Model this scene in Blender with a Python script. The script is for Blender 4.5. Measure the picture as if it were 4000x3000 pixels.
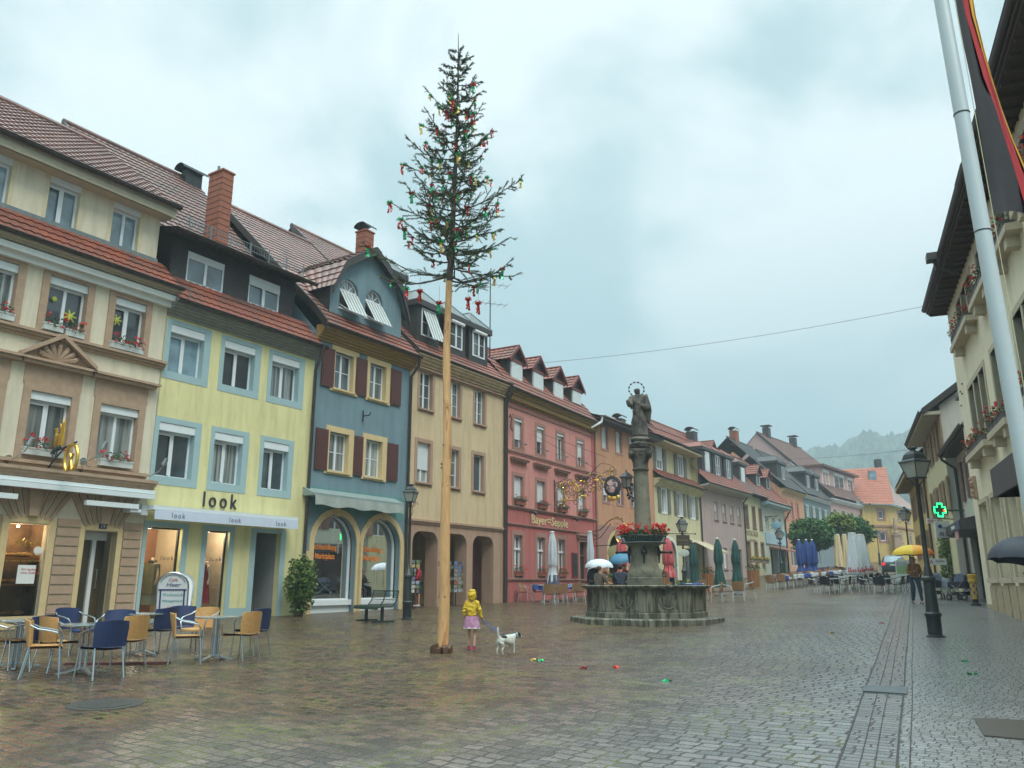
import bpy, bmesh, math, random
from mathutils import Vector, Matrix, noise
from mathutils.geometry import tessellate_polygon
random.seed(7)
R = math.radians
sc = bpy.context.scene
for o in list(bpy.data.objects): bpy.data.objects.remove(o)
COL = sc.collection
# ---------------------------------------------------------------- camera
F = 3150.0; PITCH = math.atan(780/3150); CH = 1.62          # focal length in photo pixels, tilt, eye height
cam_d = bpy.data.cameras.new('camera'); cam = bpy.data.objects.new('camera', cam_d); COL.objects.link(cam)
cam_d.sensor_width = 36; cam_d.lens = F/4000*36; cam_d.clip_end = 3000; cam_d.clip_start = .05
cam.location = (0, 0, CH); cam.rotation_euler = (math.pi/2+PITCH, 0, 0); sc.camera = cam
# ---------------------------------------------------------------- world: overcast sky
SUN_EL, SUN_AZ = R(52), R(150)
w = bpy.data.worlds.new('World'); sc.world = w; w.use_nodes = True
nt = w.node_tree; N = nt.nodes; Lk = nt.links; N.clear()
out = N.new('ShaderNodeOutputWorld'); bg = N.new('ShaderNodeBackground'); Lk.new(bg.outputs[0], out.inputs[0])
sky = N.new('ShaderNodeTexSky'); sky.sky_type = 'NISHITA'; sky.sun_disc = False; sky.sun_elevation = SUN_EL; sky.sun_rotation = SUN_AZ
skm = N.new('ShaderNodeVectorMath'); skm.operation = 'SCALE'; skm.inputs['Scale'].default_value = .09; Lk.new(sky.outputs[0], skm.inputs[0])
tc = N.new('ShaderNodeTexCoord'); mp = N.new('ShaderNodeMapping'); mp.inputs['Scale'].default_value = (1, 1, 1.25); mp.inputs['Location'].default_value = (.35, .1, .2); Lk.new(tc.outputs['Generated'], mp.inputs[0])
no = N.new('ShaderNodeTexNoise'); no.inputs['Scale'].default_value = 2.6; no.inputs['Detail'].default_value = 5; no.inputs['Roughness'].default_value = .5; no.inputs['Distortion'].default_value = .25
Lk.new(mp.outputs[0], no.inputs[0])
cr = N.new('ShaderNodeValToRGB'); cr.color_ramp.interpolation = 'EASE'
cr.color_ramp.elements[0].position = .42; cr.color_ramp.elements[0].color = (.35, .48, .51, 1)
cr.color_ramp.elements[1].position = .59; cr.color_ramp.elements[1].color = (.62, .705, .72, 1)
Lk.new(no.outputs['Fac'], cr.inputs[0])
sep = N.new('ShaderNodeSeparateXYZ'); Lk.new(tc.outputs['Generated'], sep.inputs[0])
hz = N.new('ShaderNodeMapRange'); hz.inputs['From Min'].default_value = .02; hz.inputs['From Max'].default_value = .42; Lk.new(sep.outputs['Z'], hz.inputs['Value'])
hc = N.new('ShaderNodeMix'); hc.data_type = 'RGBA'; hc.inputs['A'].default_value = (.19, .31, .345, 1); Lk.new(hz.outputs[0], hc.inputs['Factor']); Lk.new(cr.outputs[0], hc.inputs['B'])
zm = N.new('ShaderNodeMapRange'); zm.inputs['From Min'].default_value = .66; zm.inputs['From Max'].default_value = 1; zm.inputs['To Min'].default_value = 1.0; zm.inputs['To Max'].default_value = 5.2; Lk.new(sep.outputs['Z'], zm.inputs['Value'])
bm_ = N.new('ShaderNodeVectorMath'); bm_.operation = 'SCALE'; Lk.new(hc.outputs['Result'], bm_.inputs[0]); Lk.new(zm.outputs[0], bm_.inputs['Scale'])
mx = N.new('ShaderNodeMix'); mx.data_type = 'RGBA'; mx.inputs['Factor'].default_value = .93; Lk.new(skm.outputs[0], mx.inputs['A']); Lk.new(bm_.outputs[0], mx.inputs['B'])
Lk.new(mx.outputs['Result'], bg.inputs[0]); bg.inputs[1].default_value = 1.0
sd = bpy.data.lights.new('sun', 'SUN'); sd.energy = 1.3; sd.angle = R(22); sd.color = (1, .96, .9)
so = bpy.data.objects.new('sun', sd); COL.objects.link(so)
sv = Vector((math.sin(SUN_AZ)*math.cos(SUN_EL), math.cos(SUN_AZ)*math.cos(SUN_EL), math.sin(SUN_EL)))
so.rotation_euler = sv.to_track_quat('Z', 'Y').to_euler()
sc.view_settings.view_transform = 'Standard'; sc.view_settings.look = 'None'; sc.view_settings.gamma = 1; sc.view_settings.exposure = 0.82
sc.cycles.use_denoising = True; sc.cycles.volume_bounces = 0; sc.cycles.max_bounces = 4; sc.cycles.transparent_max_bounces = 12
# ---------------------------------------------------------------- survey helpers (photo pixel -> place in the square)
cp, sp = math.cos(PITCH), math.sin(PITCH)
def ray(x, y):
    X = x-2000; U = 1500-y
    return (X, F*cp-U*sp, F*sp+U*cp)
YA = R(32.66); su, cu = math.sin(YA), math.cos(YA)
def uv(x, y): return (x*su+y*cu, x*cu-y*su)
def xy(u, v): return (u*su+v*cu, u*cu-v*su)
def G(x, y):                                                 # height of the square: rises up the street and towards the left row
    u, v = uv(x, y); u = max(u, -12)
    b = .0205*u+.00016*u*u if u < 95 else .0205*95+.00016*9025+(min(u, 260)-95)*.0509
    if v < 0 and u < 34: b += (34-max(u, -5))*.0156*min(1.3, (v/19.7)**2)
    return b
def gp(x, y):
    r = ray(x, y); t = .0008
    while t < .15:
        if CH+r[2]*t*1.01-G(r[0]*t*1.01, r[1]*t*1.01) < 0: break
        t *= 1.01
    lo, hi = t, t*1.01
    for _ in range(30):
        m = (lo+hi)/2
        if CH+r[2]*m-G(r[0]*m, r[1]*m) > 0: lo = m
        else: hi = m
    return Vector((r[0]*lo, r[1]*lo, CH+r[2]*lo))
def atY(x, y, Y):
    r = ray(x, y); t = Y/r[1]; return Vector((r[0]*t, Y, CH+r[2]*t))
def up(p, y):                                                # z on the vertical over p seen at photo row y
    U = 1500-y; return CH+p[1]*(F*sp+U*cp)/(F*cp-U*sp)
# ---------------------------------------------------------------- materials
MATS = {}
def mat(name, col, rough=.8, var=.12, vs=3.0, bump=0, bs=40, metal=0, spec=None, emit=None, col2=None, c2s=1.5, c2lo=.5, c2hi=.65, stretch=None, coat=0, alpha=1):
    if name in MATS: return MATS[name]
    m = bpy.data.materials.new(name); m.use_nodes = True; t = m.node_tree; n = t.nodes; l = t.links
    b = n['Principled BSDF']; b.inputs['Roughness'].default_value = rough; b.inputs['Metallic'].default_value = metal
    if spec is not None: b.inputs['Specular IOR Level'].default_value = spec
    if coat: b.inputs['Coat Weight'].default_value = coat; b.inputs['Coat Roughness'].default_value = .08
    tc = n.new('ShaderNodeTexCoord'); src = tc.outputs['Object']
    if stretch:
        mp = n.new('ShaderNodeMapping'); mp.inputs['Scale'].default_value = stretch; l.new(src, mp.inputs[0]); src = mp.outputs[0]
    c = (*col, 1)
    base = None
    if col2:
        no = n.new('ShaderNodeTexNoise'); no.inputs['Scale'].default_value = c2s; no.inputs['Detail'].default_value = 5; no.inputs['Roughness'].default_value = .65; l.new(src, no.inputs[0])
        mr = n.new('ShaderNodeMapRange'); mr.inputs['From Min'].default_value = c2lo; mr.inputs['From Max'].default_value = c2hi; l.new(no.outputs['Fac'], mr.inputs['Value'])
        mxx = n.new('ShaderNodeMix'); mxx.data_type = 'RGBA'; mxx.inputs['A'].default_value = c; mxx.inputs['B'].default_value = (*col2, 1); l.new(mr.outputs[0], mxx.inputs['Factor']); base = mxx.outputs['Result']
    if var:
        no = n.new('ShaderNodeTexNoise'); no.inputs['Scale'].default_value = vs; no.inputs['Detail'].default_value = 6; no.inputs['Roughness'].default_value = .7; l.new(src, no.inputs[0])
        mr = n.new('ShaderNodeMapRange'); mr.inputs['From Min'].default_value = .3; mr.inputs['From Max'].default_value = .7; mr.inputs['To Min'].default_value = 1-var; mr.inputs['To Max'].default_value = 1+var; l.new(no.outputs['Fac'], mr.inputs['Value'])
        vm = n.new('ShaderNodeVectorMath'); vm.operation = 'SCALE'; l.new(mr.outputs[0], vm.inputs['Scale'])
        if base: l.new(base, vm.inputs[0])
        else: vm.inputs[0].default_value = col
        base = vm.outputs[0]
    if base: l.new(base, b.inputs['Base Color'])
    else: b.inputs['Base Color'].default_value = c
    if bump:
        no = n.new('ShaderNodeTexNoise'); no.inputs['Scale'].default_value = bs; no.inputs['Detail'].default_value = 4; l.new(src, no.inputs[0])
        bp = n.new('ShaderNodeBump'); bp.inputs['Strength'].default_value = bump; bp.inputs['Distance'].default_value = .01; l.new(no.outputs['Fac'], bp.inputs['Height']); l.new(bp.outputs[0], b.inputs['Normal'])
    if emit: b.inputs['Emission Color'].default_value = (*emit[0], 1); b.inputs['Emission Strength'].default_value = emit[1]
    MATS[name] = m; return m
def plaster(name, col, dirt=.7):
    m = mat(name, col, .92, .07, 1.3, .35, 60)
    t = m.node_tree; n = t.nodes; l = t.links; b = n['Principled BSDF']; src = b.inputs['Base Color'].links[0].from_socket
    tc = n.new('ShaderNodeTexCoord'); mp = n.new('ShaderNodeMapping'); mp.inputs['Scale'].default_value = (2.2, 2.2, .22); l.new(tc.outputs['Object'], mp.inputs[0])
    no = n.new('ShaderNodeTexNoise'); no.inputs['Scale'].default_value = 1.6; no.inputs['Detail'].default_value = 7; no.inputs['Roughness'].default_value = .7; l.new(mp.outputs[0], no.inputs[0])
    mr = n.new('ShaderNodeMapRange'); mr.inputs['From Min'].default_value = .47; mr.inputs['From Max'].default_value = .78; mr.inputs['To Max'].default_value = dirt; l.new(no.outputs['Fac'], mr.inputs['Value'])
    x = n.new('ShaderNodeMix'); x.data_type = 'RGBA'; x.inputs['B'].default_value = (col[0]*.55, col[1]*.55, col[2]*.5, 1); l.new(src, x.inputs['A']); l.new(mr.outputs[0], x.inputs['Factor']); l.new(x.outputs['Result'], b.inputs['Base Color'])
    return m
def tiles(name, c1, c2, c3, rough=.55):
    m = bpy.data.materials.new(name); m.use_nodes = True; t = m.node_tree; n = t.nodes; l = t.links; b = n['Principled BSDF']; b.inputs['Roughness'].default_value = rough
    tc = n.new('ShaderNodeTexCoord'); 
    vo = n.new('ShaderNodeTexVoronoi'); vo.inputs['Scale'].default_value = 3.4; l.new(tc.outputs['Object'], vo.inputs[0])
    sepc = n.new('ShaderNodeSeparateColor'); l.new(vo.outputs['Color'], sepc.inputs[0])
    mx1 = n.new('ShaderNodeMix'); mx1.data_type = 'RGBA'; mx1.inputs['A'].default_value = (*c1, 1); mx1.inputs['B'].default_value = (*c2, 1); l.new(sepc.outputs[0], mx1.inputs['Factor'])
    no = n.new('ShaderNodeTexNoise'); no.inputs['Scale'].default_value = .9; no.inputs['Detail'].default_value = 8; no.inputs['Roughness'].default_value = .75; l.new(tc.outputs['Object'], no.inputs[0])
    mr = n.new('ShaderNodeMapRange'); mr.inputs['From Min'].default_value = .45; mr.inputs['From Max'].default_value = .68; l.new(no.outputs['Fac'], mr.inputs['Value'])
    mx2 = n.new('ShaderNodeMix'); mx2.data_type = 'RGBA'; mx2.inputs['B'].default_value = (*c3, 1); l.new(mx1.outputs['Result'], mx2.inputs['A']); l.new(mr.outputs[0], mx2.inputs['Factor'])
    l.new(mx2.outputs['Result'], b.inputs['Base Color']); MATS[name] = m; return m
def glass_mat(name, tint=(.02, .03, .035), rough=.03, curtain=None, cs=14):
    m = bpy.data.materials.new(name); m.use_nodes = True; t = m.node_tree; n = t.nodes; l = t.links; b = n['Principled BSDF']
    b.inputs['Roughness'].default_value = .5; b.inputs['Specular IOR Level'].default_value = .5; b.inputs['Coat Weight'].default_value = 1; b.inputs['Coat Roughness'].default_value = rough; b.inputs['Coat IOR'].default_value = 1.65
    tc = n.new('ShaderNodeTexCoord'); no = n.new('ShaderNodeTexNoise')
    mp = n.new('ShaderNodeMapping'); l.new(tc.outputs['Object'], mp.inputs[0]); l.new(mp.outputs[0], no.inputs[0])
    if curtain: mp.inputs['Scale'].default_value = (cs, cs, .35); no.inputs['Scale'].default_value = 1
    else: no.inputs['Scale'].default_value = 1.1
    no.inputs['Detail'].default_value = 3
    mr = n.new('ShaderNodeMapRange'); mr.inputs['From Min'].default_value = .4; mr.inputs['From Max'].default_value = .62; l.new(no.outputs['Fac'], mr.inputs['Value'])
    x = n.new('ShaderNodeMix'); x.data_type = 'RGBA'; x.inputs['A'].default_value = (*tint, 1); x.inputs['B'].default_value = (*(curtain or [c*2.2+.01 for c in tint]), 1)
    l.new(mr.outputs[0], x.inputs['Factor']); oi = n.new('ShaderNodeObjectInfo'); rv = n.new('ShaderNodeMapRange'); rv.inputs['To Min'].default_value = .45; rv.inputs['To Max'].default_value = 1.9; l.new(oi.outputs['Random'], rv.inputs['Value']); sv_ = n.new('ShaderNodeVectorMath'); sv_.operation = 'SCALE'; l.new(x.outputs['Result'], sv_.inputs[0]); l.new(rv.outputs[0], sv_.inputs['Scale']); l.new(sv_.outputs[0], b.inputs['Base Color']); MATS[name] = m; return m
def clear_glass(name='shop_glass'):
    m = bpy.data.materials.new(name); m.use_nodes = True; t = m.node_tree; n = t.nodes; l = t.links; n.remove(n['Principled BSDF'])
    tr = n.new('ShaderNodeBsdfTransparent'); tr.inputs[0].default_value = (.93, .95, .93, 1); gl = n.new('ShaderNodeBsdfGlossy'); gl.inputs['Roughness'].default_value = .02; fr = n.new('ShaderNodeFresnel'); fr.inputs[0].default_value = 1.5
    mx = n.new('ShaderNodeMixShader'); l.new(fr.outputs[0], mx.inputs[0]); l.new(tr.outputs[0], mx.inputs[1]); l.new(gl.outputs[0], mx.inputs[2]); l.new(mx.outputs[0], n['Material Output'].inputs[0]); MATS[name] = m; return m
# ---------------------------------------------------------------- mesh builder
class MB:
    def __init__(s): s.v = []; s.f = []
    def add(s, vs, fs, M=None):
        k = len(s.v)
        s.v += [tuple(M @ Vector(p)) if M else tuple(p) for p in vs]; s.f += [[i+k for i in f] for f in fs]; return s
    def box(s, x0, y0, z0, x1, y1, z1, M=None, bev=0):
        if x1 < x0: x0, x1 = x1, x0
        if y1 < y0: y0, y1 = y1, y0
        if z1 < z0: z0, z1 = z1, z0
        v = [(x, y, z) for z in (z0, z1) for y in (y0, y1) for x in (x0, x1)]
        return s.add(v, [(0, 2, 3, 1), (4, 5, 7, 6), (0, 1, 5, 4), (2, 6, 7, 3), (0, 4, 6, 2), (1, 3, 7, 5)], M)
    def tube(s, pts, r, n=8, M=None, cap=True):
        pts = [Vector(p) for p in pts]; rs = r if isinstance(r, (list, tuple)) else [r]*len(pts)
        v = []; f = []; prev = None
        for i, p in enumerate(pts):
            a = pts[max(i-1, 0)]; b = pts[min(i+1, len(pts)-1)]; d = (b-a)
            if d.length < 1e-9: d = Vector((0, 0, 1))
            d.normalize()
            if prev is None: x = d.orthogonal().normalized()
            else: x = (prev-d*prev.dot(d)); x = x.normalized() if x.length > 1e-6 else d.orthogonal().normalized()
            prev = x; y = d.cross(x)
            for k in range(n):
                a_ = 2*math.pi*k/n; v.append(p+x*math.cos(a_)*rs[i]+y*math.sin(a_)*rs[i])
        for i in range(len(pts)-1):
            for k in range(n): f.append((i*n+k, i*n+(k+1) % n, (i+1)*n+(k+1) % n, (i+1)*n+k))
        if cap: f.append(tuple(range(n))[::-1]); f.append(tuple((len(pts)-1)*n+k for k in range(n)))
        return s.add(v, f, M)
    def lathe(s, prof, n=16, M=None, c=(0, 0, 0), phase=0, wob=None):
        v = []; f = []
        for i, (r, z) in enumerate(prof):
            for k in range(n):
                a = 2*math.pi*k/n+phase; rr = r*(wob(a, z) if wob else 1); v.append((c[0]+rr*math.cos(a), c[1]+rr*math.sin(a), c[2]+z))
        for i in range(len(prof)-1):
            for k in range(n): f.append((i*n+k, i*n+(k+1) % n, (i+1)*n+(k+1) % n, (i+1)*n+k))
        f.append(tuple(range(n))[::-1]); f.append(tuple((len(prof)-1)*n+k for k in range(n)))
        return s.add(v, f, M)
    def prism(s, poly, axis_v, M=None):                      # flat 3-D polygon pushed along a vector
        a = [Vector(p) for p in poly]; d = Vector(axis_v); n = len(a)
        v = a+[p+d for p in a]
        t = tessellate_polygon([a]); f = [tuple(q) for q in t]+[tuple(i+n for i in q)[::-1] for q in t]
        f += [(i, (i+1) % n, (i+1) % n+n, i+n) for i in range(n)]
        return s.add(v, f, M)
    def sphere(s, c, r, n=10, m=7, sc3=(1, 1, 1), M=None):
        prof = [(max(1e-4, r*math.sin(math.pi*i/m)), -r*math.cos(math.pi*i/m)) for i in range(m+1)]
        k = len(s.v); s.lathe(prof, n)
        for i in range(k, len(s.v)):
            p = s.v[i]; q = Vector((p[0]*sc3[0]+c[0], p[1]*sc3[1]+c[1], p[2]*sc3[2]+c[2])); s.v[i] = tuple(M @ q) if M else tuple(q)
        return s
    def quad(s, a, b, c, d, M=None): return s.add([a, b, c, d], [(0, 1, 2, 3)], M)
    def build(s, name, m, parent=None, smooth=False, label=None):
        me = bpy.data.meshes.new(name); me.from_pydata([tuple(p) for p in s.v], [], s.f)
        me.validate(); me.update()
        bm = bmesh.new(); bm.from_mesh(me); bmesh.ops.recalc_face_normals(bm, faces=bm.faces); bm.to_mesh(me); bm.free()
        if smooth:
            me.polygons.foreach_set('use_smooth', [True]*len(me.polygons))
            try: me.set_sharp_from_angle(angle=R(38))
            except Exception: pass
        for x in (m if isinstance(m, (list, tuple)) else [m]): me.materials.append(x)
        o = bpy.data.objects.new(name, me); COL.objects.link(o)
        if parent: o.parent = parent
        if label: o['label'] = label
        return o
def tag(o, label=None, cat=None, group=None, kind=None):
    if label: o['label'] = label
    if cat: o['category'] = cat
    if group: o['group'] = group
    if kind: o['kind'] = kind
    return o
def empty(name, loc=(0, 0, 0), rz=0, label=None, cat=None, group=None):
    o = bpy.data.objects.new(name, None); COL.objects.link(o); o.location = loc; o.rotation_euler = (0, 0, rz); o.empty_display_size = .2
    return tag(o, label, cat, group)
KIDS = {}
def copy_tree(o, loc=None, rz=None, label=None, group=None, parent=None, scale=None):
    c = o.copy(); COL.objects.link(c)
    if parent: c.parent = parent
    if o.name not in KIDS or KIDS[o.name][0] != len(o.children): KIDS[o.name] = (len(o.children), list(o.children))
    for ch in KIDS[o.name][1]: copy_tree(ch, parent=c)
    if loc is not None: c.location = loc
    if rz is not None: c.rotation_euler = (0, 0, rz)
    if label: c['label'] = label
    if group: c['group'] = group
    if scale: c.scale = scale
    return c
def text(s, size, m, parent, loc, rx=math.pi/2, rz=0, ext=.012, name='lettering', align='LEFT', shear=0, off=0, space=1.0, xs=1.0):
    cu_ = bpy.data.curves.new(name, 'FONT'); cu_.body = s; cu_.size = size; cu_.extrude = ext; cu_.align_x = align; cu_.shear = shear; cu_.offset = off; cu_.space_character = space; cu_.resolution_u = 3
    t = bpy.data.objects.new('tmp', cu_); COL.objects.link(t); dg = bpy.context.evaluated_depsgraph_get(); dg.update()
    me = bpy.data.meshes.new_from_object(t.evaluated_get(dg)); bpy.data.objects.remove(t); me.materials.clear(); me.materials.append(m)
    o = bpy.data.objects.new(name, me); COL.objects.link(o); o.parent = parent; o.location = loc; o.rotation_euler = (rx, 0, rz); o.scale = (xs, 1, 1); return o
# ---------------------------------------------------------------- setting: square, gutter, pavement, hills
def paving(name, bw, rh, c1, c2, c3, moss, mossamt, rough, jitter, joint=.014):
    m = bpy.data.materials.new(name); m.use_nodes = True; t = m.node_tree; n = t.nodes; l = t.links; b = n['Principled BSDF']
    def nd(k, **kw):
        x = n.new(k)
        for a, v in kw.items(): setattr(x, a, v)
        return x
    def math_(op, a, b_=None):
        x = nd('ShaderNodeMath', operation=op)
        for i, q in enumerate((a, b_)):
            if q is None: continue
            if isinstance(q, (int, float)): x.inputs[i].default_value = q
            else: l.new(q, x.inputs[i])
        return x.outputs[0]
    tc = nd('ShaderNodeTexCoord'); mp = nd('ShaderNodeMapping'); mp.inputs['Rotation'].default_value = (0, 0, YA); l.new(tc.outputs['Object'], mp.inputs[0])   # x = across the square, y = up the street
    wob = nd('ShaderNodeTexNoise'); wob.inputs['Scale'].default_value = 1.9; wob.inputs['Detail'].default_value = 2; l.new(mp.outputs[0], wob.inputs[0])
    wob2 = nd('ShaderNodeTexNoise'); wob2.inputs['Scale'].default_value = 9; l.new(mp.outputs[0], wob2.inputs[0])
    s = nd('ShaderNodeSeparateXYZ'); l.new(mp.outputs[0], s.inputs[0]); sc1 = nd('ShaderNodeSeparateColor'); l.new(wob.outputs['Color'], sc1.inputs[0]); sc2 = nd('ShaderNodeSeparateColor'); l.new(wob2.outputs['Color'], sc2.inputs[0])
    y = math_('ADD', s.outputs[1], math_('ADD', math_('MULTIPLY', sc1.outputs[0], jitter), math_('MULTIPLY', sc2.outputs[0], .03)))
    row = math_('FLOOR', math_('DIVIDE', y, rh)); wn = nd('ShaderNodeTexWhiteNoise', noise_dimensions='1D'); l.new(row, wn.inputs['W'])
    x = math_('ADD', math_('ADD', s.outputs[0], math_('MULTIPLY', wn.outputs['Value'], 1.7)), math_('MULTIPLY', sc2.outputs[1], .06))
    cx = nd('ShaderNodeCombineXYZ'); l.new(x, cx.inputs[0]); l.new(y, cx.inputs[1])
    br = nd('ShaderNodeTexBrick', offset=0, squash=1); br.inputs['Scale'].default_value = 1; br.inputs['Brick Width'].default_value = bw; br.inputs['Row Height'].default_value = rh; br.inputs['Mortar Size'].default_value = joint; br.inputs['Mortar Smooth'].default_value = .35
    br.inputs['Color1'].default_value = (0, 0, 0, 1); br.inputs['Color2'].default_value = (1, 1, 1, 1); br.inputs['Mortar'].default_value = (.5, .5, .5, 1); l.new(cx.outputs[0], br.inputs[0])
    big = nd('ShaderNodeTexNoise'); big.inputs['Scale'].default_value = .16; big.inputs['Detail'].default_value = 5; big.inputs['Roughness'].default_value = .6; l.new(mp.outputs[0], big.inputs[0])
    # brown sandstone setts towards the left row of houses, grey ones towards the gutter, sky reflection painted into their lighter tone
    f = math_('ADD', math_('MULTIPLY', s.outputs[0], .085), math_('MULTIPLY', big.outputs['Fac'], 1.1)); mr = nd('ShaderNodeMapRange'); mr.inputs['From Min'].default_value = -.12; mr.inputs['From Max'].default_value = .42; l.new(f, mr.inputs['Value'])
    ma = nd('ShaderNodeMix', data_type='RGBA'); ma.inputs['A'].default_value = (*c1, 1); ma.inputs['B'].default_value = (*c2, 1); l.new(br.outputs['Color'], ma.inputs['Factor'])
    mb = nd('ShaderNodeMix', data_type='RGBA'); mb.inputs['B'].default_value = (*c3, 1); l.new(ma.outputs['Result'], mb.inputs['A']); l.new(mr.outputs[0], mb.inputs['Factor'])
    sv_ = nd('ShaderNodeVectorMath', operation='SCALE'); l.new(mb.outputs['Result'], sv_.inputs[0])
    fine = nd('ShaderNodeTexNoise'); fine.inputs['Scale'].default_value = 23; fine.inputs['Detail'].default_value = 4; l.new(mp.outputs[0], fine.inputs[0])
    l.new(math_('ADD', math_('MULTIPLY', br.outputs['Color'], .55), math_('ADD', .32, math_('MULTIPLY', fine.outputs['Fac'], .75))), sv_.inputs['Scale'])
    # moss in the joints, in drifts
    mn = nd('ShaderNodeTexNoise'); mn.inputs['Scale'].default_value = 1.3; mn.inputs['Detail'].default_value = 8; mn.inputs['Roughness'].default_value = .75; l.new(mp.outputs[0], mn.inputs[0])
    mm = nd('ShaderNodeMapRange'); mm.inputs['From Min'].default_value = .44; mm.inputs['From Max'].default_value = .62; l.new(math_('SUBTRACT', mn.outputs['Fac'], math_('MULTIPLY', mr.outputs[0], .06)), mm.inputs['Value'])
    jn = nd('ShaderNodeMix', data_type='RGBA'); jn.inputs['A'].default_value = (.045, .04, .035, 1); jn.inputs['B'].default_value = (*moss, 1); l.new(mm.outputs[0], jn.inputs['Factor'])
    gf = nd('ShaderNodeTexNoise'); gf.inputs['Scale'].default_value = 24; gf.inputs['Detail'].default_value = 3; l.new(mp.outputs[0], gf.inputs[0])
    gm = nd('ShaderNodeMapRange'); gm.inputs['From Min'].default_value = .57; gm.inputs['From Max'].default_value = .62; l.new(gf.outputs['Fac'], gm.inputs['Value'])
    spread = math_('MULTIPLY', math_('MULTIPLY', gm.outputs[0], mm.outputs[0]), mossamt)
    fac = math_('MAXIMUM', br.outputs['Fac'], spread)
    fin = nd('ShaderNodeMix', data_type='RGBA'); l.new(fac, fin.inputs['Factor']); l.new(sv_.outputs[0], fin.inputs['A']); l.new(jn.outputs['Result'], fin.inputs['B']); l.new(fin.outputs['Result'], b.inputs['Base Color'])
    rr = nd('ShaderNodeMapRange'); rr.inputs['To Min'].default_value = rough[0]; rr.inputs['To Max'].default_value = rough[1]; l.new(math_('ADD', math_('MULTIPLY', fine.outputs['Fac'], .6), math_('MULTIPLY', big.outputs['Fac'], .5)), rr.inputs['Value'])
    l.new(math_('ADD', rr.outputs[0], math_('MULTIPLY', fac, .4)), b.inputs['Roughness'])
    hgt = math_('ADD', math_('MULTIPLY', math_('SUBTRACT', 1, fac), 1.0), math_('ADD', math_('MULTIPLY', br.outputs['Color'], .4), math_('MULTIPLY', fine.outputs['Fac'], .3)))
    bp = nd('ShaderNodeBump'); bp.inputs['Strength'].default_value = .5; bp.inputs['Distance'].default_value = .012; l.new(hgt, bp.inputs['Height']); l.new(bp.outputs[0], b.inputs['Normal'])
    b.inputs['Specular IOR Level'].default_value = .5
    return m
M_pave = paving('setts', .21, .152, (.058, .036, .02), (.125, .064, .04), (.175, .178, .172), (.12, .135, .018), .42, (.12, .38), .2, .016)
M_small = paving('small_setts', .105, .098, (.12, .123, .115), (.19, .185, .175), (.18, .182, .18), (.075, .095, .03), .2, (.16, .4), .22, .007)
M_gut = paving('gutter_setts', .3, .125, (.09, .078, .07), (.13, .11, .1), (.12, .115, .11), (.08, .1, .025), .3, (.12, .3), .02, .012)
def frange(a, b, s):
    x = []; 
    while a < b-1e-6: x.append(a); a += s
    return x+[b]
def sheet(name, us, vf, m, dz, kind='structure'):
    s = MB(); W = None
    for u in us:
        vs = vf(u); W = len(vs)
        for v in vs:
            X, Y = xy(u, v); s.v.append((X, Y, G(X, Y)+dz))
    for i in range(len(us)-1):
        for j in range(W-1): s.f.append((i*W+j, i*W+j+1, (i+1)*W+j+1, (i+1)*W+j))
    o = s.build(name, m); o['kind'] = kind; return o
US = frange(-14, 60, 1)+frange(62, 130, 2)[0:]+[150, 180, 220, 260, 320, 400, 700]
VS = [-660, -400, -200, -100, -60]+frange(-40, 26, 1)+[40, 60, 100, 200, 400, 660]
sheet('square_paving', US, lambda u: VS, M_pave, 0)
# gutter strip and the small-sett pavement: edges surveyed from the photo, straight in plan
ga, gb = [uv(*gp(x, y)[:2]) for x, y in ((3266, 3000), (3501, 2354))]
ha, hb = [uv(*gp(x, y)[:2]) for x, y in ((3505, 3000), (3555, 2354))]
def edge(a, b, u): return a[1]+(b[1]-a[1])*(u-a[0])/(b[0]-a[0])
GU = frange(-8, 60, 1)
sheet('gutter', GU, lambda u: [edge(ga, gb, u)+(edge(ha, hb, u)-edge(ga, gb, u))*k/3 for k in range(4)], M_gut, .004)
sheet('pavement', GU, lambda u: [edge(ha, hb, u)+.02+k*1.0 for k in range(16)], M_small, .005)
jm = mat('dark_joint', (.03, .028, .024), .6, .3, 30)
for k, (fr, wd) in enumerate(((0, .018), (.36, .01), (.62, .01), (1.0, .018), (1.22, .012))):
    o = sheet('gutter', GU, lambda u: [edge(ga, gb, u)+(edge(ha, hb, u)-edge(ga, gb, u))*fr+d+.006*math.sin(u*.9+k) for d in (-wd/2, wd/2)], jm, .009)
# hills with woods fading into the cloud
hm = mat('hill_forest', (.022, .045, .025), .95, .5, .06, 0, col2=(.05, .08, .03), c2s=.02, c2lo=.45, c2hi=.6)
s = MB(); random.seed(3)
def ridge(az):                                               # skyline height above the eye over distance
    k = math.degrees(az)
    e = .09+.072*math.exp(-((k-26)/10)**2)+.01*math.exp(-((k-38)/8)**2)
    return e+.004*math.sin(k*1.9)
nA = 130
for i in range(nA+1):
    az = R(-30+i*80/nA)
    for j in range(15):
        d = 430+j*30; fr = j/14
        hh = ridge(az)*850*(fr**1.15)+6+2.5*noise.noise(Vector((i*.6, j*.9, 0)))*(1+2*fr)
        s.v.append((math.sin(az)*d, math.cos(az)*d, hh))
for i in range(nA):
    for j in range(14): s.f.append((i*15+j, i*15+j+1, (i+1)*15+j+1, (i+1)*15+j))
s.build('hills', hm, smooth=True)['kind'] = 'structure'
s = MB()
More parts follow.
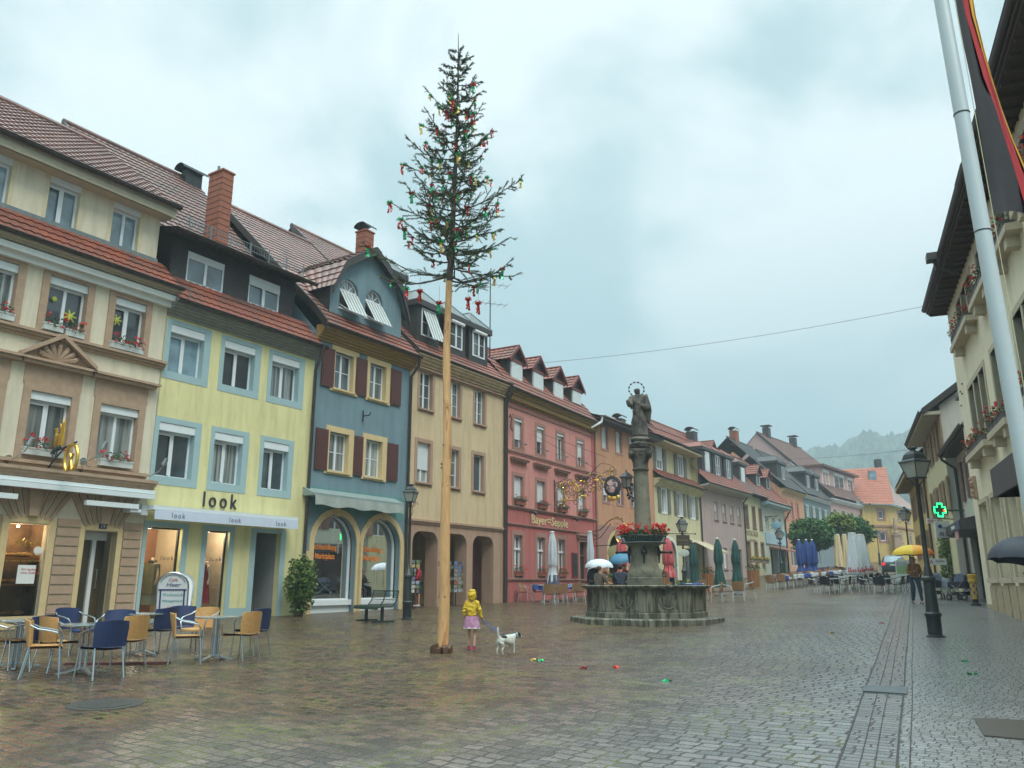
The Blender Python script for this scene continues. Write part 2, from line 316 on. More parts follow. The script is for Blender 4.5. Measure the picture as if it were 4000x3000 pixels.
for k in range(5200):                                        # spruces standing on the slope
    i = random.uniform(38, nA); j = random.uniform(2, 14); ii = int(i); jj = min(13, int(j))
    az = R(-30+i*80/nA); d = 430+j*30; fr = j/14
    hh = ridge(az)*850*(fr**1.15)+5
    X, Y = math.sin(az)*d, math.cos(az)*d; r = random.uniform(3, 6.5); H_ = random.uniform(3, 7)
    s.add([(X+r*math.cos(a), Y+r*math.sin(a), hh) for a in (0, 2.1, 4.2)]+[(X, Y, hh+H_)], [(0, 1, 3), (1, 2, 3), (2, 0, 3)])
s.build('hillside_forest', hm)['kind'] = 'stuff'
# ---------------------------------------------------------------- shared materials of the buildings
W_frame = mat('white_window_frame', (.72, .76, .77), .35, .04)
W_shut = mat('white_roller_shutter', (.68, .73, .73), .5, .05, 3, .0)
G_dark = glass_mat('window_glass'); G_cur = glass_mat('curtained_glass', (.03, .035, .035), .03, (.22, .25, .24)); G_cur2 = glass_mat('curtained_glass_pale', (.1, .12, .12), .03, (.34, .38, .36), 9)
G_sky = glass_mat('sky_tint_glass', (.06, .1, .12), .02); C_glass = clear_glass()  # bluish base colour paints a sky reflection into the panes
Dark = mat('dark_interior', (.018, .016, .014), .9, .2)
Slate = mat('dark_slate_cladding', (.035, .03, .028), .6, .35, 9, .3, 14)
Zinc = mat('zinc_sheet', (.17, .2, .2), .42, .22, 4, .1, 6, metal=.35)
GutM = mat('brown_gutter', (.045, .036, .032), .45, .2, 5)
Stone = mat('sandstone_brown', (.4, .28, .19), .9, .14, 6, .3, 50)
T_red = tiles('red_roof_tiles', (.19, .052, .033), (.28, .085, .045), (.11, .065, .055))
T_brn = tiles('weathered_brown_tiles', (.14, .065, .05), (.2, .105, .08), (.08, .055, .05))
T_pnk = tiles('wet_pinkish_tiles', (.2, .1, .08), (.28, .15, .115), (.12, .07, .06), .38)
T_org = tiles('orange_roof_tiles', (.28, .075, .035), (.2, .055, .035), (.1, .055, .042))
T_gry = tiles('dark_grey_tiles', (.055, .055, .055), (.085, .085, .08), (.035, .035, .038))
BrickCh = mat('chimney_brick', (.3, .1, .055), .8, .2, 8, .3, 20)
Black = mat('black_iron', (.02, .02, .022), .45, .2, 8)
Gold = mat('gilding', (.75, .48, .1), .3, .15, 9, metal=.85)
RedFl = mat('geranium_red', (.62, .02, .02), .6, .35, 20); PinkFl = mat('geranium_pink', (.6, .09, .12), .6, .3, 20)
Leaf = mat('geranium_leaves', (.04, .09, .02), .7, .4, 15)

def leafy(s, c, ext, n, size, seed=0, flat=.6):
    r = random.Random(seed)
    for _ in range(n):
        while True:
            p = Vector((r.uniform(-1, 1), r.uniform(-1, 1), r.uniform(-1, 1)))
            if p.length < 1: break
        q = Vector((c[0]+p.x*ext[0], c[1]+p.y*ext[1], c[2]+p.z*ext[2])); z = size*r.uniform(.6, 1.3)
        a = Vector((r.gauss(0, 1), r.gauss(0, 1), r.gauss(0, flat))).normalized()*z; b = a.cross(Vector((r.gauss(0, 1), r.gauss(0, 1), r.gauss(0, 1)))).normalized()*z*.7
        s.add([q-a, q+b*.8, q+a, q-b*.8], [(0, 1, 2, 3)])
def flower_box(loc, yaw, L, label, seed, cat='flower box', group=None, boxm=None, h=.16, fh=.26, parent=None, d=.2, out=.1, pale=True):
    """window box of geraniums; local x along the box, -y towards the square"""
    t = empty('flower_box', loc, math.pi/2-yaw, label, cat, group)
    s = MB(); s.box(-L/2, -d/2, 0, L/2, d/2, h); s.box(-L/2-.012, -d/2-.012, h-.03, L/2+.012, d/2+.012, h+.004)
    s.build('box', boxm or mat('white_planter', (.55, .57, .53), .6, .08), t)
    s = MB(); leafy(s, (0, -.05, h+fh*.25), (L*.5, d*.62+out, fh*.5), int(L*170), .035, seed); s.build('foliage', Leaf, t)
    r = random.Random(seed); 
    for nm, mm, cnt in (('blossoms', RedFl, int(L*15)), ('pink_blossoms', PinkFl, int(L*6) if pale else 0)):
        s = MB()
        for _ in range(cnt):
            c = (r.uniform(-L*.5, L*.52), r.uniform(-d*.7-out, d*.3), h+r.uniform(-.04, fh))
            leafy(s, c, (.045, .045, .04), 15, .024, r.random(), 1)
        if cnt: s.build(nm, mm, t)
    return t

# ---------------------------------------------------------------- house builder
def roof_patch(a, b, c, d, tw=.23, th=.34, lip=.035, amp=.022, far=False):
    """tiled slope: a-b is the eave, d-c the top edge"""
    s = MB(); a, b, c, d = map(Vector, (a, b, c, d)); nu = max(2, round((b-a).length/tw)); nv = max(2, round((d-a).length/th))
    nr = (b-a).cross(d-a).normalized()
    if nr.z < 0: nr = -nr
    k = 2 if far else 4; prof = [0, 1] if far else [0, .75, 1, .55]
    cols = nu*k+1
    for j in range(nv):
        for e in (0, 1):
            t = (j+e)/nv; p0 = a.lerp(d, t); p1 = b.lerp(c, t)
            for i in range(cols): s.v.append(p0.lerp(p1, i/(cols-1))+nr*(lip*(1-e)+amp*prof[i % k]))
    for r_ in range(2*nv-1):
        for i in range(cols-1): q = r_*cols+i; s.f.append((q, q+1, q+cols+1, q+cols))
    return s
class House:
    def __init__(h, name, label, p0, yaw, L, cat='house', group='houses along the left side of the square', z0=None):
        h.yaw = yaw = R(yaw); h.L = L; h.p0 = Vector((p0[0], p0[1])); h.z0 = G(*p0) if z0 is None else z0
        h.d = Vector((math.sin(yaw), math.cos(yaw))); h.n = Vector((-h.d.y, h.d.x))    # n points into the building
        h.root = empty(name, (p0[0], p0[1], h.z0), math.pi/2-yaw, label, cat, group); h.holes = []
    def px(h, x, y, off=0):
        r = ray(x, y); p = h.p0+h.n*off; den = r[0]*h.n.x+r[1]*h.n.y; t = p.dot(h.n)/den
        X = Vector((r[0]*t, r[1]*t)); return ((X-h.p0).dot(h.d), CH+r[2]*t-h.z0)
    def rect(h, x0, y0, x1, y1, off=0):
        s0, z1 = h.px(x0, y0, off); s1, z0 = h.px(x1, y1, off); return (min(s0, s1), min(z0, z1), max(s0, s1), max(z0, z1))
    def world(h, s, y, z):
        p = h.p0+h.d*s+h.n*y; return Vector((p.x, p.y, h.z0+z))
    def front(h, ztop, m, zbot=-1.2, s0=0, s1=None, y=0, name='wall', depth=.2, holes=None, poly=None):
        s1 = h.L if s1 is None else s1; holes = h.holes if holes is None else holes; s = MB()
        outer = poly or [(s0, zbot), (s1, zbot), (s1, ztop), (s0, ztop)]
        loops = [outer]+holes; vs = [Vector((p[0], 0, p[1])) for lp in loops for p in lp]
        tr = tessellate_polygon([[Vector((p[0], p[1], 0)) for p in lp] for lp in loops])
        s.add([(v.x, y, v.z) for v in vs], [tuple(q) for q in tr])
        for lp in holes:
            n = len(lp); k = [(p[0], y, p[1]) for p in lp]+[(p[0], y+depth, p[1]) for p in lp]
            s.add(k, [(i, (i+1) % n, (i+1) % n+n, i+n) for i in range(n)])
        return s.build(name, m, h.root)
    def window(h, r, style='casement', glass=None, box=.0, closed=0, surround=None, sm=None, sill=None, frame=None, y=0, hole=True, bars=0, tilt=False, shutters=None, shm=None, name='window', fr=.055, mull=True, dpt=.15, sproj=.03, label=None):
        s0, z0, s1, z1 = r; glass = glass or G_dark; frame = frame or W_frame
        if hole: h.holes.append([(s0, z0), (s1, z0), (s1, z1), (s0, z1)])
        yy = y+(dpt if hole else -.03); t = z1-(box if box else 0)
        s = MB(); f = fr
        s.box(s0, yy, z0, s0+f, yy+.05, t); s.box(s1-f, yy, z0, s1, yy+.05, t); s.box(s0+f, yy, t-f, s1-f, yy+.05, t); s.box(s0+f, yy, z0, s1-f, yy+.05, z0+f)
        c = (s0+s1)/2
        if mull:
            s.box(c-f*.7, yy-.012, z0+f, c+f*.7, yy+.045, t-f)
            if tilt: s.box(s0+f+.02, yy-.05, t-f-.05, c-f*.7-.01, yy-.012, t-f-.012); s.box(c-f*.7-.05, yy-.04, z0+f+.02, c-f*.7-.012, yy-.01, t-f-.02)
        for k in range(bars):
            zz = z0+(t-z0)*(k+1)/(bars+1); s.box(s0+f, yy+.008, zz-.012, s1-f, yy+.035, zz+.012)
        wo = s.build(name, frame, h.root, label=label)
        MB().quad((s0+f*.5, yy+.03, z0+f*.5), (s1-f*.5, yy+.03, z0+f*.5), (s1-f*.5, yy+.03, t-f*.5), (s0+f*.5, yy+.03, t-f*.5)).build('glass_pane', glass, wo)
        if box or closed:
            s = MB()
            if box: s.box(s0+.005, y+.01 if hole else yy-.12, z1-box, s1-.005, yy+.05, z1-.004)
            if closed:
                zt = z1-box; zb = zt-(zt-z0)*closed; q = zt; n = max(3, int((zt-zb)/.055))
                for k in range(n): a = zb+(zt-zb)*k/n; s.box(s0+.01, yy-.035, a+.006, s1-.01, yy-.01, zb+(zt-zb)*(k+1)/n); 
                s.box(s0+.01, yy-.02, zb, s1-.01, yy-.015, zt)
            s.build('roller_shutter', W_shut, wo)
        if surround:
            a0, b0, a1, b1 = surround if isinstance(surround, tuple) else (s0-surround, z0-surround, s1+surround, z1+surround); s = MB(); p = sproj
            s.box(a0, y-p, b0, s0, y+.01, b1); s.box(s1, y-p, b0, a1, y+.01, b1); s.box(s0, y-p, z1, s1, y+.01, b1); s.box(s0, y-p, b0, s1, y+.01, z0)
            if hole: s.box(s0, y-p, z0, s0+.006, y+dpt, z1); s.box(s1-.006, y-p, z0, s1, y+dpt, z1); s.box(s0+.006, y-p, z0, s1-.006, y+dpt, z0+.006)
            s.build('surround', sm, wo)
        if sill: s = MB(); s.box(s0-.08, y-.1, z0-.07, s1+.08, y+.12, z0-.005); s.build('sill', sill, wo)
        if shutters:
            for sd_, (a, b) in enumerate(shutters):
                s = MB(); s.box(a, y-.07, z0-.03, b, y-.035, z1+.03); s.box(a+.05, y-.078, z0+.05, b-.05, y-.07, z1-.05)
                for q in range(int((z1-z0)/.09)): s.box(a+.06, y-.088, z0+.07+q*.09, b-.06, y-.078, z0+.12+q*.09)
                s.build('shutter', shm, wo)
        return wo
    def box(h, name, m, r, y0, y1, label=None): s = MB(); s.box(r[0], y0, r[1], r[2], y1, r[3]); return s.build(name, m, h.root, label=label)
    def mould(h, name, m, s0, s1, z, hgt, proj, steps=3, up_=True):
        s = MB()
        for k in range(steps):
            a = z+hgt*k/steps; p = proj*((k+1)/steps if up_ else (steps-k)/steps); s.box(s0, -p, a, s1, .004*k+.01, a+hgt/steps)
        return s.build(name, m, h.root)
    def shell(h, m, z, depth=9, s0=0, s1=None, gable=None, zbot=-1.2, y=0):
        """side and back walls; gable = (ridge offset, ridge z)"""
        s1 = h.L if s1 is None else s1; s = MB()
        for x in (s0, s1):
            pl = [(x, y, zbot), (x, depth, zbot), (x, depth, z)]+([(x, gable[0], gable[1])] if gable else [])+[(x, y, z)]
            s.prism(pl, (.02 if x == s0 else -.02, 0, 0))
        s.quad((s0, depth, zbot), (s1, depth, zbot), (s1, depth, z), (s0, depth, z)); return s.build('side_wall', m, h.root)
    def roof(h, m, s0, s1, ye, ze, yr, zr, back=True, verge=None, far=False, yb=None, zb=None, top0=None, top1=None, name='roof'):
        t0 = s0 if top0 is None else top0; t1 = s1 if top1 is None else top1
        s = roof_patch((s0, ye, ze), (s1, ye, ze), (t1, yr, zr), (t0, yr, zr), far=far)
        if back:
            yb = 2*yr-ye if yb is None else yb; zb = ze if zb is None else zb; s.quad((s0, yb, zb), (s1, yb, zb), (t1, yr, zr), (t0, yr, zr))
            s.tube([(t0, yr, zr+.03), (t1, yr, zr+.03)], .11, 8)
        o = s.build(name, m, h.root)
        if verge:
            for x, q in ((s0, -1), (s1, 1)):
                if verge in (q, 2):
                    v = MB(); v.prism([(x-.03, ye, ze-.22), (x-.03, yr, zr-.22), (x-.03, yr, zr+.1), (x-.03, ye, ze+.1)], (.07, 0, 0)); v.build('verge_board', GutM, h.root)
        return o
    def gutter(h, s0, s1, y, z, r=.075, m=None):
        s = MB(); pts = 7
        for k in range(pts-1):
            a0 = math.pi+math.pi*k/(pts-1); a1 = math.pi+math.pi*(k+1)/(pts-1)
            s.add([(s0, y+r*math.cos(a0), z+r*math.sin(a0)), (s1, y+r*math.cos(a0), z+r*math.sin(a0)), (s1, y+r*math.cos(a1), z+r*math.sin(a1)), (s0, y+r*math.cos(a1), z+r*math.sin(a1))], [(0, 1, 2, 3)])
        s.tube([(s0, y-r, z), (s1, y-r, z)], .014, 6); return s.build('gutter', m or GutM, h.root)
    def pipe(h, pts, r=.05, m=None): return MB().tube(pts, r, 10).build('downpipe', m or GutM, h.root, True)
    def chimney(h, s, y, z0, z1, w, d, cowl=True, m=None):
        b = MB(); b.box(s-w/2, y-d/2, z0, s+w/2, y+d/2, z1); b.box(s-w/2-.04, y-d/2-.04, z1, s+w/2+.04, y+d/2+.04, z1+.06); o = b.build('chimney', m or BrickCh, h.root)
        j = MB()
        for k in range(int((z1-z0)/.22)): j.box(s-w/2-.008, y-d/2-.008, z0+.22*k, s+w/2+.008, y+d/2+.008, z0+.22*k+.02)
        j.build('brick_joints', mat('mortar_dark', (.1, .05, .035), .9), o)
        if cowl:
            c = MB(); c.tube([(s-w*.3, y, z1+.06), (s-w*.3, y, z1+.22)], .03); c.tube([(s+w*.3, y, z1+.06), (s+w*.3, y, z1+.22)], .03)
            n = 8
            for k in range(n):
                a0 = math.pi*k/n; a1 = math.pi*(k+1)/n; rr = d*.62
                c.add([(s-w*.7, y+rr*math.cos(a0), z1+.2+rr*.6*math.sin(a0)), (s+w*.7, y+rr*math.cos(a0), z1+.2+rr*.6*math.sin(a0)), (s+w*.7, y+rr*math.cos(a1), z1+.2+rr*.6*math.sin(a1)), (s-w*.7, y+rr*math.cos(a1), z1+.2+rr*.6*math.sin(a1))], [(0, 1, 2, 3)])
            c.build('chimney_cowl', Black, o)
        return o
def arch(s0, s1, z0, zs, rise=None, n=14, rnd=None):
    """opening outline: straight jambs to zs, then a round head"""
    c = (s0+s1)/2; a = (s1-s0)/2; rise = a if rise is None else rise
    if rnd: 
        pts = [(s0, z0), (s1, z0)]
        for k in range(6): t = math.pi/2*k/5; pts.append((s1-rnd+rnd*math.cos(t), zs+rnd*math.sin(t)))
        for k in range(6): t = math.pi/2+math.pi/2*k/5; pts.append((s0+rnd+rnd*math.cos(t), zs+rnd*math.sin(t)))
        return pts
    return [(s0, z0), (s1, z0)]+[(c+a*math.cos(math.pi*k/n), zs+rise*math.sin(math.pi*k/n)) for k in range(n+1)]
def ring(inner, outer, y0, y1):
    """band between two outlines with the same vertex count"""
    s = MB(); n = len(inner); v = [(p[0], y0, p[1]) for p in inner]+[(p[0], y0, p[1]) for p in outer]+[(p[0], y1, p[1]) for p in inner]+[(p[0], y1, p[1]) for p in outer]
    f = []
    for i in range(n):
        j = (i+1) % n
        f += [(i, j, j+n, i+n), (i+n, j+n, j+3*n, i+3*n), (i, j, j+2*n, i+2*n)]
    return s.add(v, f)
# ---------------------------------------------------------------- the left row
pA = (-9.68, 21.5); yA = 32.66; dA = (su, cu)
C_cream = plaster('cream_plaster', (.66, .6, .45)); C_yel = plaster('yellow_plaster', (.7, .65, .33)); C_lblue = mat('pale_blue_paint', (.33, .46, .47), .85, .06, 2, .2, 50)
C_blue = plaster('blue_plaster', (.165, .25, .285)); C_turq = plaster('turquoise_plaster', (.12, .265, .26)); C_och = plaster('ochre_plaster', (.6, .46, .28)); C_ochb = plaster('brownish_pink_plaster', (.4, .26, .18))
C_pink = plaster('pink_plaster', (.6, .26, .22)); C_dpink = plaster('deep_red_plaster', (.46, .135, .12)); C_ptrim = mat('old_pink_trim', (.36, .19, .15), .85, .08, 4); C_cst = mat('cream_stone', (.6, .46, .24), .85, .08, 5, .2, 50)
C_salm = plaster('salmon_plaster', (.54, .28, .16)); C_crm2 = plaster('light_yellow_plaster', (.6, .56, .34)); C_rose = plaster('rose_plaster', (.44, .34, .31)); C_sand = mat('sand_trim', (.3, .2, .14), .9, .1, 5)
C_mint = plaster('pale_green_plaster', (.5, .53, .43)); C_peach = plaster('peach_plaster', (.58, .33, .2)); C_gblue = plaster('grey_blue_plaster', (.22, .27, .29)); C_ppink = plaster('powder_pink_plaster', (.5, .33, .31)); C_yfar = plaster('far_yellow_plaster', (.58, .42, .15))
C_crn = mat('cream_cornice', (.5, .44, .32), .85, .1, 4); C_gold = mat('mustard_cornice', (.3, .19, .06), .8, .12, 6); Brn = mat('brown_shutter', (.1, .035, .028), .6, .12, 8); GryS = mat('grey_shutter', (.19, .19, .16), .7, .1, 8); Wht = mat('white_paint', (.72, .74, .7), .6, .05)
Alu = mat('awning_white', (.66, .72, .72), .4, .05); AwnG = mat('grey_awning_cloth', (.3, .33, .3), .8, .12, 3)
# --- bakery house
h = House('house', 'cream three-storey house with brown stone trim and a bakery on the ground floor', (pA[0]-dA[0]*12, pA[1]-dA[1]*12), yA, 12, z0=.62)
S0 = lambda x, y, o=0: h.px(x, y, o)
for i, (tl, br) in enumerate((((197, 1074), (318, 1338)), ((452, 1157), (550, 1392)))):
    r = h.rect(*tl, *br); h.window(r, box=.2, surround=.17, sm=Stone, tilt=i == 1, glass=G_dark, sproj=.05, bars=0)
    if i == 0: r2 = r
w_ = r2[2]-r2[0]; gap = h.rect(452, 1157, 550, 1392)[0]-r2[0]
for k in (1, 2, 3): h.window((r2[0]-gap*k, r2[1], r2[2]-gap*k, r2[3]), box=.2, surround=.17, sm=Stone, sproj=.05, glass=G_cur)
r1 = h.rect(119, 1523, 250, 1783); c1 = h.rect(392, 1577, 517, 1823)
for k in range(-1, 4):
    rr = (r1[0]-gap*(k) if k > -1 else c1[0], r1[1], r1[2]-gap*k if k > -1 else c1[2], r1[3]); a = rr[2]-rr[0]
    o = h.window(rr, box=.2, surround=.17, sm=Stone, sproj=.05, glass=G_cur2, tilt=k == 0)
    s = MB(); s.box(rr[0]-.2, -.04, rr[3]+.17, rr[2]+.2, 0, rr[3]+.62); s.box(rr[0]-.34, -.2, rr[3]+.62, rr[2]+.34, 0, rr[3]+.7); s.box(rr[0]-.42, -.27, rr[3]+.7, rr[2]+.42, 0, rr[3]+.76); s.build('cornice', Stone, o)
    s = MB(); s.box(rr[0]-.36, -.2, rr[1]-.28, rr[2]+.36, 0, rr[1]-.2); s.box(rr[0]-.3, -.13, rr[1]-.36, rr[2]+.3, 0, rr[1]-.28)
    for q in (rr[0]-.12, rr[2]+.12):
        s.box(q-.13, -.14, rr[1]-.62, q+.13, 0, rr[1]-.36)
        for t in (-.07, 0, .07): s.box(q+t-.02, -.16, rr[1]-.6, q+t+.02, -.14, rr[1]-.42)
    s.build('sill_brackets', Stone, o)
    if k == 0 or k == 2:                                     # pediment with a shell
        zb = rr[3]+.76; cx = (rr[0]+rr[2])/2; hw = a/2+.42; s = MB(); hp = .62
        s.prism([(cx-hw, 0, zb), (cx+hw, 0, zb), (cx+hw, 0, zb+.08), (cx, 0, zb+hp+.1), (cx-hw, 0, zb+.08)], (0, -.05, 0))
        for sg in (-1, 1): s.prism([(cx+sg*hw, -.05, zb), (cx+sg*hw, -.05, zb+.1), (cx, -.05, zb+hp+.12), (cx, -.05, zb+hp)], (0, -.2, 0))
        s.build('pediment', Stone, o); s = MB()
        for q in range(7):
            an = math.pi*(q+.5)/7; s.tube([(cx, -.06, zb+.06), (cx+math.cos(an)*.42, -.1, zb+.08+math.sin(an)*.3)], [.03, .075], 6); s.sphere((cx+math.cos(an)*.44, -.09, zb+.1+math.sin(an)*.32), .07)
        s.build('shell_ornament', Stone, o, True)
zs = S0(647, 1424)[1]; h.mould('string_course', Stone, 0, 12.05, zs-.17, .2, .2)
zc = S0(600, 1892)[1]; h.mould('shop_cornice', Stone, 0, 12.08, zc-.24, .3, .3, 4)
zk = S0(693, 1160, -.3)[1]; h.mould('eaves_cornice', Wht, 0, 12.1, zk-.3, .3, .32, 2); h.mould('eaves_cornice', C_crn, 0, 12.1, zk, .16, .45, 3)
zt = zk+.16
# ground floor
ro = h.rect(45, 2042, 144, 2402); ro = (ro[0]-.05, .28, ro[2], ro[3]); dr = h.rect(331, 2072, 420, 2415); dr = (dr[0], .03, dr[2], dr[3])
pitch_ = dr[0]-ro[0]
gl = [ro, (ro[0]-2.3, .28, ro[0]-.7, ro[3])]
for r in gl+[dr]: h.holes.append([(r[0], r[1]), (r[2], r[1]), (r[2], r[3]), (r[0], r[3])])
for i, r in enumerate(gl):
    s = MB(); f = .16; s.box(r[0]-f, -.03, r[1]-.28, r[0], .22, r[3]+.02); s.box(r[2], -.03, r[1]-.28, r[2]+f, .22, r[3]+.02); s.box(r[0], -.03, r[1]-.28, r[2], .22, r[1])
    n = 8; pl = [(r[0]-f, 0, r[3]+.02)]+[(r[0]-f+(r[2]-r[0]+2*f)*k/n, 0, r[3]+.02+.2*math.sin(math.pi*(.15+.7*k/n))) for k in range(n+1)]+[(r[2]+f, 0, r[3]+.02)]; s.prism(pl, (0, -.03, 0)); 
    o = s.build('shop_window', C_cst, h.root); MB().quad((r[0], .12, r[1]), (r[2], .12, r[1]), (r[2], .12, r[3]), (r[0], .12, r[3])).build('glass_pane', C_glass, o)
    s = MB(); s.box(r[0]-.1, .9, r[1]-.1, r[2]+.1, .95, r[3]+.1); s.box(r[0]-.1, .23, r[1]-.1, r[0]-.06, .9, r[3]+.1); s.box(r[2]+.06, .23, r[1]-.1, r[2]+.1, .9, r[3]+.1); s.box(r[0], .23, r[1]-.08, r[2], .9, r[1]-.02); s.box(r[0], .23, r[3]+.02, r[2], .9, r[3]+.08)
    s.build('display_back', mat('bakery_interior', (.2, .12, .06), .8, .5, 2), o)
    s = MB()
    for z in (.95, 1.55): s.box(r[0]-.05, .25, z, r[2]+.05, .75, z+.05)
    s.build('display_shelf', mat('shelf_wood', (.32, .14, .04), .5, .2, 4, stretch=(1, 8, 8)), o)
    s = MB(); rr = random.Random(i)
    for z in (1.0, 1.6, r[1]): 
        for q in range(13): s.sphere((r[0]+.1+rr.random()*(r[2]-r[0]-.2), .32+rr.random()*.3, z+.06), rr.uniform(.05, .09), 8, 5, (1.5, 1, .7))
    s.build('loaves', mat('bread', (.45, .24, .09), .8, .35, 9), o, True); MB().sphere(((r[0]+r[2])/2, .5, r[3]-.03), .035, 8, 5).build('spot_or_added_lamp', mat('warm_spot_or_added', (1, .8, .4), emit=((1, .75, .4), 14), var=0), o)  # added lamp: glowing sphere and point light brighten the dim bread display
    ld = bpy.data.lights.new('spot_or_added_bulb', 'POINT'); ld.energy = 9; ld.color = (1, .78, .5); ld.shadow_soft_size = .08; lo_ = bpy.data.objects.new('spot_or_added_bulb', ld); COL.objects.link(lo_); lo_.location = h.world((r[0]+r[2])/2, .5, r[3]-.15)
    if i == 0:
        text('Heer', .27, Gold, o, (r[0]+.22, .1, r[3]-.5), ext=.002, shear=.35); text('Das neue Backen', .13, Gold, o, (r[0]+.02, .1, r[3]-.72), ext=.002, xs=.95); text('Der Natur am nächsten', .095, Gold, o, (r[0]+.02, .1, r[3]-.86), ext=.002, xs=.95)
        MB().box(r[0]+.38, .095, 1.0, r[2]-.12, .105, 1.42).build('notice', Wht, o); text('Wir backen\nohne Zusätze', .075, mat('print_red', (.5, .05, .05)), o, (r[0]+.45, .09, 1.3), ext=.001)
        MB().tube([(r[2]-.12, .1, 1.75), (r[2]-.12, .11, 1.75)], .1, 20).build('round_sticker', Wht, o)
s = MB(); f = .13; r = dr; s.box(r[0]-f, -.03, 0, r[0], .24, r[3]+.02); s.box(r[2], -.03, 0, r[2]+f, .24, r[3]+.02)
n = 8; pl = [(r[0]-f, 0, r[3]+.02)]+[(r[0]-f+(r[2]-r[0]+2*f)*k/n, 0, r[3]+.02+.2*math.sin(math.pi*(.15+.7*k/n))) for k in range(n+1)]+[(r[2]+f, 0, r[3]+.02)]; s.prism(pl, (0, -.03, 0))
o = s.build('door', C_cst, h.root); MB().quad((r[0], .5, 0), (r[2], .5, 0), (r[2], .5, r[3]), (r[0], .5, r[3])).build('door_glass', glass_mat('bakery_door_glass', (.05, .04, .02), .05, (.14, .1, .04), 2), o)
s = MB(); s.box(r[0], .44, r[3]-.2, r[2], .49, r[3]); c = r[0]+(r[2]-r[0])*.62; s.box(c-.05, .42, 0, c+.05, .49, r[3]-.2); s.box(r[0], .44, 0, r[0]+.06, .49, r[3]-.2); s.build('door_frame', W_frame, o)
MB().tube([(c+.12, .42, .9), (c+.12, .36, .9), (c+.12, .36, 1.35), (c+.12, .42, 1.35)], .014, 6).build('door_handle', Zinc, o)
s = MB(); s.box((r[0]+r[2])/2-.1, -.045, r[3]+.06, (r[0]+r[2])/2+.1, -.03, r[3]+.2); s.build('house_number', mat('enamel_blue', (.02, .03, .12), .3), o); text('19', .13, Wht, o, ((r[0]+r[2])/2, -.047, r[3]+.085), ext=.002, align='CENTER')
s = MB()                                                     # rustication
def rust(a, b, z0, z1, nrow):
    for k in range(nrow): z = z0+(z1-z0)*k/nrow; s.box(a, -.05, z+.02, b, 0, z0+(z1-z0)*(k+1)/nrow-.02)
edges = [0.2, gl[1][0]-.16, gl[1][2]+.16, gl[0][0]-.16, gl[0][2]+.16, dr[0]-.13, dr[2]+.13, 11.93]
for a, b in zip(edges[0::2], edges[1::2]): rust(a+.02, b-.02, .3, 2.55, 10)
for r in gl+[dr]:
    c = (r[0]+r[2])/2; zb = r[3]+.24; W = (r[2]-r[0])/2+.35
    for k in range(-4, 5):
        if k == 0: s.prism([(c-.1, 0, zb-.06), (c+.1, 0, zb-.06), (c+.16, 0, zc-.38), (c-.16, 0, zc-.38)], (0, -.14, 0)); continue
        a0, a1 = (k-.5)/4.6, (k+.5)/4.6; q = .025
        s.prism([(c+W*.62*a0+q, 0, zb-.03-abs(a0)*.13), (c+W*.62*a1-q, 0, zb-.03-abs(a1)*.13), (c+W*1.25*a1-q, 0, zc-.42), (c+W*1.25*a0+q, 0, zc-.42)], (0, -.05, 0))
s.box(0, -.09, -.6, edges[1], 0, .28); s.box(edges[4], -.09, -.6, edges[5], 0, .28); s.box(edges[6], -.09, -.6, 12.02, 0, .28)
s.build('rusticated_stone', Stone, h.root)
za, zb_ = S0(595, 1932, -.3); s = MB(); s.box(0, -.42, zb_-.0, 11.95, -.1, zb_+.09); s.box(0, -.5, zb_-.14, 11.9, -.36, zb_-.02); s.build('awning_cassette', Alu, h.root)
s = MB(); s.box(2.0, -.46, zb_-.42, dr[0]-1.9, -.34, zb_-.3); s.box(dr[0]-.3, -.46, zb_-.42, 11.5, -.34, zb_-.3); s.box(11.3, -.42, zb_-.5, 11.6, -.1, zb_-.42); s.build('awning_arm', Alu, h.root)
h.front(zt, C_cream); h.shell(C_cream, zt, 9)
# setback third floor and roofs
off = .5
wl = [h.rect(201, 677, 306, 912, off), h.rect(448, 779, 533, 998, off)]; g3 = wl[1][0]-wl[0][0]; wl[0] = (wl[0][0], wl[1][1], wl[1][2]-g3, wl[1][3])
save = h.holes; h.holes = []
for k in (-1, 0, 1, 2, 3): r = wl[1]; h.window((r[0]-g3*k, r[1], r[2]-g3*k, r[3]), box=.22, glass=G_sky, y=off, tilt=k == 1, surround=.1, sm=mat('pale_yellow_band', (.62, .54, .36), .9), sproj=.006) if k > -1 else None
ze = h.px(718, 831, -.1)[1]; h.front(ze, C_cream, zt-.4, 0, 11.8, off); h.holes = save
s = MB(); s.box(11.79, off, zt-.5, 11.8, 9, ze); s.build('side_wall', C_cream, h.root)
h.roof(T_org, 0, 12.05, -.5, zt+.02, off+.05, zt+1.0, back=False); h.gutter(0, 12.1, -.52, zt+.05); MB().box(0, off-.04, zt+.9, 11.82, off+.06, zt+1.06).build('flashing', Zinc, h.root)
h.mould('eaves_cornice', C_crn, 0, 11.95, ze-.22, .22, .0, 1)
s = MB(); s.box(0, .12, ze-.2, 11.95, off, ze-.02); s.box(0, .0, ze-.02, 12, off, ze+.06); s.build('soffit', C_crn, h.root)
rz = h.px(0, 404, 4.6)[1]
h.roof(T_pnk, 0, 11.95, -.12, ze+.05, 4.4, rz, verge=None, yb=9, zb=ze); h.gutter(0, 12.0, -.13, ze+.1, .09)
for (a, b) in (((650, 1230), 0),): pass
H1 = h
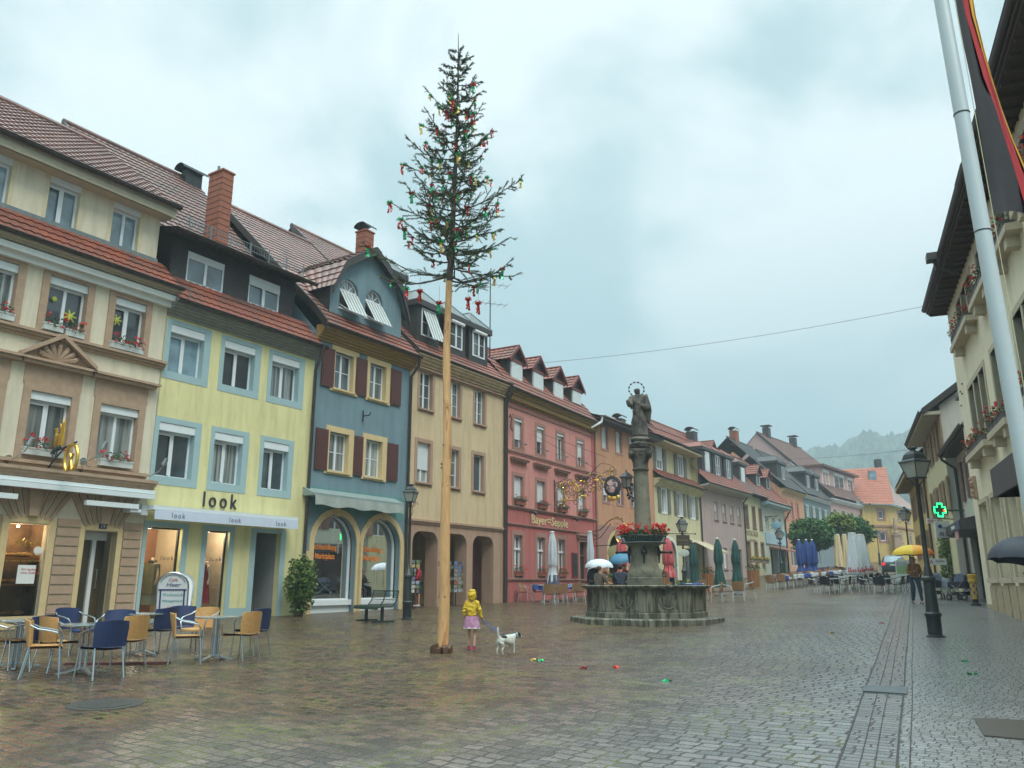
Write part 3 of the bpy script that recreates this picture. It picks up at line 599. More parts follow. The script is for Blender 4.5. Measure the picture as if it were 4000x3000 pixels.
# --- yellow house
h = House('house', 'yellow house with pale blue window borders above a clothes shop', pA, yA, 5.62, z0=.62)
for i, q in enumerate(((663, 1242, 806, 1506), (868, 1309, 1001, 1553), (1054, 1363, 1171, 1593))):
    o_ = h.rect(*q); r = h.rect(*[(670.5, 1264, 786, 1481), (881, 1327, 987, 1530), (1065.5, 1383, 1162, 1571)][i]); r = (r[0], 6.74, r[2], 8.11); o_ = (r[0]-.14, 6.53, r[2]+.22, 8.25)
    h.window(r, box=.22, glass=(G_sky, G_dark, G_cur)[i], tilt=True, surround=o_, sm=C_lblue, sproj=.012, dpt=.2)
    q = [(617, 1624, 761, 1905), (824, 1664, 963, 1921), (1016, 1694, 1146, 1939)][i]; r = h.rect(*[(623, 1650, 741.5, 1879), (840, 1687, 934, 1897), (1032, 1717, 1115, 1916)][i]); r = (r[0], 3.82, r[2]+.03, 5.3)
    h.window(r, box=.22, glass=(G_dark, G_cur, G_dark)[i], tilt=True, surround=(r[0]-.13, 3.6, r[2]+.2, 5.45), sm=C_lblue, sproj=.012, dpt=.2)
sh = [(.1, .1, 1.17, 2.47), (1.97, .1, 2.74, 2.47), (3.7, -.5, 4.66, 2.5)]
for r in sh: h.holes.append([(r[0], r[1]), (r[2], r[1]), (r[2], r[3]), (r[0], r[3])])
s = MB()
for a, b in ((0.0, .1), (1.17, 1.35), (1.8, 1.97), (2.74, 2.9), (3.5, 3.7), (4.66, 4.85)): s.box(a, -.012, -.3, b, .02, 2.62)
s.box(1.35, -.012, -.3, 1.8, .02, .32); s.box(2.9, -.012, -.3, 3.5, .02, .32)
for a, b in ((.1, 1.17), (1.97, 2.74), (3.7, 4.66)): s.box(a, -.012, 2.47 if a < 3 else 2.5, b, .02, 2.62)
s.box(.1, -.012, -.3, 1.17, .02, .1); s.box(1.97, -.012, -.3, 2.74, .02, .1)
s.build('blue_border', C_lblue, h.root)
Cint = mat('shop_interior_cream', (.5, .42, .3), .8, .15, 1.5); Lamp_w = mat('warm_spot_or_added', (1, .8, .4), emit=((1, .75, .4), 14), var=0)
for i, r in enumerate(sh[:2]):
    s = MB(); f = .04; s.box(r[0], .14, r[1], r[0]+f, .2, r[3]); s.box(r[2]-f, .14, r[1], r[2], .2, r[3]); s.box(r[0], .14, r[3]-f, r[2], .2, r[3]); s.box(r[0], .14, r[1], r[2], .2, r[1]+f); o = s.build('shop_window', Black, h.root)
    MB().quad((r[0], .17, r[1]), (r[2], .17, r[1]), (r[2], .17, r[3]), (r[0], .17, r[3])).build('glass_pane', C_glass, o)
    s = MB(); s.box(r[0]-.2, 1.9, -.1, r[2]+.5, 1.95, 2.7); s.box(r[0]-.22, .22, -.1, r[0]-.18, 1.9, 2.7); s.box(r[2]+.25, .22, -.1, r[2]+.3, 1.9, 2.7); s.box(r[0]-.2, .22, 0, r[2]+.3, 1.9, .07); s.box(r[0]-.2, .22, 2.56, r[2]+.3, 1.9, 2.62); s.build('display_back', Cint, o)
    MB().box(r[0]+.2, 1.5, .1, r[0]+(1.35 if i == 0 else .6), 1.85, 2.5).build('display_panel', mat('terracotta_panel', (.34, .17, .1), .8, .15) if i == 0 else Dark, o)
    text('look', .17, mat('lettering_grey', (.08, .08, .1), .6), o, (r[2]-.5, .15, 1.62), ext=.002, space=1.35)
    s = MB(); s.sphere((r[0]+.42, .6, 2.5), .035, 8, 5); s.build('spot_or_added_lamp', Lamp_w, o)
    ld = bpy.data.lights.new('spot_or_added_bulb', 'POINT'); ld.energy = 22; ld.color = (1, .84, .64); ld.shadow_soft_size = .08; lo_ = bpy.data.objects.new('spot_or_added_bulb', ld); COL.objects.link(lo_); lo_.location = h.world(r[0]+.42, .6, 2.4)
s = MB(); r = sh[2]; s.box(r[0]-.02, .2, -.5, r[0], 2.4, 2.6); s.box(r[2], .2, -.5, r[2]+.02, 1.5, 2.6); s.box(r[0], 2.4, -.5, r[2]+.4, 2.44, 2.6); s.box(r[0], .2, 2.5, r[2]+.4, 2.4, 2.54); s.build('passage', mat('passage_grey', (.3, .31, .31), .9, .08), h.root)
h.front(8.45, C_yel); h.shell(C_yel, 8.45, 9.5, gable=(7.4, 16.3))
h.mould('eaves_cornice', mat('grey_cornice', (.24, .24, .2), .85, .15, 5), 0, 5.62, 8.32, .42, .42, 6)
zl = h.px(791, 1997)[1]; a, b = h.px(791, 1924), h.px(952, 1997)
text('look', .62, mat('sign_anthracite', (.035, .035, .05), .4), h.root, (a[0], -.03, b[1]+.03), ext=.02, space=1.42, name='shop_lettering', xs=.78)
al, ar = h.px(601, 2027, -.55), h.px(1161, 2068, -.55); zv = al[1]
s = MB(); s.box(al[0]-.05, -.56, zv+.24, ar[0], -.1, zv+.36); s.box(al[0]-.2, -.3, zv+.1, al[0]-.02, -.02, zv+.36); s.box(ar[0]-.2, -.3, zv+.1, ar[0], -.02, zv+.24); s.build('awning_cassette', Alu, h.root)
o = MB().box(al[0], -.575, zv, ar[0], -.56, zv+.27).build('awning_valance', mat('valance_cloth', (.56, .62, .72), .8, .05), h.root)
for t in (.1, .475, .82): text('look', .2, mat('lettering_blue', (.1, .1, .16), .6), o, (al[0]+(ar[0]-al[0])*t, -.58, zv+.06), ext=.002, space=1.3, xs=.9)
# roof, dormer
rz = 16.88; q = lambda y: 8.72+(rz-8.72)*(y+.4)/(7.4+.4)
h.roof(T_org, 0, 5.62, -.4, 8.72, .6, q(.6), back=False, name='lower_roof'); h.gutter(0, 5.75, -.42, 8.75, .09)
for x in (.4, 5.1): MB().tube([(x, -.35, 8.75), (x, -.38, 9.15)], .015).tube([(x-.25, -.38, 9.13), (x+.25, -.38, 9.13)], .012).build('snow_guard', Zinc, h.root)
zd = 10.95; save = h.holes; h.holes = []
for i, r in enumerate((h.rect(737, 972, 869, 1155, .6), h.rect(976, 1067, 1090, 1193, .6))):
    r = (r[0], 9.75, r[2], 10.72); h.window(r, box=.16, closed=.0 if i == 0 else .22, glass=G_sky, y=.6, dpt=.02, tilt=i == 1, name='dormer_window')
h.front(zd+.1, Slate, q(.6)-.25, .32, 5.05, .6, name='dormer_front', depth=.04); h.holes = save
for pl in ([(.34, .6, q(.6)-.2), (.34, .6, zd+.1), (.34, 2.6, q(2.6)+.1), (.34, 2.6, q(2.6)-.1)], [(5.03, .6, q(.6)-.2), (5.03, .6, zd+.1), (5.03, 2.6, q(2.6)+.1)]): MB().prism(pl, (.04, 0, 0)).build('dormer_cheek', Slate, h.root)
h.roof(T_gry, -.05, 5.4, -.02, zd+.02, 2.3, q(2.3)+.05, back=False, name='dormer_roof'); h.gutter(-.05, 5.45, -.05, zd+.02, .08)
s = MB(); s.tube([(.5, .28, zd+.62), (5.2, .28, zd+.62)], .012, 6); s.tube([(.5, .28, zd+.4), (5.2, .28, zd+.4)], .012, 6)
for k in range(48): x = .5+.1*k; s.tube([(x, .28, zd+.36), (x, .28, zd+.64)], .007, 4)
for k in range(7): x = .6+.75*k; s.tube([(x, .28, zd+.2), (x, .28, zd+.68)], .022, 6)
s.build('snow_fence', Zinc, h.root)
h.roof(T_brn, 0, 5.62, 2.2, q(2.2), 7.4, rz, yb=14, zb=9, verge=-1)
a = h.px(866, 690, 3.1); h.chimney(a[0], 3.1, q(2.3)-.4, h.px(866, 685, 3.1)[1], .46, .76, cowl=False)
MB().tube([(a[0], 3.3, a[1]-.5), (a[0], 3.3, h.px(866, 655, 3.3)[1])], .05).build('flue_pipe', Zinc, h.root)
s = MB(); n = 8
for k in range(n): a = h.px(745, 720, 7.2); s.add([(a[0]-.6+x*.8, 7.2+.3*math.cos(math.pi*(k+e)/n), rz+.25+.22*math.sin(math.pi*(k+e)/n)) for e in (0, 1) for x in (0, 1.5)], [(0, 1, 3, 2)])
s.box(a[0]-.35, 7.05, rz-.4, a[0]+.4, 7.35, rz+.25); s.build('ridge_vent', Black, h.root)
# --- blue house
pB = (-6.65, 26.23); h = House('house', 'blue house with red-brown shutters and a bookshop in two round arches', pB, yA, 4.95, z0=.68)
for r, g, sl, su_ in (((.9, 7.5, 1.82, 8.8), G_sky, (.28, .86), (1.92, 2.5)), ((2.66, 7.5, 3.56, 8.8), G_cur, None, (3.78, 4.4))):
    h.window(r, glass=g, surround=(r[0]-.17, r[1]-.12, r[2]+.24, r[3]+.2), sm=C_cst, sproj=.05, sill=C_cst, bars=1, shutters=[x for x in (sl, su_) if x], shm=Brn)
for r, g, sl, su_ in (((.83, 4.64, 1.76, 5.96), G_cur2, (.2, .76), (2.0, 2.46)), ((2.62, 4.64, 3.5, 5.96), G_cur2, None, (3.74, 4.36))):
    h.window(r, glass=g, surround=(r[0]-.17, r[1]-.12, r[2]+.24, r[3]+.2), sm=C_cst, sproj=.05, sill=C_cst, bars=1, shutters=[x for x in (sl, su_) if x], shm=Brn)
A = [h.px(1222, 2150), h.px(1391, 2130), h.px(1414, 2150), h.px(1562, 2130)]; zcr = h.px(1317, 2010)[1]
Orange = mat('orange_lettering', (.75, .24, .04), .5, var=0)
for i in (0, 1):
    s0, s1 = A[2*i][0], A[2*i+1][0]; a_ = (s1-s0)/2; zsp = zcr-a_; inn = arch(s0, s1, .0, zsp); outp = arch(s0-.2, s1+.2, .0, zsp, a_+.2); h.holes.append(inn)
    rg = ring(inn, [(p[0], p[1]) for p in outp], -.05, .0); rg.box((s0+s1)/2-.09, -.09, zcr-.05, (s0+s1)/2+.09, 0, zcr+.28); o = rg.build('arch_surround', C_cst, h.root)
    g = arch(s0+.02, s1-.02, .42, zsp); s = MB(); s.add([(p[0], .3, p[1]) for p in g], [tuple(q) for q in tessellate_polygon([[Vector((p[0], p[1], 0)) for p in g]])]); o2 = s.build('glass_pane', C_glass, o)
    s = ring(arch(s0+.06, s1-.06, .46, zsp-.0, a_-.06), arch(s0, s1, .4, zsp), .26, .33); s.box(s0, .2, 0, s1, .34, .42); s.box(s0, .1, .25, s1, .2, .42); s.build('arch_frame', W_frame, o)
    s = MB(); s.box(s0-.3, 1.9, .3, s1+.3, 1.95, 4); s.box(s0-.3, .4, .3, s0-.26, 1.9, 4); s.box(s1+.1, .4, .3, s1+.14, 1.9, 4); s.box(s0-.3, .4, .4, s1+.1, 1.9, .46); s.box(s0-.3, .4, zcr-.5, s1+.1, 1.9, zcr-.44); s.build('display_back', mat('bookshop_interior', (.13, .12, .07), .8, .5, 1.5), o)
    rr = random.Random(i+5)
    for cn, cc in (('red', (.4, .03, .03)), ('blue', (.04, .06, .25)), ('yellow', (.55, .4, .04)), ('green', (.04, .25, .2)), ('white', (.6, .6, .55))):
        s = MB()
        for k in range(7):
            x = rr.uniform(s0+.1, s1+.3); z = rr.choice([.48, .48, .8, 1.1] if i else [.48, .48, .7]); hh = rr.uniform(.2, .42); y = rr.uniform(.45, .9); s.box(x, y, z, x+rr.uniform(.2, .42), y+.03, z+hh)
        s.build('books', mat('book_'+cn, cc, .6), o)
    zt_ = zsp-.16; text('Buchhandlung', .25, Orange, o, (s0+.08, .24, zt_), ext=.003, xs=.88, off=.006); text('am Marktplatz', .25, Orange, o, (s0+.02, .24, zt_-.3), ext=.003, xs=.84, off=.006)
    s = MB(); s.sphere((s0+.55, .7, zcr-.42), .05, 8, 5); s.sphere((s0+.9, .7, zcr-.44), .05, 8, 5); s.build('spot_or_added_lamp', Lamp_w, o); ld = bpy.data.lights.new('spot_or_added_bulb', 'POINT'); ld.energy = 14; ld.color = (1, .88, .62); ld.shadow_soft_size = .1; lo_ = bpy.data.objects.new('spot_or_added_bulb', ld); COL.objects.link(lo_); lo_.location = h.world(s0+.7, .75, zcr-.55)
h.front(9.2, C_turq if False else C_blue); h.shell(C_blue, 9.3, 8.5, gable=(6, 15.2))
MB().box(0, -.006, 3.2, 4.95, -.0, 4.05).build('turquoise_band', C_turq, h.root)
s = MB()
for a, b in ((-.0, A[0][0]-.2), (A[1][0]+.2, A[2][0]-.2), (A[3][0]+.2, 4.95)): s.box(a, -.04, -.6, b, .0, 1.95)
s.build('stone_pier', C_cst, h.root)
h.mould('eaves_cornice', C_gold, 0, 5.0, 9.02, .5, .5, 6)
va, vb = h.px(1225, 1972, -.5), h.px(1574, 2008, -.5); zv = va[1]-.02
s = MB(); s.prism([(va[0]-.05, -.02, zv+.62), (va[0]-.05, -.5, zv+.42), (va[0]-.05, -.5, zv+.34), (va[0]-.05, -.02, zv+.34)], (vb[0]-va[0]+.1, 0, 0)); s.build('awning_cassette', mat('grey_green_metal', (.25, .31, .29), .5, .1), h.root)
s = MB(); n = 40
for k in range(n+1): x = va[0]+.05+(vb[0]-va[0])*k/n; s.v += [(x, -.5, zv+.34), (x, -.53-.02*math.sin(k*.9), zv+.03+.03*math.sin(k*.55))]
s.f = [(2*k, 2*k+2, 2*k+3, 2*k+1) for k in range(n)]; s.build('awning_valance', AwnG, h.root)
rz3 = h.px(905, 812, 6)[1]; q = lambda y: 9.6+(rz3-9.6)*((y+.45)/6.45)
s = roof_patch((-.02, -.5, 9.5), (4.97, -.5, 9.5), (4.97, .1, 10.15), (-.02, .1, 10.15)); s.build('lower_roof', T_red, h.root)
q3 = lambda y: 10.15+(rz3-10.15)*((y-.1)/5.9)
h.roof(T_pnk, 0, 4.95, .1, 10.15, 6, rz3, yb=12, zb=9); h.gutter(-.05, 5.05, -.5, 9.5, .08)
v = MB(); v.prism([(-.05, -.5, 9.3), (-.05, .1, 9.95), (-.05, 6, rz3-.2), (-.05, 6, rz3+.12), (-.05, .1, 10.27), (-.05, -.5, 9.62)], (.08, 0, 0)); v.build('verge_board', GutM, h.root)
of = .1; zz = lambda x, y: h.px(x, y, of)[1]
K = [(.45, 11.05), (1.02, 12.2), (2.55, 13.25), (4.08, 12.2), (4.6, 11.0)]
wins = [(1.07, 10.5, 2.02, 11.68), (2.4, 10.5, 3.35, 11.68)]
hs = [arch(a, c, b, d-.475, .475, 10) for a, b, c, d in wins]; poly = [(.62, 10.05), (4.45, 10.05), (4.45, 11.3)]+[(4.0, 12.15), (2.55, 13.15), (1.1, 12.15), (.62, 11.3)]
h.front(0, C_blue, poly=poly, holes=hs, y=of, name='dormer_front')
for (a, b, c, d), ho in zip(wins, hs):
    inn = arch(a+.05, c-.05, b+.05, d-.475, .425, 10); s = ring(inn, ho, of+.1, of+.15); s.box(a, of+.08, d-.5, c, of+.14, d-.42)
    for k in range(1, 4): an = math.pi*k/4; s.tube([((a+c)/2, of+.12, d-.46), ((a+c)/2+.42*math.cos(an), of+.12, d-.46+.42*math.sin(an))], .013, 5)
    s.box(a-.03, of-.05, b-.06, c+.03, of+.1, b); o = s.build('arched_window', W_frame, h.root)
    s = MB(); s.add([(p[0], of+.13, p[1]) for p in ho], [tuple(q_) for q_ in tessellate_polygon([[Vector((p[0], p[1], 0)) for p in ho]])]); s.build('glass_pane', G_cur, o)
    s1_ = MB(); s2_ = MB(); n = 11
    for k in range(n):
        x0_ = a+.02+(c-a-.04)*k/n; x1_ = a+.02+(c-a-.04)*(k+1)/n
        (s1_ if k % 2 else s2_).prism([(x0_, of+.02, d-.5), (x1_, of+.02, d-.5), (x1_, of-.52, b-.22), (x0_, of-.52, b-.22)], (0, -.01, -.012))
    s1_.build('awning_stripe', mat('awning_stripe_grey', (.25, .27, .25), .8), o); s2_.build('awning_cloth', mat('awning_stripe_white', (.58, .62, .6), .8), o)
    s = MB(); s.tube([(a, of-.52, b-.22), (c, of-.52, b-.22)], .016, 6); s.tube([(a+.02, of, b+.12), (a+.02, of-.5, b-.22)], .012, 6); s.tube([(c-.02, of, b+.12), (c-.02, of-.5, b-.22)], .012, 6); s.build('awning_bar', W_frame, o)
s = MB()
for (x0_, z0_), (x1_, z1_) in zip(K, K[1:]):
    s.prism([(x0_, of-.35, z0_), (x1_, of-.35, z1_), (x1_, of-.35, z1_-.28), (x0_, of-.35, z0_-.28)] if abs(z1_-z0_) < 1.1 or True else [], (0, .1, 0))
s.build('barge_board', GutM, h.root)
# gambrel slopes of the dormer
def slope(p, q_, m, th=.3):
    (x0_, z0_), (x1_, z1_) = p, q_
    def yy(z): return max(.2, .1+5.9*(z-10.15)/(rz3-10.15))
    a, b, c, d = Vector((x0_, of-.36, z0_)), Vector((x0_, yy(z0_), z0_)), Vector((x1_, yy(z1_)+.05, z1_)), Vector((x1_, of-.36, z1_))
    return roof_patch(a, b, c, d, th=th)
slope(K[0], K[1], T_pnk).build('dormer_roof', T_pnk, h.root); slope(K[1], K[2], T_pnk).build('dormer_roof', T_brn, h.root); slope(K[4], K[3], T_pnk).build('dormer_roof', Zinc, h.root); slope(K[3], K[2], T_pnk).build('dormer_roof', Zinc, h.root)
for x in (.61, 4.42): MB().prism([(x, of+.01, 10.1), (x, of+.01, 11.3), (x, 1.5, 11.3), (x, 1.5, 11)], (.05, 0, 0)).build('dormer_cheek', Slate, h.root)
a = h.px(1425, 940, 2.6); h.chimney(a[0], 2.6, 12.0, h.px(1424, 911, 2.6)[1], .5, .55)
# downpipes between
h.pipe([(-.1, -.5, 8.7), (-.1, -.45, 8.5), (-.05, -.12, 7.9), (-.05, -.1, .0)], .055); h.pipe([(4.95, -.5, 9.45), (4.95, -.42, 9.1), (4.93, -.1, 8.75), (4.93, -.1, .0)], .055)
s = MB(); s.tube([(2.4, -.05, 6.75), (2.4, -.35, 6.75), (2.4, -.4, 6.85)], .02); s.tube([(2.4, -.05, 6.95), (2.4, -.05, 6.55)], .025); s.build('flag_holder', Black, h.root)
# --- ochre arcade house
pC = (-3.97, 30.4); h = House('house', 'ochre house with an open arcade and square dark dormers', pC, yA, 6.66, z0=.73)
for a, c in ((.6, 1.42), (2.5, 3.3), (4.36, 5.13)):
    h.window((a, 7.6, c, 9.13), glass=G_cur, bars=2, tilt=True, surround=.13, sm=C_ochb, sproj=.02, sill=C_ochb, fr=.05)
for i, (a, c) in enumerate(((.56, 1.38), (2.5, 3.28), (4.32, 5.07))):
    h.window((a, 4.7, c, 6.25), glass=(G_cur, G_cur, G_dark)[i], bars=(0, 2, 0)[i], closed=(.68, 0, 0)[i], surround=.15, sm=C_ochb, sproj=.02, sill=C_ochb, mull=i != 2)
op = [(.44, 1.99), (2.42, 3.92), (4.34, 5.89)]
for a, b in op: h.holes.append(arch(a, b, -.6, 2.4, rnd=.44))
zm = h.px(1605, 2036)[1]
h.front(9.4, C_och, zbot=zm); save = h.holes; h.holes = [x for x in save[-3:]]; h.holes2 = h.holes
# upper wall holes only
for o_ in [o for o in bpy.data.objects if o.parent == h.root and o.name.startswith('wall')]: bpy.data.objects.remove(o_)
h.holes = save[:-3]; h.front(9.4, C_och, zbot=zm); h.holes = save[-3:]; h.front(zm, C_ochb, zbot=-.6, name='arcade_wall', depth=.62); h.holes = save
h.mould('string_course', C_ochb, 0, 6.66, zm-.06, .16, .1, 2); h.mould('eaves_cornice', C_ochb, 0, 6.66, 9.1, .12, .14, 2); h.mould('eaves_cornice', C_och, 0, 6.66, 9.3, .42, .4, 4)
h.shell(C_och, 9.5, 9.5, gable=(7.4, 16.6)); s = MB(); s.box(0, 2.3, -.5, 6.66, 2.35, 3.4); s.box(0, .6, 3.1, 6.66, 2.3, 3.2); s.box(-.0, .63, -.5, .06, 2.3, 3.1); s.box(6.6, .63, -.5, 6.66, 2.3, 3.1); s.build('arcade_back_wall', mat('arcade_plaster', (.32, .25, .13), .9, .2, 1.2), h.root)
s = MB(); s.box(1.1, 2.2, 0, 1.2, 2.32, 2.6); s.box(.2, 2.2, 2.1, 2.3, 2.32, 2.18); s.box(2.2, 2.2, 0, 2.3, 2.32, 2.6); s.build('shopfront_frame', mat('sage_frame', (.22, .25, .2), .6), h.root); MB().quad((.2, 2.25, .1), (2.2, 2.25, .1), (2.2, 2.25, 2.1), (.2, 2.25, 2.1)).build('shopfront_glass', G_dark, h.root)
rz4 = 16.94; q = lambda y: 9.75+(rz4-9.75)*((y+.4)/7.8); h.roof(T_red, 0, 6.66, -.4, 9.75, 1.2, q(1.2), back=False, name='lower_roof'); h.roof(T_pnk, 0, 6.66, 1.2, q(1.2), 7.4, rz4, yb=13, zb=10, verge=-1); h.gutter(-.02, 6.75, -.4, 9.75, .08)
v = MB(); v.prism([(-.04, -.4, 9.5), (-.04, 1.6, q(1.6)-.25), (-.04, 1.6, q(1.6)+.1), (-.04, -.4, 9.85)], (.08, 0, 0)); v.build('verge_board', GutM, h.root)
def hipdormer(h, s0, s1, y, z0, z1, qf, wr, m=Slate, rm=None, glass=None, ht=.75, **kw):
    yb = y
    while qf(yb) < z1 and yb < 6: yb += .1
    s = MB(); s.box(s0, y, z0-.4, s1, yb, z1); o = s.build('dormer', m, h.root); s = MB(); e = .16
    s.box(s0-e, y-e, z1-.02, s1+e, yb, z1+.22); s.build('fascia', GutM, o)
    s = MB(); c = (s0+s1)/2; s.add([(s0-e, y-e, z1+.22), (s1+e, y-e, z1+.22), (s1+e, yb+.6, z1+.22), (s0-e, yb+.6, z1+.22), (c, y+.5, z1+.22+ht), (c, yb+1.2, z1+.22+ht)], [(0, 1, 4), (1, 2, 5, 4), (3, 0, 4, 5), (2, 3, 5)])
    for a_, b_ in (((s0-e, y-e, z1+.23), (c, y+.5, z1+.23+ht)), ((s1+e, y-e, z1+.23), (c, y+.5, z1+.23+ht)), ((c, y+.5, z1+.23+ht), (c, yb+1.2, z1+.23+ht))): s.tube([a_, b_], .03, 6)
    s.build('dormer_roof', rm or Zinc, o)
    w_ = h.window(wr, glass=glass or G_dark, y=y, hole=False, name='dormer_window', **kw); return o
for i, c in enumerate((1.42, 3.3, 5.02)):
    o = hipdormer(h, c-.72, c+.72, .3, 10.3, 11.95, q, (c-.47, 10.72, c+.47, 11.9), box=0, bars=1, glass=G_cur, fr=.06, tilt=i == 2)
    if i == 0:
        a, b = c-.4, c+.42; s1_ = MB(); s2_ = MB()
        for k in range(9):
            x0_, x1_ = a+(b-a)*k/9, a+(b-a)*(k+1)/9; (s1_ if k % 2 else s2_).prism([(x0_, .26, 11.8), (x1_, .26, 11.8), (x1_, -.28, 10.5), (x0_, -.28, 10.5)], (0, -.01, -.01))
        s1_.build('awning_stripe', MATS['awning_stripe_grey'], h.root); s2_.build('awning_cloth', MATS['awning_stripe_white'], h.root)
    else: MB().tube([(c-.45, .2, 11.86), (c+.47, .2, 11.86)], .08, 8).build('awning_roll', W_frame, h.root)
hipdormer(h, 0.9, 2.2, 2.4, 12.4, 13.9, q, (1.2, 12.9, 1.9, 13.7), box=0)
h.pipe([(6.6, -.42, 9.7), (6.6, -.35, 9.4), (6.64, -.12, 9.0), (6.64, -.1, .0)], .06, mat('dark_bronze_pipe', (.04, .035, .03), .5))
# --- pink inn
pD = (-.38, 36.01); h = House('house', 'pink inn with deep red ground floor and four gabled dormers', pD, 29.6, 10.06, z0=.82)
cx = [1.34, 3.57, 5.8, 8.22]
for i, c in enumerate(cx):
    h.window((c-.4, 6.95, c+.4, 8.32), glass=G_dark, box=.12, closed=(.68, .5, .12, .62)[i], surround=.16, sm=C_ptrim, sproj=.03, tilt=True, mull=i > 1)
    o = h.window((c-.43, 4.25, c+.43, 5.62), glass=G_dark, closed=(.72, .74, .78, .8)[i], surround=.16, sm=C_ptrim, sproj=.03, mull=False)
    s = MB(); s.box(c-.55, -.2, 7.15, c+.6, -.17, 7.18); s.box(c-.55, -.2, 7.15, c-.53, 0, 7.18); s.box(c+.57, -.2, 7.15, c+.6, 0, 7.18); s.build('guard_rail', Zinc, h.root)
    s = MB(); s.box(c-.68, -.09, 6.2, c+.68, 0, 6.3); s.box(c-.74, -.2, 6.3, c+.74, 0, 6.38); s.box(c-.78, -.25, 6.38, c+.78, 0, 6.44); s.build('cornice', C_ptrim, o)
    s = MB(); s.box(c-.58, -.24, 4.52, c+.6, -.2, 4.57); s.box(c-.56, -.22, 4.52, c-.53, 0, 4.56); s.box(c+.55, -.22, 4.52, c+.58, 0, 4.56); s.build('guard_rail', Zinc, h.root)
for c in (1.32, 3.56, 5.75):
    o = h.window((c-.42, 1.12, c+.4, 2.94), glass=G_cur, surround=.2, sm=C_ptrim, sproj=.03, mull=True, fr=.07); s = MB(); s.box(c-.42, .1, 2.28, c+.4, .16, 2.38); s.build('transom', W_frame, o)
dr = h.rect(2261, 2104, 2295, 2263); dr = (dr[0], .0, dr[2], 2.93); h.holes.append([(dr[0], dr[1]), (dr[2], dr[1]), (dr[2], dr[3]), (dr[0], dr[3])])
s = MB(); s.box(dr[0]-.16, -.05, 0, dr[0], .05, dr[3]+.15); s.box(dr[2], -.05, 0, dr[2]+.16, .05, dr[3]+.15); s.box(dr[0]-.16, -.05, dr[3], dr[2]+.16, .05, dr[3]+.15); s.box(dr[0]-.35, -.22, dr[3]+.3, dr[2]+.35, 0, dr[3]+.42); s.box(dr[0]-.28, -.12, dr[3]+.15, dr[2]+.28, 0, dr[3]+.3)
o = s.build('door', C_ptrim, h.root); MB().box(dr[0], .2, 0, dr[2], .25, dr[3]).build('door_leaf', Dark, o); s = MB(); s.box(dr[0], .14, 2.2, dr[2], .22, 2.28); s.box(dr[0]+.02, .14, 0, dr[0]+.1, .22, 2.2); s.build('door_frame', mat('brown_door_wood', (.13, .07, .04), .6), o)
zs1 = h.px(1974, 1978)[1]; zs2 = h.px(1970, 2043)[1]
h.holes_all = h.holes; up_h = [x for x in h.holes if x[0][1] > 4]; lo_h = [x for x in h.holes if x[0][1] < 4]
h.front(9.3, C_pink, zbot=zs1, holes=up_h); h.front(zs1, C_dpink, holes=lo_h, name='ground_floor_wall')
h.shell(C_pink, 9.3, 9)
h.mould('string_course', C_ptrim, 0, 10.06, 6.62, .16, .09, 2); h.mould('string_course', C_ptrim, 0, 10.06, 8.75, .07, .05, 1); h.mould('sign_moulding', C_ptrim, 0, 10.06, zs1-.06, .14, .12, 3); h.mould('sign_moulding', C_ptrim, 0, 10.06, zs2-.05, .1, .09, 2); h.mould('base_moulding', C_ptrim, 0, 10.06, .92, .12, .08, 2)
s = MB(); s.box(0, -.03, -.5, 10.06, 0, .58); s.box(0, -.025, zs2, .28, 0, zs1-.06); s.box(0, -.02, .9, .2, 0, zs2); s.box(9.7, -.03, 3, 10.06, 0, 9); s.build('pilaster', C_ptrim if False else C_dpink, h.root)
a, b = h.px(2070, 2009), h.px(2236, 2068); text('Bayer=Sepple', .58, mat('cream_lettering', (.72, .6, .3), .6, var=0), h.root, (a[0]+.05, -.02, zs2+.16), ext=.008, name='inn_lettering', shear=.12, off=.004, xs=(b[0]-a[0])/3.7)
h.mould('eaves_cornice', C_gold, 0, 10.1, 9.0, .5, .4, 5); s = MB()
for k in range(60): s.box(.1+k*.166, -.3, 9.06, .17+k*.166, -.2, 9.2)
s.build('dentils', C_gold, h.root)
q = lambda y: 9.55+(y+.45)*1.12; h.roof(T_red, 0, 10.06, -.45, 9.55, 1.0, q(1.0), back=False, name='lower_roof'); h.gutter(0, 10.15, -.46, 9.55, .08)
ztop = 14.9; h.roof(T_red, 0.2, 10.06, 1.0, q(1.0), 4.8, ztop-1.2, top0=2.2, top1=10.0, yb=10, zb=9.5)
s = roof_patch((.0, .5, 10.3), (.0, 8, 10.3), (2.2, 4.8, ztop-1.2), (2.2, 4.79, ztop-1.2)); s.build('hip_roof', T_red, h.root)
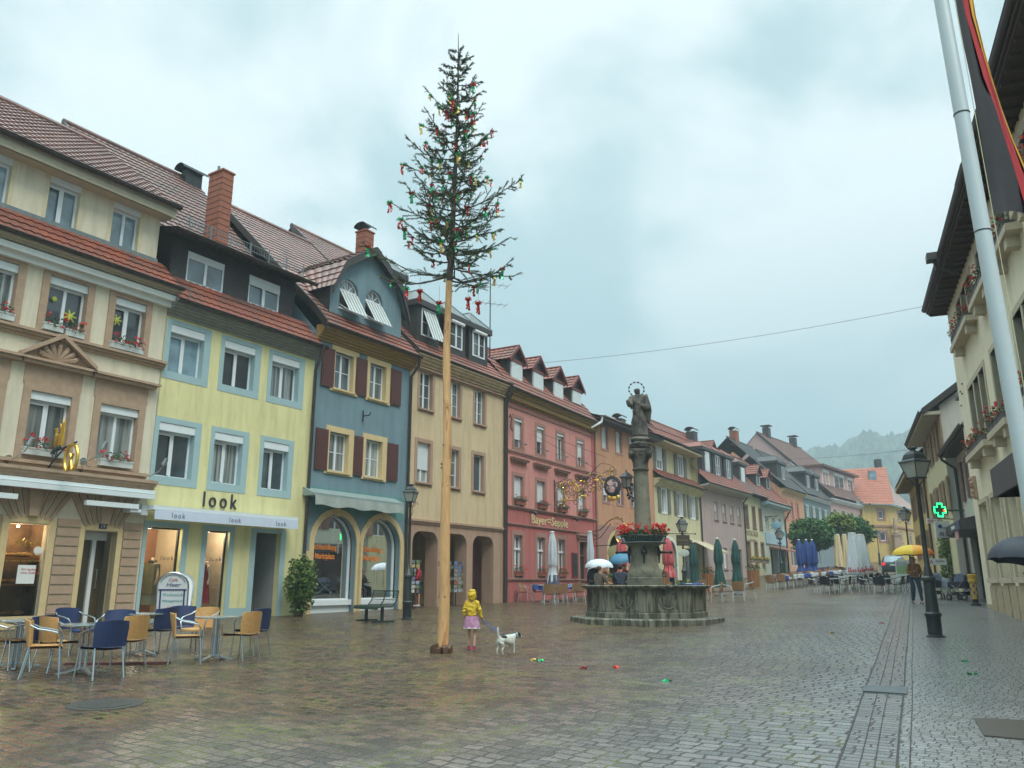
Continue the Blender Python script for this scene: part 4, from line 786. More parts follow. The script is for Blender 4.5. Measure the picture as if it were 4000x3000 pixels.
def gabledormer(h, c, hw, y, z0, z1, zg, qf, wr, tm=T_red, closed=0, m=Slate, front=None, e=.16, glass=None, trim=None):
    yb = y
    while qf(yb) < z1 and yb < 7: yb += .1
    s = MB(); s.box(c-hw, y, z0-.3, c+hw, yb, z1); s.prism([(c-hw, y, z1), (c+hw, y, z1), (c, y, zg-.05)], (0, .06, 0)); o = s.build('dormer', m, h.root)
    yg = y
    while qf(yg) < zg and yg < 8: yg += .1
    for sg in (-1, 1):
        p = roof_patch((c+sg*(hw+e), y-.2, z1-.12), (c+sg*(hw+e), yb+.3, z1-.12), (c, yg, zg), (c, y-.2, zg), th=.3); p.build('dormer_roof', tm, o)
    s = MB()
    for sg in (-1, 1): s.prism([(c+sg*(hw+e), y-.22, z1-.2), (c+sg*(hw+e), y-.22, z1-.02), (c, y-.22, zg+.08), (c, y-.22, zg-.1)], (0, .05, 0))
    s.tube([(c, y-.2, zg+.03), (c, yg, zg+.03)], .06, 6); s.box(c-hw-.1, y-.1, z1-.16, c+hw+.1, y, z1-.02); s.build('dormer_trim', trim or mat('dark_red_wood', (.16, .04, .035), .6), o)
    h.window(wr, glass=glass or G_dark, y=y, hole=False, name='dormer_window', closed=closed, mull=False, fr=.04); return o
for i, c in enumerate((1.68, 3.9, 6.2, 8.47)): gabledormer(h, c, .68, .3, 10.1, 11.3, 11.98, q, (c-.54, 10.14, c+.54, 11.22), closed=(.98, .98, .98, .72)[i])
h.pipe([(10.04, -.1, 9.3), (10.04, -.1, .1)], .055, mat('pink_pipe', (.3, .16, .12), .6)); h.pipe([(.05, -.5, 9.5), (.05, -.4, 9.2), (.1, -.12, 8.8), (.1, -.1, .0)], .05)
s = MB(); 
for c in (2.42, 7.0): s.tube([(c, -.02, 4.0), (c, -.25, 4.05)], .02); s.tube([(c, -.2, 4.1), (c, -.36, 3.95)], [.05, .09], 8)
s.build('facade_spotlight', Black, h.root)
MB().tube([(.35, -.1, 8.2), (.4, -.12, 8.35), (.5, -.12, 8.2), (.45, -.12, 7.75), (.6, -.12, 7.6)], .03, 6).build('coiled_cable', Black, h.root)
o = MB().box(*( (h.px(2231, 2157)[0], -.06, 1.1) + (h.px(2254, 2253)[0], -.02, 2.35))).build('menu_board', mat('menu_frame_red', (.3, .02, .02), .5), h.root); H5 = h; a = h.px(2231, 2157)[0]; b = h.px(2254, 2253)[0]
MB().box(a+.05, -.07, 1.15, b-.05, -.055, 2.3).build('menu_slate', mat('slate_black', (.02, .025, .025), .6), o)
# ---------------------------------------------------------------- the row further up the street
def simple(h, s0, z0, s1, z1, **kw): return h.window((s0, z0, s1, z1), **kw)
h = House('house', 'salmon house with shuttered windows and a dark low roof behind the fountain column', (4.59, 44.76), 32, 8.58, z0=1.08)
for c in (1.42, 3.35, 5.28, 7.25):
    h.window((c-.4, 8.08, c+.4, 9.38), closed=.97, surround=.13, sm=C_ptrim, sproj=.02, mull=False); h.window((c-.4, 5.05, c+.4, 6.33), closed=.7 if c < 2 or c > 7 else .1, glass=G_cur, surround=.13, sm=C_ptrim, sproj=.02, mull=False)
ho = arch(1.5, 3.9, -.5, 2.1); h.holes.append(ho); ring(ho, arch(1.3, 4.1, -.5, 2.1, 1.4), -.03, .1).build('arch_surround', C_cst, h.root)
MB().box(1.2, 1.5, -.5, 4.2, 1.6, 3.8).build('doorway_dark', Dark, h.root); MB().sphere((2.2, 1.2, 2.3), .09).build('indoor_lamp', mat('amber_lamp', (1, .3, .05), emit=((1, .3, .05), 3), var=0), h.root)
h.front(9.7, C_salm, holes=h.holes[:-1], zbot=3.7); h.front(3.7, C_ptrim, zbot=-1, holes=h.holes[-1:], name='ground_floor_wall'); h.shell(C_salm, 9.7, 9)
a = h.px(2395, 2056); text('Café', .8, mat('pink_lettering', (.55, .25, .2), .7, var=0), h.root, (a[0], -.02, a[1]-.25), shear=.3)
h.roof(T_gry, -.4, 8.7, -.7, 9.62, 3.4, 10.9, far=True, yb=9, zb=9.7); h.gutter(-.4, 8.8, -.72, 9.65); s = MB(); s.box(-.4, -.7, 9.48, 8.7, .02, 9.56); s.build('soffit', GutM, h.root)
h.pipe([(-.3, -.7, 9.6), (-.3, -.66, 9.3), (-.9, -.3, 8.9)], .07, Wht)
h.chimney(.6, 2.6, 10.2, 11.6, 1.1, .7, cowl=False, m=GutM)
# light yellow house, grey shutters, balcony-like skirt roof
h = House('house', 'light yellow house with grey-green shutters and a red roof strip under the top floor', (9.14, 52.04), 31, 9.11, z0=1.38)
for c in (2.4, 6.65): h.window((c-.45, 7.75, c+.5, 9.2), closed=.6 if c < 3 else 0, glass=G_cur, surround=.12, sm=Wht, y=.5, hole=False, shutters=[(c-1.3, c-.62), (c+.68, c+1.3)], shm=GryS)
for c in (1.7, 4.75, 7.4): h.window((c-.45, 4.8, c+.45, 6.3), glass=G_cur, surround=.12, sm=Wht, shutters=[(c-1.15, c-.6), (c+.6, c+1.15)], shm=GryS)
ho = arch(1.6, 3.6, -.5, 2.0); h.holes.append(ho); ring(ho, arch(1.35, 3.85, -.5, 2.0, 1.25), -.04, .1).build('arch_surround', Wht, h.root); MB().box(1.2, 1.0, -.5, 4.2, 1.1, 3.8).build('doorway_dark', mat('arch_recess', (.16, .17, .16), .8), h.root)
h.window((5.2, .5, 8.4, 2.6), glass=G_dark, frame=mat('dark_shop_frame', (.05, .05, .05), .5), surround=.06, sm=C_cst)
h.front(7.2, C_crm2); h.front(9.6, C_crm2, zbot=6.8, y=.5, holes=[], name='upper_wall'); h.shell(C_crm2, 9.5, 9)
h.roof(T_org, -.1, 9.2, -.6, 6.95, .55, 7.75, back=False, far=True, name='lower_roof'); h.mould('eaves_cornice', C_crm2, 0, 9.1, 6.4, .5, .5, 4); h.gutter(-.1, 9.2, -.6, 6.95)
h.roof(T_red, -.2, 9.3, -.5, 9.65, 3.2, 11.2, far=True, yb=9, zb=9.5); h.gutter(-.2, 9.3, -.52, 9.65); MB().box(-.1, -.45, 9.4, 9.2, .5, 9.5).build('soffit', C_crm2, h.root)
a = h.px(2686, 2103); b = h.px(2798, 2150, -2); s = MB(); s.quad((a[0], -.02, a[1]), (a[0]+4.0, -.02, a[1]-.1), (a[0]+4.0, -1.7, a[1]-.85), (a[0], -1.7, a[1]-.85)); s.box(a[0], -1.72, a[1]-1.0, a[0]+4.0, -1.7, a[1]-.83); s.build('awning', mat('beige_awning', (.5, .42, .28), .8, .08), h.root)
h.pipe([(9.1, -.45, 9.5), (9.05, -.1, 8.9), (9.05, -.1, 0)], .06)
h.chimney(7.6, 3.8, 10.5, 13.0, .95, .8, cowl=True); h.chimney(4.6, 4.2, 10.5, 11.9, .8, .6, cowl=True, m=GutM)
# rose house with three dormers
h = House('house', 'rose-grey house with four small upstairs windows and three linked dark dormers', (13.83, 59.85), 33.5, 9.94, z0=1.72)
for c in (3.45, 5.3, 7.1, 8.9): h.window((c-.42, 4.68, c+.42, 6.0), closed=.5, glass=G_cur, surround=.07, sm=C_rose, mull=True, sill=Stone)
for c in (5.0, 6.7): h.window((c-.5, 1.0, c+.4, 2.6), closed=.95 if c < 6 else .3, glass=G_cur, surround=.1, sm=C_rose, sill=Stone)
h.window((8.0, 0, 9.0, 2.6), glass=G_dark, mull=False, frame=GutM)
h.front(7.0, C_rose); h.shell(C_rose, 7.0, 9); q = lambda y: 7.15+(y+.9)*.98
h.roof(T_red, -.2, 10.1, -.9, 7.15, 4.0, q(4.0), far=True, yb=9, zb=7); h.gutter(-.2, 10.2, -.92, 7.15); s = MB(); s.prism([(-.2, -.9, 7.1), (-.2, .02, 7.0), (-.2, .02, 6.75), (-.2, -.8, 6.95)], (10.3, 0, 0)); s.build('soffit', mat('pale_soffit', (.4, .38, .33), .9), h.root)
for c in (2.6, 5.0, 7.6): hipdormer(h, c-1.05, c+1.05, .2, 8.2, 9.95, q, (c-.45, 8.3, c+.45, 9.85), m=Slate, rm=T_red, ht=.55, closed=.95 if c < 4 else 0, glass=G_cur, bars=1)
# gable house behind, red roof
h = House('house', 'narrow cream house with sandstone-framed windows, brown lettering and yellow flower boxes', (19.32, 68.13), 33, 5.48, z0=2.12)
for c in (1.0, 3.05, 4.98): h.window((c-.42, 4.16, c+.42, 5.95), surround=.13, sm=C_sand, mull=False, sill=C_sand, frame=C_sand, glass=G_dark, fr=.03); h.window((c-.45, 1.42, c+.4, 2.95), surround=.13, sm=C_sand, mull=False, frame=C_sand, glass=G_dark, fr=.03)
h.front(6.9, C_crm2); h.shell(C_crm2, 6.9, 9); q = lambda y: 6.95+(y+.6)*1.0; h.roof(T_brn, -.1, 5.6, -.6, 6.95, 4.2, q(4.2), far=True, yb=9, zb=7); h.gutter(-.1, 5.6, -.62, 6.95)
hipdormer(h, 1.6, 3.6, .6, 8.0, 9.6, q, (2.1, 8.1, 3.1, 9.4), rm=T_brn, ht=.5, closed=.95)
a = h.px(2931, 2091); text('MUTSCHLER', .62, mat('faded_brown_lettering', (.3, .22, .15), .8, var=0), h.root, (.35, -.02, 3.45), xs=1.02); text('Zum Salmen', .36, MATS['faded_brown_lettering'], h.root, (1.5, -.02, 2.98))
for c in (1.0, 3.0, 4.95):
    w_ = h.world(c, -.25, 1.2); t = empty('flower_box', w_, math.pi/2-h.yaw, ('nearest', 'middle', 'farthest')[int(c//2)]+' of three yellow flower boxes under the narrow cream house windows', 'flower box', 'yellow flower boxes')
    MB().box(-.5, -.12, 0, .5, .12, .2).build('box', C_sand, t); s = MB(); leafy(s, (0, -.05, .3), (.5, .2, .16), 120, .06, 3); s.build('foliage', Leaf, t); s = MB(); leafy(s, (0, -.1, .4), (.5, .2, .12), 120, .06, 4); s.build('blossoms', mat('yellow_blossom', (.6, .45, .04), .7), t)
h.pipe([(0, -.6, 6.9), (0, -.55, 6.6), (.1, -.1, 6.1), (.1, -.1, 0)], .06)
h = House('house', 'tall gabled house with a steep red roof rising behind the rose house', (15.5, 66.5), 33.5, 9.5, z0=1.9)
h.front(9.2, C_crm2, holes=[], y=.2); s = MB(); s.prism([(0, .2, -.5), (0, 9, -.5), (0, 9, 9.2), (0, 4.6, 13.4), (0, .2, 9.2)], (.1, 0, 0)); s.build('gable_wall', C_crm2, h.root)
h.roof(T_red, -.3, 9.5, -.1, 9.1, 4.6, 13.7, far=True, verge=-1); h.chimney(8.2, 3.6, 11.5, 13.6, .9, .8, m=GutM)
gabledormer(h, 8.0, .9, 1.6, 10.6, 11.6, 12.6, lambda y: 9.1+(y+.1)*.98, (7.6, 10.7, 8.4, 11.5), tm=T_org, closed=.5)
# pale green restaurant
h = House('house', 'pale green restaurant with hanging beer signs and a light blue signboard', (22.3, 72.73), 33, 7.36, z0=2.36)
for c in (1.5, 3.6, 5.8): h.window((c-.5, 4.0, c+.5, 5.2), glass=G_cur, surround=.04, sm=C_mint)
h.window((1.9, -.1, 3.0, 2.3), glass=G_dark, mull=False, frame=GutM); h.window((4.4, -.1, 6.6, 2.3), glass=G_dark, frame=GutM)
h.front(6.3, C_mint); h.shell(C_mint, 6.3, 9); q = lambda y: 6.45+(y+.8)*1.08; h.roof(T_red, -.3, 7.5, -.8, 6.45, 3.8, q(3.8), far=True, yb=9, zb=6.4); h.gutter(-.3, 7.6, -.82, 6.45); s = MB(); s.prism([(-.3, -.8, 6.2), (-.3, 0, 6.0), (-.3, 0, 6.4), (-.3, -.8, 6.45)], (7.8, 0, 0)); s.build('eaves_board', C_lblue, h.root)
for c in (1.4, 4.6): gabledormer(h, c, .75, .5, 7.9, 9.1, 9.9, q, (c-.45, 8.0, c+.45, 9.0), tm=T_org, glass=G_cur)
s = MB(); s.box(.6, -.12, 2.75, 7.0, -.02, 3.75); o = s.build('signboard', mat('light_blue_sign', (.35, .5, .55), .5, .08), h.root); text('Gasthaus', .5, mat('sign_blue_dark', (.04, .1, .25), .5, var=0), o, (3.6, -.13, 3.25)); text('Biergarten', .34, MATS['sign_blue_dark'], o, (4.0, -.13, 2.84))
s = MB(); s.prism([(1.6, -.02, 2.55), (1.6, -2.4, 2.0), (1.6, -2.4, 1.92), (1.6, -.02, 2.42)], (5.8, 0, 0)); s.box(1.6, -2.43, 1.6, 7.4, -2.4, 1.95); s.build('awning', mat('brown_red_awning', (.3, .12, .08), .8, .1), h.root)
h.pipe([(7.36, -.8, 6.4), (7.3, -.7, 6.1), (7.3, -.12, 5.2), (7.3, -.12, 0)], .07)
for x, z, rr in ((.9, 4.2, .5), (2.2, 3.55, .42)):
    s = MB(); s.tube([(x, -.05, z+.9), (x, -1.2, z+.95)], .03); s.tube([(x, -.05, z+.5), (x, -.6, z+.95)], .02); s.tube([(x, -1.0, z+.95), (x, -1.0, z+.5)], .015); o = s.build('sign_bracket', Black, h.root); s = MB(); s.sphere((x, -1.0, z+.1), rr, 14, 8, (.12, 1, .75)); s.build('oval_sign', mat('oval_sign_blue', (.25, .45, .55), .4), o)
# peach and blue-grey houses under one dark roof
h = House('house', 'peach house with pink jambs under the far dark slate roof', (26.31, 78.9), 34, 7.72, z0=2.69)
for c in (1.2, 5.1, 9): h.window((c-.4, 5.2, c+.4, 6.8), glass=G_cur, surround=.3, sm=mat('salmon_jamb', (.5, .2, .13), .8), mull=False, closed=.15) if c < 8 else None
h.window((2.7, 5.2, 3.5, 6.8), glass=G_cur, surround=.3, sm=MATS['salmon_jamb'], mull=False, closed=.15); h.window((1.5, .6, 4, 2.4), glass=G_dark)
h.front(7.9, C_peach); h.shell(C_peach, 7.9, 9, gable=(4.6, 12)); h.mould('eaves_cornice', C_cst, 0, 7.7, 7.7, .3, .4, 3)
q = lambda y: 8.0+(y+.6)*.98; h.roof(T_gry, -.3, 7.72, -.6, 8.0, 5.0, q(5.0), far=True, yb=11, zb=8)
for c in (2.6, ): hipdormer(h, c-1.5, c+1.5, .6, 9.0, 10.7, q, (c+.1, 9.2, c+1.1, 10.5), rm=T_gry, ht=.7, glass=G_cur)
h.chimney(2.0, 5.0, 12.8, 14.4, .9, .7)
h = House('house', 'blue-grey house with green shutters under the far dark slate roof', (30.62, 85.3), 34.5, 11.08, z0=3.06)
for c in (1.3, 3.9, 6.4, 8.9): h.window((c-.45, 4.7, c+.45, 6.6), glass=G_cur, surround=.1, sm=Wht, shutters=[(c-1.05, c-.55), (c+.55, c+1.05)], shm=mat('teal_shutter', (.12, .2, .19), .7))
h.window((2, .6, 5, 2.6), glass=G_dark); h.front(7.6, C_gblue); h.shell(C_gblue, 7.6, 9); h.mould('eaves_cornice', Wht, 0, 11, 7.4, .3, .4, 3)
q = lambda y: 7.75+(y+.6)*.98; h.roof(T_gry, 0, 11.3, -.6, 7.75, 4.6, q(4.6), far=True, yb=11, zb=8, top1=8.5)
for c in (4.6, 8.2): hipdormer(h, c-1.1, c+1.1, .5, 8.7, 10.4, q, (c-.45, 8.9, c+.45, 10.2), rm=T_gry, ht=.7, glass=G_cur)
# big powder-pink house with exposed gable
h = House('house', 'large powder-pink house with a bare gable and a three-window roof extension', (36.9, 94.43), 38.5, 15.56, z0=3.62)
for i, c in enumerate((1.7, 4.9, 8.3, 11.6)): h.window((c-.5, 4.7, c+.5, 6.5), glass=G_cur, mull=True, shutters=[(c-1.6, c-.6), (c+.6, c+1.6)], shm=mat('beige_shutter', (.45, .42, .3), .7, .06))
for c in (10.5, 13.2): h.window((c-.8, .9, c+.8, 2.8), glass=G_dark, surround=.1, sm=Wht)
h.front(7.7, C_ppink); s = MB(); zap = h.px(3074, 1732, 8)[1]
s.prism([(0, 0, -1), (0, 16, -1), (0, 16, 8.5), (0, 8, zap), (0, 0, 7.7)], (.2, 0, 0)); s.build('gable_wall', C_ppink, h.root)
q = lambda y: 7.9+(y+.7)*(zap-7.9)/8.7; h.roof(T_brn, -.1, 15.8, -.7, 7.9, 8, zap, far=True, yb=16, zb=8.5, verge=-1); h.mould('eaves_cornice', Wht, 0, 15.6, 7.3, .4, .5, 3)
s = MB(); s.box(.9, 1.0, 8.2, 14.6, 5.5, 11.6); o = s.build('dormer', C_ppink, h.root); s = MB(); s.box(.6, .4, 11.6, 14.9, 7.0, 11.85); s.build('dormer_roof', T_brn, o)
for a, b in ((1.7, 3.9), (6.0, 9.8), (11.4, 13.6)): h.window((a, 9.3, b, 11.3), y=1.0, hole=False, glass=G_cur, name='dormer_window', box=.25, surround=.1, sm=Wht)
for c in (3, 12.5): s = MB(); s.box(c-.4, 7.5, zap-1, c+.4, 8.3, zap+1.0); s.box(c-.6, 7.3, zap+1.2, c+.6, 8.5, zap+1.3); s.build('chimney', GutM, h.root)
# far yellow corner house with hipped orange roof
z14 = 4.7; P14 = (47.6, 104.5); hF = House('house', 'yellow corner house with a steep orange hipped roof at the end of the street', P14, 78, 10.5, z0=z14, group='houses closing the street')
h = hF
sc_ = h.px(3507, 2280)[0]; w1 = h.rect(3431, 1994, 3453, 2027); w2 = h.rect(3437, 2077, 3465, 2113)
for w_ in (w1, w2): h.window(w_, surround=.28, sm=C_ptrim, mull=False, fr=.12)
for c in (8.3,): pass
L2 = 15; 
ze_ = h.px(3450, 1972)[1]; zs_ = h.px(3450, 2054)[1]
h.front(ze_, C_yfar, s0=-3, s1=sc_); s = MB(); s.box(-3, -.15, zs_-.15, sc_+.1, 0, zs_+.1); s.build('string_course', C_ptrim, h.root)
h2y = 40
c_ = h.world(sc_, 0, 0); dd = Vector((math.sin(R(h2y)), math.cos(R(h2y))))
hh = House('house_wing', 'yellow side', (c_.x, c_.y), h2y, 26, z0=z14); r2_ = hh.root; r2_.name = 'wing'; del r2_['label'], r2_['category'], r2_['group']
s = MB(); s.box(0, 0, -2, 26, .3, ze_); s.build('wing_wall', C_yfar, r2_); s = MB(); s.box(0, -.15, zs_-.15, 26, 0, zs_+.1); s.build('string_course', C_ptrim, r2_)
for c in (4, 8.5, 13, 18): hh.window((c-.55, w1[1], c+.55, w1[3]), hole=False, surround=.25, sm=C_ptrim, mull=False); hh.window((c-.55, w2[1], c+.55, w2[3]), hole=False, surround=.25, sm=C_ptrim, mull=False)
# re-hang the wing under the same house
for o in list(r2_.children):
    o.parent = h.root; o.matrix_parent_inverse = Matrix.Identity(4)
    rel = (Matrix.Translation(h.root.location) @ Matrix.Rotation(h.root.rotation_euler.z, 4, 'Z')).inverted() @ Matrix.Translation(r2_.location) @ Matrix.Rotation(r2_.rotation_euler.z, 4, 'Z')
    o.matrix_local = rel
bpy.data.objects.remove(r2_)
e1 = h.world(-3.6, -.7, ze_); e2 = Vector((c_.x, c_.y, z14+ze_))+Vector((.9*-math.sin(R(-10)), -1.0, 0)); e3 = Vector((c_.x+dd.x*26, c_.y+dd.y*26, z14+ze_)); tp1 = Vector((h.world(-1.5, 6, 0).x, h.world(-1.5, 6, 0).y, atY(3330, 1838, 111).z)); tpr = atY(3460, 1825, 112.5); e4 = e3+Vector((-10, 6, 0))
inv = (Matrix.Translation(h.root.location) @ Matrix.Rotation(h.root.rotation_euler.z, 4, 'Z')).inverted()
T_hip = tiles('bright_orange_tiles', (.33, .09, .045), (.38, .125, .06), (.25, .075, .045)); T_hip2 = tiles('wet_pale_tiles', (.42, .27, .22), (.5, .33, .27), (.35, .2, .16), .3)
a1 = inv @ e1; a2 = inv @ e2; a3 = inv @ e3; ta = inv @ tp1; tb = inv @ tpr
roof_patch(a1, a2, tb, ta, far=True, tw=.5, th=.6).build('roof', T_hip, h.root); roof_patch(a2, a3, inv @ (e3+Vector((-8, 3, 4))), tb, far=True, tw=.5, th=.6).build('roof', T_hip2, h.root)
MB().tube([tb+Vector((-.6, .8, -.6)), tb+Vector((-.6, .8, 1.2))], .5, 4).build('chimney', GutM, h.root)
for px_, py_ in ((3405, 1858),): p = inv @ atY(px_, py_, 109); MB().box(p.x-.5, p.y-.3, p.z-.6, p.x+.5, p.y+.1, p.z+.6).build('skylight', G_sky, h.root)
n_ = h.world(sc_, -.7, 3.0); t = empty('wall_statue', n_, 0, 'small stone saint in a niche on the corner of the yellow house', 'statue'); s = MB(); s.lathe([(.5, 0), (.6, .3), (.35, .5), (.45, 1.0), (.4, 1.8), (.2, 2.2), (.24, 2.5), (.02, 2.75)], 10); s.build('figure', Stone, t, True); s = MB(); s.box(-.7, -.6, -2.8, .7, .3, -.2); s.box(-1, -.9, -3.1, 1, .3, -2.8); s.box(-.9, -.8, -.2, .9, .3, 0); s.build('pedestal', Stone, t); t.scale = (.6, .6, .8)
# ---------------------------------------------------------------- right side of the street
P1 = (16.11, 28.34); yr = 22; L1 = 24; d1 = (math.sin(R(yr)), math.cos(R(yr)))
class RHouse(House):                                          # local x runs towards the camera, -y towards the street
    def __init__(h, name, label, far, yaw, L, **kw): super().__init__(name, label, far, yaw+180, L, **kw)
C_town = plaster('townhall_plaster', (.76, .69, .5), .4); C_sill = mat('pale_sandstone_sill', (.5, .43, .31), .85, .1); Wood = mat('dark_eaves_wood', (.055, .035, .024), .7, .35, 5, .3, 8, stretch=(1, 8, 8)); Trav = mat('travertine_panel', (.42, .34, .22), .7, .3, 5, .2, 14, col2=(.24, .18, .1), c2s=7, c2lo=.5, c2hi=.7, stretch=(3, 3, .8))
h = RHouse('building', 'big cream town building with wooden eaves and geranium boxes on the right', P1, yr, L1, cat='building', group='buildings along the right side', z0=.84)
hR = h
def RR(x0, y0, x1, y1): return h.rect(x0, y0, x1, y1)
zU0, zU1 = 8.65, 10.05; zL0, zL1 = 4.85, 7.05
boxes = []
for (s0, n, z0_, z1_, st) in [(a, b, zU0, zU1, 1) for a, b in ((2.3, 3), (6.9, 2), (10.3, 2), (13.6, 3), (18, 2))]+[(a, b, zL0, zL1, 2) for a, b in ((2.4, 3), (7.0, 2), (10.4, 2), (13.7, 3), (18, 2))]:
    wd = .98; W = n*wd+(n-1)*.16
    for k in range(n): a = s0+k*(wd+.16); h.window((a, z0_, a+wd, z1_), mull=False, frame=GutM, dpt=.3, fr=.05, glass=G_dark)
    s = MB(); f = .16; s.box(s0-f, -.03, z0_-.02, s0, .3, z1_+f); s.box(s0+W, -.03, z0_-.02, s0+W+f, .3, z1_+f); s.box(s0, -.03, z1_, s0+W, .3, z1_+f)
    for k in range(1, n): a = s0+k*(wd+.16)-.16; s.box(a, -.02, z0_, a+.16, .3, z1_)
    s.build('window_surround', C_sill, h.root); s = MB(); s.box(s0-.3, -.34, z0_-.2, s0+W+.3, .1, z0_-.03)
    for a in (s0+.1, s0+W-.4): s.box(a, -.28, z0_-.45, a+.3, 0, z0_-.2)
    s.build('sill', C_sill, h.root); boxes.append((s0, W, z0_))
gl = [(1.6+2.35*k, .0, 3.15+2.35*k, 3.3) for k in range(9)]
for r in gl: h.holes.append([(r[0], .95), (r[2], .95), (r[2], r[3]), (r[0], r[3])])
s = MB(); 
for r in gl: s.box(r[0], .22, .95, r[2], .3, r[3])
s.build('stone_panels', Trav, h.root)
s = MB()
for r in gl: s.box(r[0]-.14, -.07, .9, r[0], .0, r[3]+.14); s.box(r[2], -.07, .9, r[2]+.14, 0, r[3]+.14); s.box(r[0], -.07, r[3], r[2], .0, r[3]+.14); s.box(r[0]-.2, -.1, .8, r[2]+.2, .22, .95); s.box((r[0]+r[2])/2-.05, .1, .95, (r[0]+r[2])/2+.05, .22, r[3])
s.build('window_surround', C_sill, h.root)
s = MB()
for k in range(20): s.box(1.45+1.175*k, -.05, -.4, 2.45+1.175*k, -.0, .72)
s.box(0, -.02, -.5, 24, 0, .12); s.build('plinth_panels', Trav, h.root)
h.front(10.62, C_town, depth=.3); s = MB(); s.box(-.0, .01, -1.5, .3, 12, 10.62); s.build('side_wall', C_town, h.root)
zE = 10.6; s = MB(); s.box(-.3, -.6, zE-.05, 24, .05, zE+.02)
for k in range(50): s.box(-.2+.5*k, -.56, zE-.12, -.12+.5*k, .02, zE-.05)
s.build('eaves_boards', Wood, h.root); s = MB(); s.box(-.32, -.66, zE+.02, 24, -.56, zE+.2); s.build('eaves_beam', Wood, h.root)
h.gutter(-.35, 24, -.7, zE+.2, .1); h.roof(T_brn, -.32, 24, -.6, zE+.22, 5, zE+5, far=True)
s = MB(); s.box(8.3, -.5, zE+.2, 9.6, 2, zE+1.15); s.build('dormer', Wood, h.root)
s = MB(); s.tube([(5.4, -.9, zE+.15), (5.4, -.85, zE-.25), (5.4, -.3, zE-.5)], .06); s.box(5.2, -1.1, zE+.02, 5.6, -.8, zE+.25); s.build('rainwater_head', GutM, h.root)
s = MB(); s.box(12, -1.15, 2.6, 19, -.02, 2.68); s.prism([(12, -.02, 3.45), (12, -1.2, 3.2), (12, -1.2, 2.6), (12, -.02, 2.6)], (7, 0, 0)); s.build('canopy', mat('dark_canopy', (.06, .055, .06), .5, .15), h.root)
s = MB(); s.box(1.0, -.1, 3.55, 1.35, 0, 4.3); 
for k in range(9): rr = random.Random(k); s.sphere((1.17+rr.uniform(-.1, .1), -.12, 3.65+.07*k), rr.uniform(.05, .1), 6, 4)
s.build('stone_relief', Stone, h.root)
for x, z in ((.35, 6.9), (.95, 7.2), (.6, 7.35), (1.2, 7.5)): s = MB(); s.box(x, -.04, z, x+.12, 0, z+.03); s.build('wall_slot', Black, h.root)
k = 0
names = ['top floor, far end', 'lower floor, far end']
for s0, W, z0_ in boxes:
    if s0 > 15: continue
    n = 2 if W < 2 else 3
    for j in range(n):
        c = s0+W*(j+.5)/n; fl = 'top-floor' if z0_ > 7 else 'first-floor'; wn_ = ('farthest triple window', 'window behind the flagpole', 'window right of the flagpole', 'nearest triple window')[0 if s0 < 3 else 1 if s0 < 8 else 2 if s0 < 11 else 3]
        flower_box(h.world(c, -.2, z0_-.02), h.yaw, W/n-.08, 'red geranium box %s of the %s sill, %s' % (('at far end', 'in the middle' if n == 3 else 'at near end', 'at near end')[j], fl, wn_), k, group='geranium boxes on the cream town building', boxm=mat('dark_planter', (.1, .09, .085), .7), h=.2, fh=.34, d=.24, pale=False); k += 1
# next building up: white with brown shutters and a dark shop canopy
xF = lambda s, o=0: (P1[0]+d1[0]*s-d1[1]*o, P1[1]+d1[1]*s+d1[0]*o)
C_wht = plaster('white_plaster', (.56, .54, .47), .4)
h = RHouse('building', 'white building with brown shutters and a dark shop canopy next to the cream one', xF(7.6, -.6), yr, 7.9, cat='building', group='buildings along the right side', z0=1.1)
for c in (2.0, 4.4): h.window((c-.5, 3.9, c+.5, 5.5), glass=G_dark, shutters=[(c-1.15, c-.55), (c+.55, c+1.15)], shm=mat('faded_brown_shutter', (.2, .1, .08), .8, .2))
h.holes.append([(1.0, -.4), (6.6, -.4), (6.6, 2.75), (1.0, 2.75)]); h.front(6.0, C_wht); h.shell(C_wht, 6.0, 9)
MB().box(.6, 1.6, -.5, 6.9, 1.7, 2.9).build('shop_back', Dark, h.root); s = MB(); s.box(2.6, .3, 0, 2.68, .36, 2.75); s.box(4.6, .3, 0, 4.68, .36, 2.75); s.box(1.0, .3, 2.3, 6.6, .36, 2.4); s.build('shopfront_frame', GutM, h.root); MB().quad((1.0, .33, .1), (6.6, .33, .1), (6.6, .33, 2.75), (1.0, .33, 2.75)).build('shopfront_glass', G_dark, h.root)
s = MB(); s.prism([(.8, 0, 3.0), (.8, -1.0, 2.75), (.8, -1.0, 2.4), (.8, 0, 2.4)], (6.2, 0, 0)); s.build('canopy', MATS['dark_canopy'], h.root)
s = MB(); s.box(4.2, -1.03, 2.42, 6.9, -1.0, 2.72); s.build('shop_sign', mat('shop_sign_navy', (.02, .03, .09), .4), h.root); text('Schuhstudio', .2, Wht, h.root, (4.5, -1.04, 2.5), name='shop_lettering'); s = MB(); s.box(5.0, -1.0, 2.1, 5.9, -.96, 2.4); s.build('price_sign', mat('pale_red_sign', (.5, .3, .28), .6), h.root)
h.roof(T_gry, 0, 7.9, -.6, 6.05, 4, 9.6, far=True, yb=9, zb=6.0); s = MB(); s.box(0, -.6, 5.9, 7.9, .02, 6.02); s.build('soffit', GutM, h.root); h.gutter(0, 7.9, -.66, 6.05, .09)
hipdormer(h, 3.4, 5.8, .0, 6.9, 7.8, lambda y: 6.05+(y+.6)*.72, (3.8, 7.0, 5.4, 7.7), m=Zinc, ht=.4)
h.pipe([(0.2, -.65, 6.0), (0.2, -.6, 5.8), (0.15, -.12, 5.4), (0.15, -.12, 0)], .06); 
